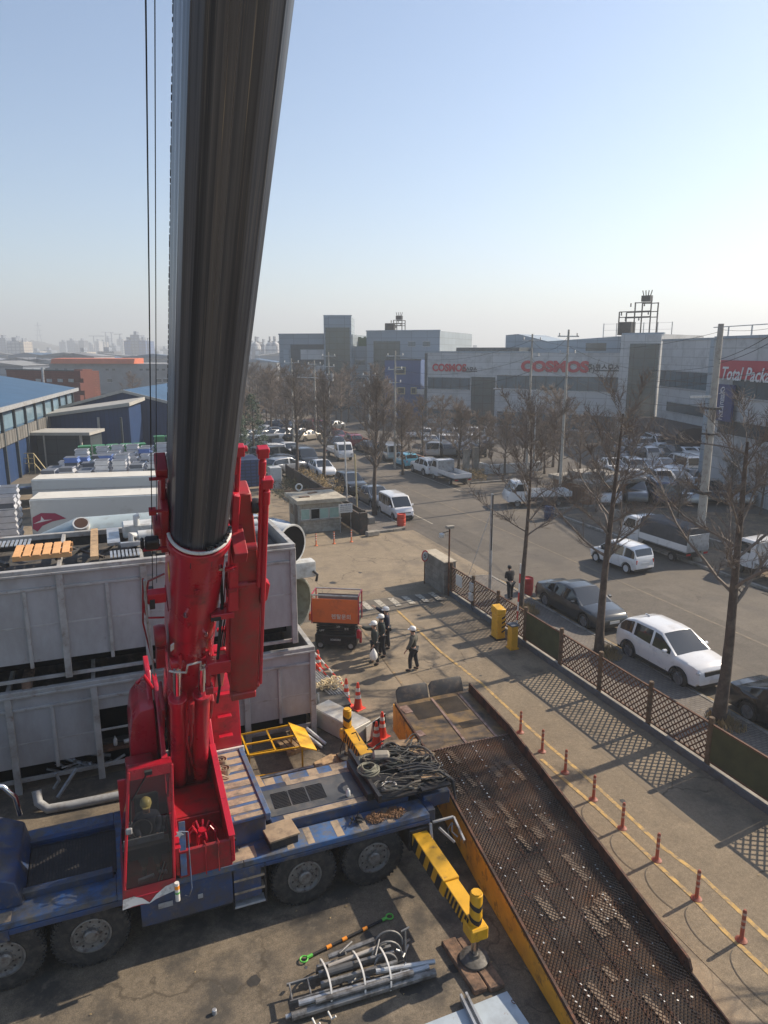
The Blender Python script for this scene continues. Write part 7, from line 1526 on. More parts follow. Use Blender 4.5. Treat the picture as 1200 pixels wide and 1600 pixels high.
# ---------------------------------------------------------------- buildings
m_bg = glass('dark_window_band', (.045, .065, .075), .12); m_bg2 = mat('stair_glass', (.035, .065, .07), .15, 0, .3, .4, grid=(1.5, 1.2, .05, (.45, .45, .45)), spec=.7)
m_band = mat('window_strip', (.05, .10, .13), .15, 0, .35, .5, grid=(1.6, 4.0, .07, (.5, .5, .5)), spec=.7)
m_clad = mat('pale_cladding', (.46, .47, .475), .5, .1, .06, .3, grid=(3.0, 1.0, .035, (.62, .62, .62)), dirt=((.24, .245, .25), .62, .5, .12))
m_cladb = mat('blue_grey_cladding', (.28, .34, .39), .5, .1, .08, .3, grid=(3.0, 1.1, .04, (.62, .62, .62)))
m_frame = mat('dark_cladding', (.055, .07, .08), .45, .1, .15, .5, grid=(2.0, 1.5, .04, (.6, .6, .6)))
class Facade:
    """front wall seen from the yard; rectangles are given where the survey rays meet the wall plane"""
    def __init__(s, name, label, px0, d0, px1, d1, top, depth, m, cat='building', zoff=0, group=None):
        a = AT(px0, 600, d0); b = AT(px1, 600, d1); s.a = V((a.x, a.y, 0)); s.b = V((b.x, b.y, 0)); s.dx = (s.b-s.a).normalized(); s.ny = V((-s.dx.y, s.dx.x, 0)); s.L = (s.b-s.a).length
        if s.ny.dot(s.a) < 0: s.ny = -s.ny
        s.T = thing(name, label, cat, tuple(s.a), math.atan2(s.dx.y, s.dx.x), group)
        s.h = s.loc(px0, top)[1] if not isinstance(top, float) else top; s.h1 = s.h; s.m = m; s.depth = depth; s.flip = 1
    def loc(s, px, py):
        d, F = _ray(px, py); o = V((0, 0, CAM_H)); t = (s.a-o).dot(s.ny)/d.dot(s.ny); p = o+d*t; return (p-s.a).dot(s.dx), p.z
    def wall(s, x0=0, x1=None, z0=0, z1=None, y0=0, y1=None, nm='wall', m=None):
        mb = MB(); mb.b(x0, s.L if x1 is None else x1, y0, s.depth if y1 is None else y1, z0, s.h if z1 is None else z1); return mb.build(nm, m or s.m, s.T, local=True, smooth=0)
    def r(s, px0, px1, py0, py1, m=None, nm='window', pr=.06, par=None, frame=True):
        x0, z1 = s.loc(px0, py0); x1, _ = s.loc(px1, py0); _, z0 = s.loc((px0+px1)/2, py1); z1 = s.loc((px0+px1)/2, py0)[1]
        mb = MB(); mb.b(x0, x1, -pr, .02, max(z0, .02), z1); o = mb.build(nm, m or m_band, par or s.T, local=True, smooth=0)
        if frame and nm == 'window':
            mb = MB(); 
            for (p, q_, e, f) in ((x0-.08, x1+.08, z1, z1+.12), (x0-.08, x1+.08, z0-.12, z0)): mb.b(p, q_, -pr-.06, .02, e, f)
            mb.build('frame', m_duct if False else m_galv, o, local=True, smooth=0)
        return o
    def cap(s, w=.35, h=.22, x0=0, x1=None, z=None, m=None, nm='parapet'):
        z = s.h if z is None else z; mb = MB(); mb.b(x0-.1, (s.L if x1 is None else x1)+.1, -.12, w, z+.002, z+h); mb.build(nm, m or m_cladb, s.T, local=True, smooth=0)
m_redl = mat('red_letters', (.45, .02, .04), .5); m_blkl = mat('dark_letters', (.05, .055, .06), .5); m_whl = mat('white_letters', (.65, .65, .66), .5)
# long factory with the red letters
F = Facade('factory_building', 'long pale three storey factory with red letters and dark window bands across the road', 664, 120, 990, 102, 551, 28, m_clad)
F.wall(); F.cap()
F.r(669, 735, 590, 608); F.r(777, 968, 588, 610); F.r(777, 966, 647, 669); F.r(737, 774, 589, 682, m_bg2, 'stair_glazing', .1)
F.r(669, 735, 640, 655); F.r(800, 960, 683, 692, m_frame, 'loading_bay')
F.r(664, 668, 552, 690, m_frame, 'corner_strip', .08)
x, z = F.loc(702, 575); o = lettering('COSMOS', m_redl, None, (x, -.12, z), 1.6, sx=.95, off=.07); o.parent = F.T
x, z = F.loc(734, 578); o = lettering('코스모스', m_blkl, None, (x, -.12, z), .9, sx=.8, off=.04); o.parent = F.T
x, z = F.loc(866, 573.5); o = lettering('COSMOS', m_redl, None, (x, -.14, z), 2.1, sx=1.22, off=.12); o.parent = F.T
x, z = F.loc(941, 576); o = lettering('(주)코스모스', m_blkl, None, (x, -.12, z), 1.25, sx=.78, off=.045); o.parent = F.T
for (a, b, c, d_, yy) in ((700, 800, 541, 553, 3), ):
    x0, z1 = F.loc(a, c); x1, _ = F.loc(b, c); mb = MB(); mb.b(x0, x1, yy, 10, F.h, z1-.2); mb.build('roof_plant', m_frame, F.T, local=True, smooth=0)
    mb = MB()
    for k in range(12): mb.b(x0+(x1-x0)*k/12, x0+(x1-x0)*(k+.7)/12, yy-.06, yy, F.h+.3, z1-.5)
    mb.build('louvre', m_bg, F.T, local=True, smooth=0)
x0, z1 = F.loc(755, 522); x1, z2 = F.loc(838, 540); mb = MB(); mb.prism([(x0, F.h), (x0, z1), (x0+(x1-x0)*.25, z1+.15), (x1, z2+.4), (x1, F.h)], 9, 22, 'y'); mb.build('penthouse', m_cladb, F.T, local=True)
x0, z1 = F.loc(846, 533); x1, z2 = F.loc(990, 523); mb = MB(); mb.prism([(x0, F.h), (x0, z1), (x1, z2), (x1, F.h)], 2.5, 24, 'y'); mb.build('upper_storey', m_cladb, F.T, local=True)
mb = MB(); mb.b(x0+6, x0+9, 2.44, 2.5, F.h+.3, z1-.3); mb.b(x0+11, x0+14, 2.44, 2.5, F.h+.3, z1-.3); mb.build('window', m_bg, F.T, local=True, split=True)
# stair tower and right wing
F2_ = Facade('stair_tower', 'taller tower block with a dark glass strip between the factory and its right wing', 968, 102, 1030, 98, 523, 14, m_clad)
F2_.wall(y0=-.5); F2_.cap(); F2_.T.location = F2_.T.location
x0, z1 = F2_.loc(988, 537); x1, z0 = F2_.loc(1021, 682); mb = MB(); mb.b(x0, x1, -.62, -.5, z0, z1); mb.build('stair_glazing', m_bg2, F2_.T, local=True, smooth=0)
F3 = Facade('factory_wing', 'grey factory wing with a dark rounded canopy right of the stair tower', 1030, 97, 1135, 80, 533, 20, m_clad)
F3.wall(x1=F3.L+10); F3.cap(x1=F3.L+10); F3.r(1033, 1112, 581, 607); F3.r(1042, 1112, 633, 648, m_bg, 'window')
x0, z1 = F3.loc(1020, 650); x1, _ = F3.loc(1112, 650); _, z0 = F3.loc(1060, 705)
mb = MB(); w_ = x1-x0; mb.prism([(0, -.0), (-4, 0), (-4, z1*.75), (-3.2, z1*.95), (-2, z1), (0, z1)], x0+1, x1, 'x'); mb.build('canopy', mat('dark_canopy', (.05, .04, .038), .8, 0, .2, .5), F3.T, local=True)
# near right building with signs
F4 = Facade('sign_building', 'pale panelled building with a long red sign board at the right edge', 1112, 62, 1330, 46, 530, 26, m_clad)
F4.wall(); F4.cap(); F4.r(1146, 1300, 598, 628); F4.r(1122, 1290, 668, 692, m_bg, 'window')
F4.r(1112, 1118, 531, 800, m_cladb, 'corner_strip', .07)
mb = MB(); 
for px in (1101, 1116, 1152): x, z = F4.loc(px+12, 530); mb.cyl((x, .5, F4.h), (x, .5, F4.h+1.0), .06, 6)
mb.bar((F4.loc(1105, 530)[0], .5, F4.h+1.0), (F4.L, .5, F4.h+1.05), .07); mb.build('roof_rail', m_galv, F4.T, local=True, split=True)
S = F4.r(1127, 1330, 565, 597, mat('sign_board_red', (.42, .035, .06), .5, 0, .05, 1), 'sign_board', .3, frame=False)
x, z = F4.loc(1132, 583); o = lettering('Total Packaging', m_whl, None, (x, -.34, z-.05), 1.5, align='LEFT', sx=.93, shear=.28, off=.02); o.parent = F4.T
S2 = thing('vertical_sign', 'dark blue vertical sign with a white emblem beside the tall concrete pole', 'sign', F4.T.location, F4.T.rotation_euler.z)
x0, z1 = F4.loc(1121, 599); x1, _ = F4.loc(1150, 599); _, z0 = F4.loc(1133, 657); x0 += .55; x1 += .6
mb = MB(); mb.b(x0, x1, -.55, -.35, z0, z1); mb.build('panel', mat('sign_navy', (.03, .045, .14), .5), S2, local=True)
mb = MB(); mb.b(x0+.1, x1-.1, -.35, -.07, (z0+z1)/2-.1, (z0+z1)/2+.1); mb.build('bracket', m_galv, S2, local=True)
xc = (x0+x1)/2; hh = (z1-z0)
mb = MB(); mb.tube([(xc+.30*math.cos(t), -.57, z1-hh*.16+.24*math.sin(t)) for t in [k*.35 for k in range(3, 17)]], .05, 6); mb.tube([(xc-.5, -.57, z1-hh*.26), (xc-.1, -.57, z1-hh*.22), (xc+.2, -.57, z1-hh*.12)], .045, 6); mb.build('emblem', m_whl, S2, local=True, split=True)
for k, ch in enumerate('패트리온'): o = lettering(ch, m_whl, None, (xc, -.57, z1-hh*(.38+.165*k)), .72); o.parent = S2
# rooftop substation on the tower
def pylon(name, label, F_, px0, px1, pyb, pyt, n=3, yy=3, grp=None, m=m_dk):
    x0, zb = F_.loc(px0, pyb); x1, zt = F_.loc(px1, pyt); T = thing(name, label, 'steel frame', F_.T.location, F_.T.rotation_euler.z, grp); zb = F_.h
    for x in [x0+(x1-x0)*k/(n-1) for k in range(n)]:
        for y in (yy, yy+2.2): mb = MB(); mb.cyl((x, y, zb), (x, y, zb+(zt-zb)*(.72 if x == x0 else 1)), .10, 6); mb.build('column', m, T, local=True)
    for f in (.55, .72, .98):
        for y in (yy, yy+2.2): mb = MB(); mb.bar((x0 if f < .9 else x0+(x1-x0)/(n-1), y, zb+(zt-zb)*f), (x1, y, zb+(zt-zb)*f), .12); mb.build('beam', m, T, local=True)
    for k in range(7):
        x = x0+(x1-x0)*(k+.5)/7; f = (.72, .55, .98)[k % 3]; mb = MB(); mb.lathe([(.05, -.5), (.12, -.4), (.06, -.25), (.12, -.12), (.05, 0)], 7, Matrix.Translation((x, yy, zb+(zt-zb)*f))); mb.build('insulator', m, T, local=True)
    x = x0+(x1-x0)*.75; mb = MB(); mb.c((x, yy+1, zt+.5), (1.3, .8, .8)); mb.build('tank', m, T, local=True)
    for k in range(4): mb = MB(); mb.cyl((x-.5+k*.33, yy+1, zt+.9), (x-.7+k*.46, yy+1, zt+1.6), .07, 6); mb.build('bushing', m, T, local=True)
    mb = MB(); mb.c((x0+.8, yy+1, zb+.9), (1.8, 1.5, 1.8)); mb.build('transformer', m, T, local=True)
    return T
pylon('rooftop_frame', 'dark steel substation frame with insulators on top of the tower block', F2_, 955, 1008, 523, 470, yy=2)
x0, zt = F2_.loc(915, 504); x1, _ = F2_.loc(1024, 504); T = thing('roof_netting', 'thin posts with netting around the roof substation', 'netting', F2_.T.location, F2_.T.rotation_euler.z)
for k in range(6): x = x0+(x1-x0)*k/5; mb = MB(); mb.cyl((x, 5.5, F2_.h-1.6), (x, 5.5, zt), .07, 6); mb.build('post', m_galv, T, local=True)
for k in range(4): mb = MB(); mb.cyl((x0, 5.5, zt-.1-k*.9), (x1, 5.5, zt-.1-k*.9), .02, 4); mb.build('net_wire', m_galv, T, local=True)
# left factory complex
m_fl = mat('far_cladding', (.25, .30, .34), .55, .1, .06, .2, grid=(3.2, 1.3, .05, (.62, .62, .62)))
F5 = Facade('factory_block', 'grey blue factory block with a dark framed front at the far end of the road', 438, 152, 508, 150, 523, 40, m_fl)
F5.wall(x1=F5.L+6); F5.cap(); F5.r(454, 512, 538, 640, m_frame, 'dark_frame', .1)
for a, b in ((546, 562), (571, 587), (597, 613)): F5.r(470, 512, a, b, m_clad, 'pale_panel', .2)
F5.r(443, 451, 545, 640, m_cladb, 'side_panel', .1)
F6 = Facade('lift_tower', 'tall grey tower with a dark lower glass front between the two factory blocks', 508, 149, 550, 149, 494, 16, m_fl)
F6.wall(y0=-1); F6.cap(); x0, z1 = F6.loc(509, 512); x1, z0 = F6.loc(548, 640); mb = MB(); mb.b(x0, x1, -1.15, -1, z0, z1); mb.build('dark_glazing', m_bg2, F6.T, local=True)
F7 = Facade('link_building', 'lower link building with a green roof plant between the tower and the right block', 550, 151, 574, 151, 541, 20, m_fl)
F7.wall(x0=-.5, x1=F7.L+.5); F7.r(551, 570, 563, 570); F7.r(551, 570, 590, 597)
x0, z1 = F7.loc(551, 528); x1, _ = F7.loc(573, 528); mb = MB(); rn = random.Random(3)
for k in range(9): mb.c((x0+(x1-x0)*(k+.5)/9, 3, F7.h+.8), (.5, 1.2, 1.8+rn.random()*.7))
mb.build('green_plant', mat('green_tanks', (.09, .16, .09), .7), F7.T, local=True, split=True)
F8 = Facade('factory_block', 'right grey blue factory block with a steel frame on its roof', 573, 149, 686, 144, 518, 30, m_fl)
F8.wall(); F8.cap(); F8.r(584, 625, 533, 640, m_bg2, 'stair_glazing', .1); F8.r(638, 649, 534, 541); F8.r(661, 672, 534, 541)
pylon('rooftop_frame', 'small dark steel frame with insulators on the far right factory block', F8, 587, 614, 518, 498, yy=6)
F9 = Facade('blue_building', 'plain blue building with yellow framed windows before the grey factory', 601, 128, 657, 126, 563, 14, mat('blue_wall', (.05, .10, .24), .6, 0, .1, .4, grid=(2.5, 30, .04, (.7, .7, .7))))
F9.wall(); F9.cap(m=m_frame)
m_yf = mat('pale_yellow_frame', (.42, .38, .22), .6)
for a, b, c, d_ in ((616, 634, 573, 585), (621, 633, 605, 616), (642, 651, 605, 616)):
    w_ = F9.r(a, b, c, d_, m_yf, 'window', .1, frame=False); F9.r(a+1.5, b-1.5, c+1.5, d_-1.5, m_bg, 'pane', .14, par=w_)
F9.r(652, 666, 608, 616, m_duct, 'white_sign', .3)
# hut and low walls at the corner
Hh = Facade('brown_hut', 'brown metal hut with a pale flat roof beside the car lot', 874, 58, 936, 54, 748, 5, mat('hut_brown', (.24, .13, .07), .8, 0, .2, 1, grid=(.4, 30, .03, (.7, .7, .7))))
Hh.wall(); mb = MB(); mb.b(-.3, Hh.L+.3, -.4, 5.3, Hh.h+.003, Hh.h+.3); mb.b(1.0, 3.2, .5, 2.5, Hh.h+.3, Hh.h+.75); mb.build('roof', m_conc, Hh.T, local=True, split=True); Hh.r(880, 890, 765, 790, m_frame, 'door')
for i, (x, y, w_) in enumerate(((32.0, 59.5, .9), (33.6, 60.6, .9))): one(MB().b(x, x+.5, y, y+.5, 0, 2.6), 'gate_pillar', m_conc, 'pale square gate pillar beyond the white flatbed truck, %s one' % ('left', 'right')[i], 'pillar', 'gate pillars of the lot')
one(MB().b(34.5, 34.8, 60, 62, 0, 1.0).b(34.8, 41, 59.9, 60.2, 0, .9), 'low_wall', m_duct, 'low white wall along the lot entrance', 'wall')
one(MB().b(28.0+3.2, 31.5, 62, 100, 0, .9), 'low_wall', mat('brick_low', (.18, .09, .06), .85, 0, .2, 1, grid=(.4, .2, .02, (.6, .6, .6), .5)), 'low brown brick wall behind the cars at the far kerb', 'wall')
one(MB().b(34.3, 34.5, 8, 41, 0, .5), 'low_wall', m_conc, 'low concrete wall along the right kerb behind the trucks', 'wall')
# left side: blue warehouses, brick building, long grey building
m_navy = mat('navy_cladding', (.014, .045, .13), .55, .1, .12, .5, grid=(.5, 40, .04, (.75, .75, .75))); m_bl = mat('blue_roof', (.035, .095, .18), .5, .2, .15, .4, grid=(.6, 60, .05, (.75, .75, .75))); m_blw = mat('blue_wall_panel', (.05, .11, .19), .55, .1, .12, .5, grid=(.5, 40, .04, (.75, .75, .75)))
a = AT(112, 606, 94); b = AT(-60, 640, 54); a.z = b.z = 0; dx = (b-a).normalized(); Lw = (b-a).length; zE = 7.0
T = thing('blue_warehouse', 'large blue warehouse with a wide blue roof at the left edge', 'warehouse', a, math.atan2(dx.y, dx.x))
# local x runs towards the camera, +y is to the left or right
sgn = 1 if V((-dx.y, dx.x, 0)).dot(V((-1, .3, 0))) > 0 else -1
def yb(y): return sgn*y
mb = MB(); y0, y1 = sorted((yb(.0), yb(30))); mb.b(0, Lw, y0, y1, 0, 3.4); mb.build('wall', m_navy, T, local=True, smooth=0)
mb = MB(); y0, y1 = sorted((yb(.02), yb(.3))); mb.b(0, Lw, y0, y1, 3.4, zE); mb.build('upper_wall', m_blw, T, local=True, smooth=0)
mb = MB(); mb.b(0, .3, *sorted((yb(.3), yb(30))), 3.4, zE); mb.build('end_wall', m_blw, T, local=True, smooth=0)
for k in range(10):
    x = 1+k*(Lw-2)/10; mb = MB(); mb.b(x, x+(Lw-2)/10-.5, *sorted((yb(-.06), yb(.0))), 4.9, 6.3); mb.build('window', mat('sky_window', (.16, .24, .30), .15, 0, .3, .3), T, local=True, smooth=0)
for k in range(11): x = .7+k*(Lw-2)/10; mb = MB(); mb.b(x-.12, x+.12, *sorted((yb(-.25), yb(.0))), 0, zE); mb.build('pilaster', m_frame, T, local=True, smooth=0)
for k in range(60): 
    if k % 6 == 0: pass
mb = MB(); mb.b(0, Lw, *sorted((yb(-.2), yb(-.02))), 3.5, 4.7); mb.build('sunlit_strip', mat('sunlit_strip', (.15, .145, .135), .7, 0, .2, .8, grid=(.9, 40, .12, (.3, .3, .3))), T, local=True, smooth=0)  # beige band painted for the sunlit part of the wall
mb = MB(); mb.add([(-.5, yb(-.6), zE), (Lw, yb(-.6), zE), (Lw, yb(15), zE+2.9), (-.5, yb(15), zE+2.9), (-.5, yb(30.5), zE), (Lw, yb(30.5), zE), (-.5, yb(-.6), zE-.25), (Lw, yb(-.6), zE-.25)], [(0,1,2,3), (3,2,5,4), (0,6,7,1)]); mb.build('roof', m_bl, T, local=True, smooth=0)
mb = MB(); mb.b(-.5, Lw, *sorted((yb(-.75), yb(-.6))), zE-.35, zE+.05); mb.build('gutter', m_grey, T, local=True)
mb = MB(); mb.prism([(yb(0), zE-.1), (yb(15), zE+2.8), (yb(30), zE-.1)], .0, .25, 'x'); mb.build('gable', m_blw, T, local=True)
def gable(name, label, pxl, pxr, dist, z_e, z_r, apx, depth, mw, mr, trim=None, dist2=None):
    Fq = Facade(name, label, pxl, dist, pxr, dist2 or dist, 600, depth, mw, 'warehouse'); xa, _ = Fq.loc(apx, 600)
    mb = MB(); mb.prism([(0, 0), (0, z_e), (xa, z_r), (Fq.L, z_e), (Fq.L, 0)], 0, depth, 'y'); mb.build('wall', mw, Fq.T, local=True, smooth=0)
    for x0, x1, za, zb2 in ((-.5, xa, z_e-.12, z_r+.05), (xa, Fq.L+.5, z_r+.05, z_e-.12)):
        mb = MB(); mb.add([(x0, -.5, za), (x1, -.5, zb2), (x1, depth+.5, zb2), (x0, depth+.5, za), (x0, -.5, za+.2), (x1, -.5, zb2+.2), (x1, depth+.5, zb2+.2), (x0, depth+.5, za+.2)], [(3,2,1,0),(4,5,6,7),(0,1,5,4),(1,2,6,5),(2,3,7,6),(3,0,4,7)]); r_ = mb.build('roof', mr, Fq.T, local=True, smooth=0)
        if trim: mb = MB(); mb.bar((x0, -.56, za+.06), (x1, -.56, zb2+.06), .1, .32); mb.build('barge_board', trim, r_, local=True)
    return Fq
m_trim2 = mat('pale_trim', (.36, .35, .32), .7)
gable('blue_shed', 'navy gabled shed with a corrugated blue roof behind the goods stacks', 88, 300, 86, 5.0, 7.0, 193, 26, m_navy, m_bl, m_trim2)
Fl = Facade('lean_to_shed', 'dark navy flat shed with a pale sloping roof edge in front of the gabled shed', 46, 80, 198, 80, 640, 4, m_navy)
xa = Fl.L; mb = MB(); mb.prism([(0, 0), (0, 4.3), (xa, 5.7), (xa, 0)], 0, 4, 'y'); mb.build('wall', m_navy, Fl.T, local=True, smooth=0)
mb = MB(); mb.add([(-.6, -.8, 4.3), (xa+.4, -.8, 5.8), (xa+.4, 4.5, 6.1), (-.6, 4.5, 4.6), (-.6, -.8, 4.6), (xa+.4, -.8, 6.2), (xa+.4, 4.5, 6.5), (-.6, 4.5, 4.9)], [(3,2,1,0),(4,5,6,7),(0,1,5,4),(1,2,6,5),(2,3,7,6),(3,0,4,7)]); mb.build('roof', m_trim2, Fl.T, local=True, smooth=0)
for px in (160, 195): x, _ = Fl.loc(px, 660); mb = MB(); mb.b(x-.1, x+.1, -1.2, -1.0, 0, 4.6); mb.build('column', m_trim2 if px == 160 else m_frame, Fl.T, local=True)
Sd = Facade('small_shelter', 'small dark shelter with a flat pale roof and railing left of the stacks', 48, 72, 133, 72, 676, 3, m_frame)
Sd.wall(z1=Sd.h-.25); mb = MB(); mb.b(-.5, Sd.L+.3, -.8, 3.2, Sd.h-.2, Sd.h+.1); mb.build('roof', m_trim2, Sd.T, local=True); 
x, _ = Sd.loc(130, 690); mb = MB(); mb.b(x-.1, x+.1, -.6, -.4, 0, Sd.h-.2); x, _ = Sd.loc(73, 690); mb.b(x-.06, x+.06, -.6, -.5, 0, Sd.h-.2); mb.build('post', m_trim2, Sd.T, local=True, split=True)
Rr = thing('railing', 'pale yellow railing platform before the small shelter', 'railing', Sd.T.location, Sd.T.rotation_euler.z); x0 = Sd.loc(47, 700)[0]; x1 = Sd.loc(74, 700)[0]
m_ylr = mat('railing_yellow', (.40, .33, .17), .6)
for z in (1.0, 1.5, 2.0): mb = MB(); mb.bar((x0, -3, z), (x1, -3, z), .07); mb.build('rail', m_ylr, Rr, local=True)
for k in range(4): x = x0+(x1-x0)*k/3; mb = MB(); mb.bar((x, -3, 0), (x, -3, 2.0), .07); mb.build('post', m_ylr, Rr, local=True)
mb = MB(); mb.bar((x1, -3, 2.0), (x1+1.3, -3.5, .5), .08); mb.bar((x1, -3, 1.0), (x1+1.0, -3.5, .1), .08); mb.build('stair_rail', m_ylr, Rr, local=True, split=True)
one(MB().b(0, 0.01, 0, .01, 0, .01) if False else MB().b(-9.0, -3.2, 60.5, 63, .9, 1.35), 'dark_counter', m_frame, 'long dark low structure with a blue top beside the stacks', 'counter')
one(MB().b(-6.2, -3.6, 60.3, 60.9, 1.36, 1.5), 'blue_cover', m_blueb, 'bright blue cover on the dark low structure', 'cover')
m_brick = mat('red_brick', (.16, .055, .04), .85, 0, .15, .6, grid=(.9, .4, .05, (.75, .75, .75), .5))
Fb = Facade('brick_building', 'dark red brick building with small pale windows at the left', 12, 135, 118, 125, 578, 5, m_brick); Fb.wall(); Fb.cap(m=m_frame)
for px in (56, 73, 90, 107): Fb.r(px, px+8, 592, 597, mat('pale_pane', (.3, .33, .34), .3), 'window', .05, frame=False)
Fb2 = Facade('brick_tower', 'lighter red brick end tower with stacked balconies of the brick building', 118, 124, 131, 123, 577, 2, mat('red_brick_light', (.15, .05, .038), .85, 0, .12, .6)); Fb2.wall()
for a in (579, 598, 617): Fb2.r(122, 132, a, a+12, mat('red_brick_light', (.15, .05, .038)), 'balcony', .9)
m_gw = mat('long_grey_wall', (.24, .25, .26), .8, 0, .1, .3, dirt=((.17, .175, .18), .56, .4, .12))
Fg = Facade('long_grey_building', 'long grey building with an orange roof edge and small windows', 80, 205, 262, 200, 568, 20, m_gw); Fg.wall(x1=Fg.L+8)
x0, z0 = Fg.loc(82, 568); x1, z1 = Fg.loc(211, 560); mb = MB(); mb.prism([(-1, Fg.h), (-.2, Fg.h+1.35), (5, Fg.h+1.5), (5, Fg.h)], x0, x1, 'x'); mb.build('orange_roof', mat('orange_roof', (.50, .12, .05), .7, 0, .1, .5), Fg.T, local=True)
for px in (148, 168, 245, 255): Fg.r(px, px+7, 592, 597, m_bg, 'window', .05)
for px in (86, 100, 130, 165, 175, 218, 228, 243, 253): Fg.r(px, px+5, 576, 579, m_bg, 'window', .05, frame=False)
one(MB().cyl(AT(66, 600, 100)-V((0, 0, 7)), AT(66, 574, 100), .16, 8), 'vent_pipe', m_galv, 'thin pale vent pipe rising before the brick building', 'pipe')
# goods yard: trailers and stacks
m_tr = mat('trailer_white', (.50, .53, .53), .5, .1, .06, .8, dirt=((.3, .3, .28), .64, .9, .1), stretch=(.4, 1, 1)); m_tr2 = mat('trailer_roof', (.58, .56, .50), .6, 0, .1, .6, dirt=((.3, .25, .2), .66, 1.2, .06))
for i, (px, py, L_, l, y_) in enumerate(((45, 781, 10.5, 'near white box trailer with a dark pink emblem on its side', 0), (48, 750, 10.5, 'far white box trailer before the metal stacks', 0))):
    p = G(px, py, 3.0); T = thing('box_trailer', l, 'trailer', (p.x, p.y, 0), -.16 if i == 0 else -.18)
    mb = MB(); mb.b(0, L_, 0, 2.3, .7, 3.0); mb.build('box_body', m_tr, T, local=True, bev=.05); mb = MB(); mb.b(.05, L_-.05, .05, 2.25, 3.003, 3.03); mb.build('roof_skin', m_tr2, T, local=True)
    mb = MB(); mb.b(0, L_, -.02, 0, 2.25 if i else .75, 2.29 if i else .85); mb.b(0, L_, -.03, 0, .70, .78); mb.build('side_trim', m_grey, T, local=True, split=True)
    for x in (1.5, L_-1.5):
        for y in (.3, 2.0): mb = MB(); mb.cyl((x, y-.15, .45), (x, y+.15, .45), .45, 18); mb.build('wheel', m_tyre, T, local=True)
    mb = MB(); mb.b(.3, L_-.3, .8, 1.5, .45, .7); mb.build('chassis', m_dk, T, local=True)
    if i == 0:
        m_pk = mat('emblem_pink', (.28, .02, .07), .5)
        mb = MB(); mb.prism([(.05, 1.2), (.1, 1.9), (.6, 2.15), (1.4, 2.1), (2.0, 1.75), (1.2, 1.6), (.6, 1.35), (.3, 1.0)], -.03, -.01, 'y'); mb.build('pink_emblem', m_pk, T, local=True, smooth=0)
        mb = MB(); mb.prism([(.1, 1.5), (.55, 1.7), (.6, 1.95), (.75, 1.72), (1.2, 1.72), (.7, 1.62)], -.045, -.032, 'y'); mb.build('white_mark', m_whl, T, local=True, smooth=0)
m_al = mat('bright_tray', (.56, .57, .60), .35, .35, .15, 2, rvar=.1); m_blt = mat('tray_blue', (.12, .20, .46), .5, .1, .15, 2); m_gt = mat('crate_green', (.04, .20, .08), .5, 0, .15, 1); m_shr = mat('stack_dark', (.10, .11, .13), .6)
def stack_mesh(seed, n, w_, h, m1, m2, top):
    rn = random.Random(seed); mb = MB()
    for k in range(n):
        mb.m = 0 if k < n-1 or not top else 2; dx_, dy_ = rn.uniform(-.05, .05), rn.uniform(-.05, .05); z = k*h
        mb.prism([(-w_/2+dx_, z), (-w_*.40+dx_, z+h*.55), (-w_/2+dx_, z+h*.92), (w_/2+dx_, z+h*.92), (w_*.40+dx_, z+h*.55), (w_/2+dx_, z)], -w_/2+dy_, w_/2+dy_, 'y')
        mb.m = 1; mb.b(-w_*.42, w_*.42, -w_*.46, w_*.46, z+h*.2, z+h*.98)
    o = mb.build('stack', [m1, m2, m_blt], None, smooth=0); me = o.data; bpy.data.objects.remove(o); return me
sm = [stack_mesh(i, 9+i % 2, 1.05, .38, m_al, m_shr, i == 1) for i in range(4)]; gm = [stack_mesh(9+i, 6, 1.1, .55, m_gt, m_gt, 0) for i in range(2)]
rn = random.Random(6); rows = [('front', 0, 57.0, -3.8, 9, 0), ('second', 0, 58.9, -3.5, 9, 0), ('third', 0, 60.9, -2.8, 9, 0), ('fourth', 0, 63.2, -1.6, 9, 0), ('fifth', 0, 65.6, .0, 8, 0)]
ords = ['first', 'second', 'third', 'fourth', 'fifth', 'sixth', 'seventh', 'eighth', 'ninth', 'tenth']
for rnm, _, v, u0, n, g in rows:
    for k in range(n):
        o = bpy.data.objects.new('tray_stack', sm[rn.randrange(4)]); COL.objects.link(o); o.location = (u0+k*1.22, v-.2*k*.3, 0); o.rotation_euler = (0, 0, -.15+rn.uniform(-.04, .04)); s_ = rn.uniform(.93, 1.05); o.scale = (1, 1, s_)
        tag(o, 'stack of shiny silver metal trays, %s from the left in the %s row' % (ords[k], rnm), 'stack', 'stacks of metal trays')
for k in range(9):
    o = bpy.data.objects.new('crate_stack', gm[k % 2]); COL.objects.link(o); u, v = (-1.5+k*1.2, 70.5) if k < 5 else (5.5+(k-5)*1.2, 76.0); o.location = (u, v, 0)
    tag(o, 'stack of green crates, %s in the %s group' % (ords[k % 5], 'left' if k < 5 else 'right'), 'stack', 'stacks of green crates')
for k, (u, v) in enumerate(((-8.3, 56.5), (-8.5, 58.2), (-5.6, 46.6), (-5.5, 47.8))):
    o = bpy.data.objects.new('tray_stack', sm[k]); COL.objects.link(o); o.location = (u, v, 0); tag(o, 'dark stack of metal trays %s' % ('at the left edge, nearer one', 'at the left edge, farther one', 'beside the near trailer end, nearer one', 'beside the near trailer end, farther one')[k], 'stack', 'stacks of metal trays')
one(MB().c((-1.0, 44.9, 0), (.01, .01, .01)) if False else MB().b(9.6, 12.9, 62, 65.5, 0, 2.4), 'container_stack', mat('blue_pallets', (.03, .06, .16), .6, 0, .2, 1, grid=(.5, .3, .05, (.5, .5, .5))), 'block of dark blue stacked pallets beside the red jib tips', 'pallet stack')
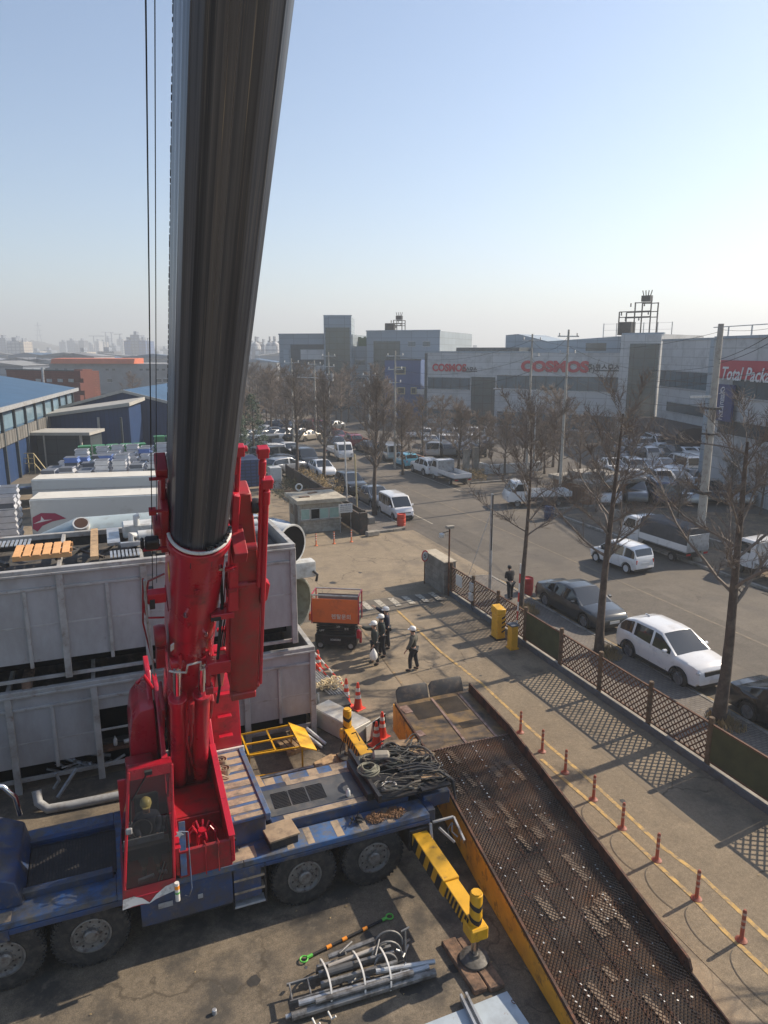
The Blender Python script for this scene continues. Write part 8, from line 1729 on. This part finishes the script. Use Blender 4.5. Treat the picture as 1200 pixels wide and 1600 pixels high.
one(MB().b(8.8, 11.8, 67, 69.5, 0, 2.2), 'green_tarp', mat('tarp_green', (.03, .15, .08), .7, 0, .2, .7), 'green covered heap behind the dark blue pallets', 'heap', bev=.25)
one(MB().b(13.3, 14.3, 60, 61.2, 0, 1.9), 'white_cabinet', m_duct, 'pale cabinet standing left of the tree behind the gatehouse', 'cabinet', bev=.02)
car('sedan', paint('pale_blue', (.35, .48, .66)), 'parked_car', 'pale blue car roof glimpsed left of the gatehouse', (8.7, 44.5, 0), .4, detail=False)
# ---------------------------------------------------------------- far parked cars (shared meshes)
far = {}
for k in ('sedan', 'suv', 'hatch', 'van'):
    b, rf, gl_, c = car_shell(k, 24); mb = MB()
    for src, mi in ((b, 0), (rf, 0), (gl_, 1)):
        k0 = len(mb.v); mb.v += src.v; mb.f += [tuple(i+k0 for i in f) for f in src.f]; mb.mi += [mi]*len(src.f)
    mb.m = 2
    for xw in (c['xf']*c['L'], c['xr']*c['L']):
        for sd in (1, -1): mb.cyl((xw, sd*(c['W']/2-.2), c['wr']), (xw, sd*(c['W']/2-.01), c['wr']), c['wr'], 12)
    o = clean(mb.build('parked_car', [PW, m_glc, m_tyre], None)); far[k] = o.data; bpy.data.objects.remove(o)
pcol = [(PW, 'white'), (PS, 'silver'), (PG, 'grey'), (PB, 'black'), (PD, 'dark grey'), (PE, 'beige'), (PR, 'dark red'), (PN, 'navy')]; kn_ = {'sedan': 'sedan', 'suv': 'sport utility car', 'hatch': 'hatchback', 'van': 'van'}
rn = random.Random(42)
def lot(rowlabel, pts, rz, group, wts=(7, 4, 3, 3, 3, 1, 1, 1)):
    for i, p in enumerate(pts):
        pm, cn = rn.choices(pcol, wts)[0]; k = rn.choice(['sedan', 'suv', 'suv', 'hatch', 'van', 'sedan'])
        o = bpy.data.objects.new('parked_car', far[k]); COL.objects.link(o); o.location = p; o.rotation_euler = (0, 0, rz+rn.uniform(-.05, .05)+(math.pi if rn.random() < .4 else 0))
        o.material_slots[0].link = 'OBJECT'; o.material_slots[0].material = pm
        tag(o, '%s %s, %s %s' % (cn, kn_[k].replace('sport utility car', 'tall car'), ords[i] if i < 10 else 'farther', rowlabel), 'car', group)
def prow(x0, x1, y, n, y2=None): return [G(x0+(x1-x0)*i/(n-1), y+((y2 or y)-y)*i/(n-1)) for i in range(n)]
hd_ = -.3
lot('in the back row of the right lot', prow(978, 1108, 702, 9), hd_+1.57, 'cars in the right lot')
lot('in the second row of the right lot', prow(965, 1112, 718, 8), hd_+1.57, 'cars in the right lot')
lot('in the middle row of the right lot', prow(955, 1120, 738, 7), hd_+1.57, 'cars in the right lot', (9, 4, 2, 2, 2, 1, 0, 0))
lot('in the fourth row of the right lot', prow(955, 1150, 757, 7), hd_+1.57, 'cars in the right lot', (9, 4, 2, 2, 2, 1, 0, 0))
lot('in the front row of the right lot', prow(950, 1190, 782, 7), hd_+1.3, 'cars in the right lot', (8, 4, 3, 3, 2, 0, 0, 1))
lot('behind the low wall in the middle lot', prow(672, 745, 712, 4), hd_+1.57, 'cars in the middle lot'); lot('in the back row of the middle lot', prow(672, 755, 697, 5), hd_+1.57, 'cars in the middle lot'); lot('in the last row before the blue building', prow(640, 760, 684, 6), hd_+1.57, 'cars in the middle lot')
lot('in the row parked along the far kerb', [(29.4, 73+5.9*i, 0) for i in range(6)], math.pi/2, 'cars parked at the far kerb', (1, 1, 3, 3, 3, 0, 4, 1))
lot('in the front row beside the left pavement', [(16.6+.2*i, 68.0+3.4*i, 0) for i in range(6)], .35, 'cars on the left lot', (3, 3, 4, 4, 4, 0, 0, 1))
lot('in the row behind on the left lot', [(11.2+.3*i, 73+3.2*i, 0) for i in range(7)], .35, 'cars on the left lot'); lot('in the back row of the left lot', prow(395, 480, 688, 6), .6, 'cars on the left lot'); lot('in the farthest row left of the road', prow(425, 520, 672, 6), .6, 'cars on the left lot')
lot('parked along the left kerb of the far road', [(19.7, 66+6.2*i, 0) for i in range(5)], -math.pi/2, 'cars parked at the left kerb far away', (4, 2, 3, 2, 3, 0, 0, 1)); lot('driving or waiting on the far road', [(26.5, 82, 0), (22.5, 98, 0), (25.5, 108, 0)], -math.pi/2, 'cars on the far road', (5, 3, 2, 2, 2, 0, 0, 1))
# ---------------------------------------------------------------- far city and hills
def towermat(n, c, g=(4, 3, .5, (.55, .55, .6))): return mat('tower_'+n, c, .8, 0, .06, .05, grid=g)
tm_ = [towermat('white', (.50, .50, .49)), towermat('grey', (.22, .26, .31)), towermat('blue', (.04, .10, .26)), towermat('beige', (.46, .42, .36)), towermat('dark', (.13, .14, .16))]
tl = ['pale', 'grey', 'dark blue', 'beige', 'dark grey']
city = [(-4, 8, 528, 900, 1), (10, 30, 533, 700, 0), (30, 36, 534, 700, 3), (22, 27, 529, 900, 1), (92, 102, 534, 1300, 1), (104, 116, 532, 1200, 1), (118, 127, 538, 1300, 0), (122, 131, 532, 1200, 4), (134, 145, 538, 1300, 0), (148, 154, 533, 1200, 0), (156, 163, 534, 1250, 3), (164, 170, 528, 1300, 1), (170, 181, 540, 1100, 1), (182, 192, 530, 1250, 0), (193, 203, 532, 760, 2), (203, 217, 523, 765, 1), (216, 227, 532, 760, 2), (227, 232, 533, 765, 2),
  (47, 62, 549, 900, 3), (68, 80, 547, 1000, 1), (118, 136, 550, 600, 3), (152, 178, 549, 620, 4), (236, 248, 549, 900, 1), (250, 262, 545, 1000, 0), (386, 396, 540, 500, 1), (397, 404, 534, 520, 4), (407, 413, 538, 480, 1), (415, 423, 540, 520, 0), (424, 430, 533, 540, 1), (431, 438, 541, 500, 0), (686, 692, 537, 900, 0), (694, 702, 534, 950, 0), (703, 710, 538, 980, 1), (711, 719, 535, 940, 0), (721, 732, 541, 1000, 1), (560, 570, 541, 900, 1), (735, 752, 544, 900, 0)]
for i, (x0, x1, y, d_, mi) in enumerate(city):
    a, b = AT(x0, y, d_), AT(x1, y, d_); zt_ = a.z; a.z = b.z = 0; dx = (b-a); w_ = dx.length
    T = thing('tower_block', '%s tower block on the skyline, %s %s' % (tl[mi], ords[i % 10], ('at the far left', 'in the left cluster', 'behind the grey building', 'right of the boom and beyond')[min(3, i//10)]), 'tower block', a, math.atan2(dx.y, dx.x), 'tower blocks on the skyline')
    mb = MB(); mb.b(0, w_, 0, 18, 0, zt_); mb.build('block', tm_[mi], T, local=True, smooth=0)
    mb = MB(); mb.b(w_*.3, w_*.62, 3, 10, zt_, zt_+3.5); mb.build('roof_room', tm_[1], T, local=True, smooth=0)
for i, (x, y) in enumerate(((148, 525), (167, 519), (176, 520), (189, 522))):
    p = AT(x, 548, 1150); zt_ = AT(x, y, 1150).z; p.z = 0; T = thing('tower_crane', 'far hazy tower crane over the skyline, %s from the left' % ords[i], 'tower crane', p, i*.7, 'tower cranes on the skyline')
    mb = MB(); mb.bar((0, 0, 0), (0, 0, zt_), 1.3); mb.build('mast', tm_[1], T, local=True); mb = MB(); mb.bar((-7, 0, zt_), (16, 0, zt_), 1.0); mb.build('jib', tm_[1], T, local=True)
p = AT(63, 548, 1500); zt_ = AT(63, 503, 1500).z; p.z = 0; T = thing('power_pylon', 'far hazy power pylon on the wooded hill', 'pylon', p); mb = MB()
mb = MB()
for sx in (-1, 1): mb.bar((sx*5, 0, 20), (0, 0, zt_), .8)
for k, z in enumerate((.62, .76, .9)): mb.bar((-7, 0, zt_*z), (7, 0, zt_*z), .7)
mb.build('lattice_mast', tm_[1], T, local=True)
# low-rise far belt: individual sheds
rn = random.Random(88)
for i in range(46):
    x = rn.choice([rn.uniform(-60, 262), rn.uniform(375, 440), rn.uniform(690, 860), rn.uniform(1000, 1250)]) if i > 22 else -60+i*15; d_ = rn.uniform(230, 520); p = AT(x, 600, d_); p.z = 0; w_ = rn.uniform(14, 34); h_ = rn.uniform(5, 9.5)
    T = thing('far_shed', 'low far industrial shed, %s of the %s' % (ords[i % 10], ('nearest belt', 'second belt', 'third belt', 'fourth belt', 'last belt')[i//10]), 'shed', p, R(-21.7)+rn.uniform(-.4, .4), 'low far sheds')
    mb = MB(); mb.b(-w_/2, w_/2, 0, 16, 0, h_); mb.build('wall', rn.choice([tm_[0], tm_[1], tm_[3], m_gw, m_blw]), T, local=True, smooth=0)
    mb = MB(); mb.prism([(-w_/2-.4, h_), (0, h_+1.6), (w_/2+.4, h_)], -.4, 16.4, 'y'); mb.build('roof', rn.choice([m_bl, tm_[1], tm_[4], m_gw]), T, local=True, smooth=0)
for i, x in enumerate((402, 424, 432)):
    p = AT(x, 600, 430); zt_ = AT(x, 534, 430).z; p.z = 0; one(MB().lathe([(3, 0), (3, zt_-3), (2, zt_-1), (.6, zt_), (.6, zt_+3), (0, zt_+3)], 16, Matrix.Translation(p)), 'silo', tm_[0], 'pale silo of the far plant right of the boom, %s from the left' % ords[i], 'silo', 'silos of the far plant')
m_hill = mat('wooded_hill', (.09, .085, .06), .95, 0, .3, .02)
def hill(x0, x1, yt, d_):
    n = 40; vs = []; a, b = AT(x0, 548, d_), AT(x1, 548, d_); top = AT(x0, yt, d_).z; rn = random.Random(int(x0)+5)
    nrm = V((a.x+b.x, a.y+b.y, 0)).normalized()
    for j in range(9):
        for i in range(n+1):
            t = i/n; p = a.lerp(b, t)+nrm*(j-4)*55; e = math.sin(math.pi*t)**1.2*math.cos((j-4)/4*math.pi/2); vs.append((p.x, p.y, max(-1, top*e*(.82+.18*math.sin(t*9+x0))+rn.uniform(-1.5, 1.5)*e-.5)))
    mb = MB(); mb.add(vs, [(j*(n+1)+i, j*(n+1)+i+1, (j+1)*(n+1)+i+1, (j+1)*(n+1)+i) for j in range(8) for i in range(n)]); tag(mb.build('hills', m_hill, smooth=60), kind='structure')
hill(-20, 160, 528, 1500); hill(60, 420, 541, 1900); hill(380, 900, 543, 2000); hill(-200, 40, 536, 1700); hill(800, 1500, 544, 1700)
# ---------------------------------------------------------------- haze
mb = MB(); mb.b(-2600, 2600, -400, 2700, -1, 125)
hz = mb.build('haze', bpy.data.materials.new('haze'), smooth=0); tag(hz, kind='stuff')
hm = hz.data.materials[0]; hm.use_nodes = True; nt = hm.node_tree; nt.nodes.remove(nt.nodes['Principled BSDF'])
pv = nt.nodes.new('ShaderNodeVolumePrincipled'); pv.inputs['Color'].default_value = (.88, .94, 1.0, 1); pv.inputs['Density'].default_value = .0010
pv.inputs['Anisotropy'].default_value = .25
nt.links.new(pv.outputs[0], nt.nodes['Material Output'].inputs['Volume'])
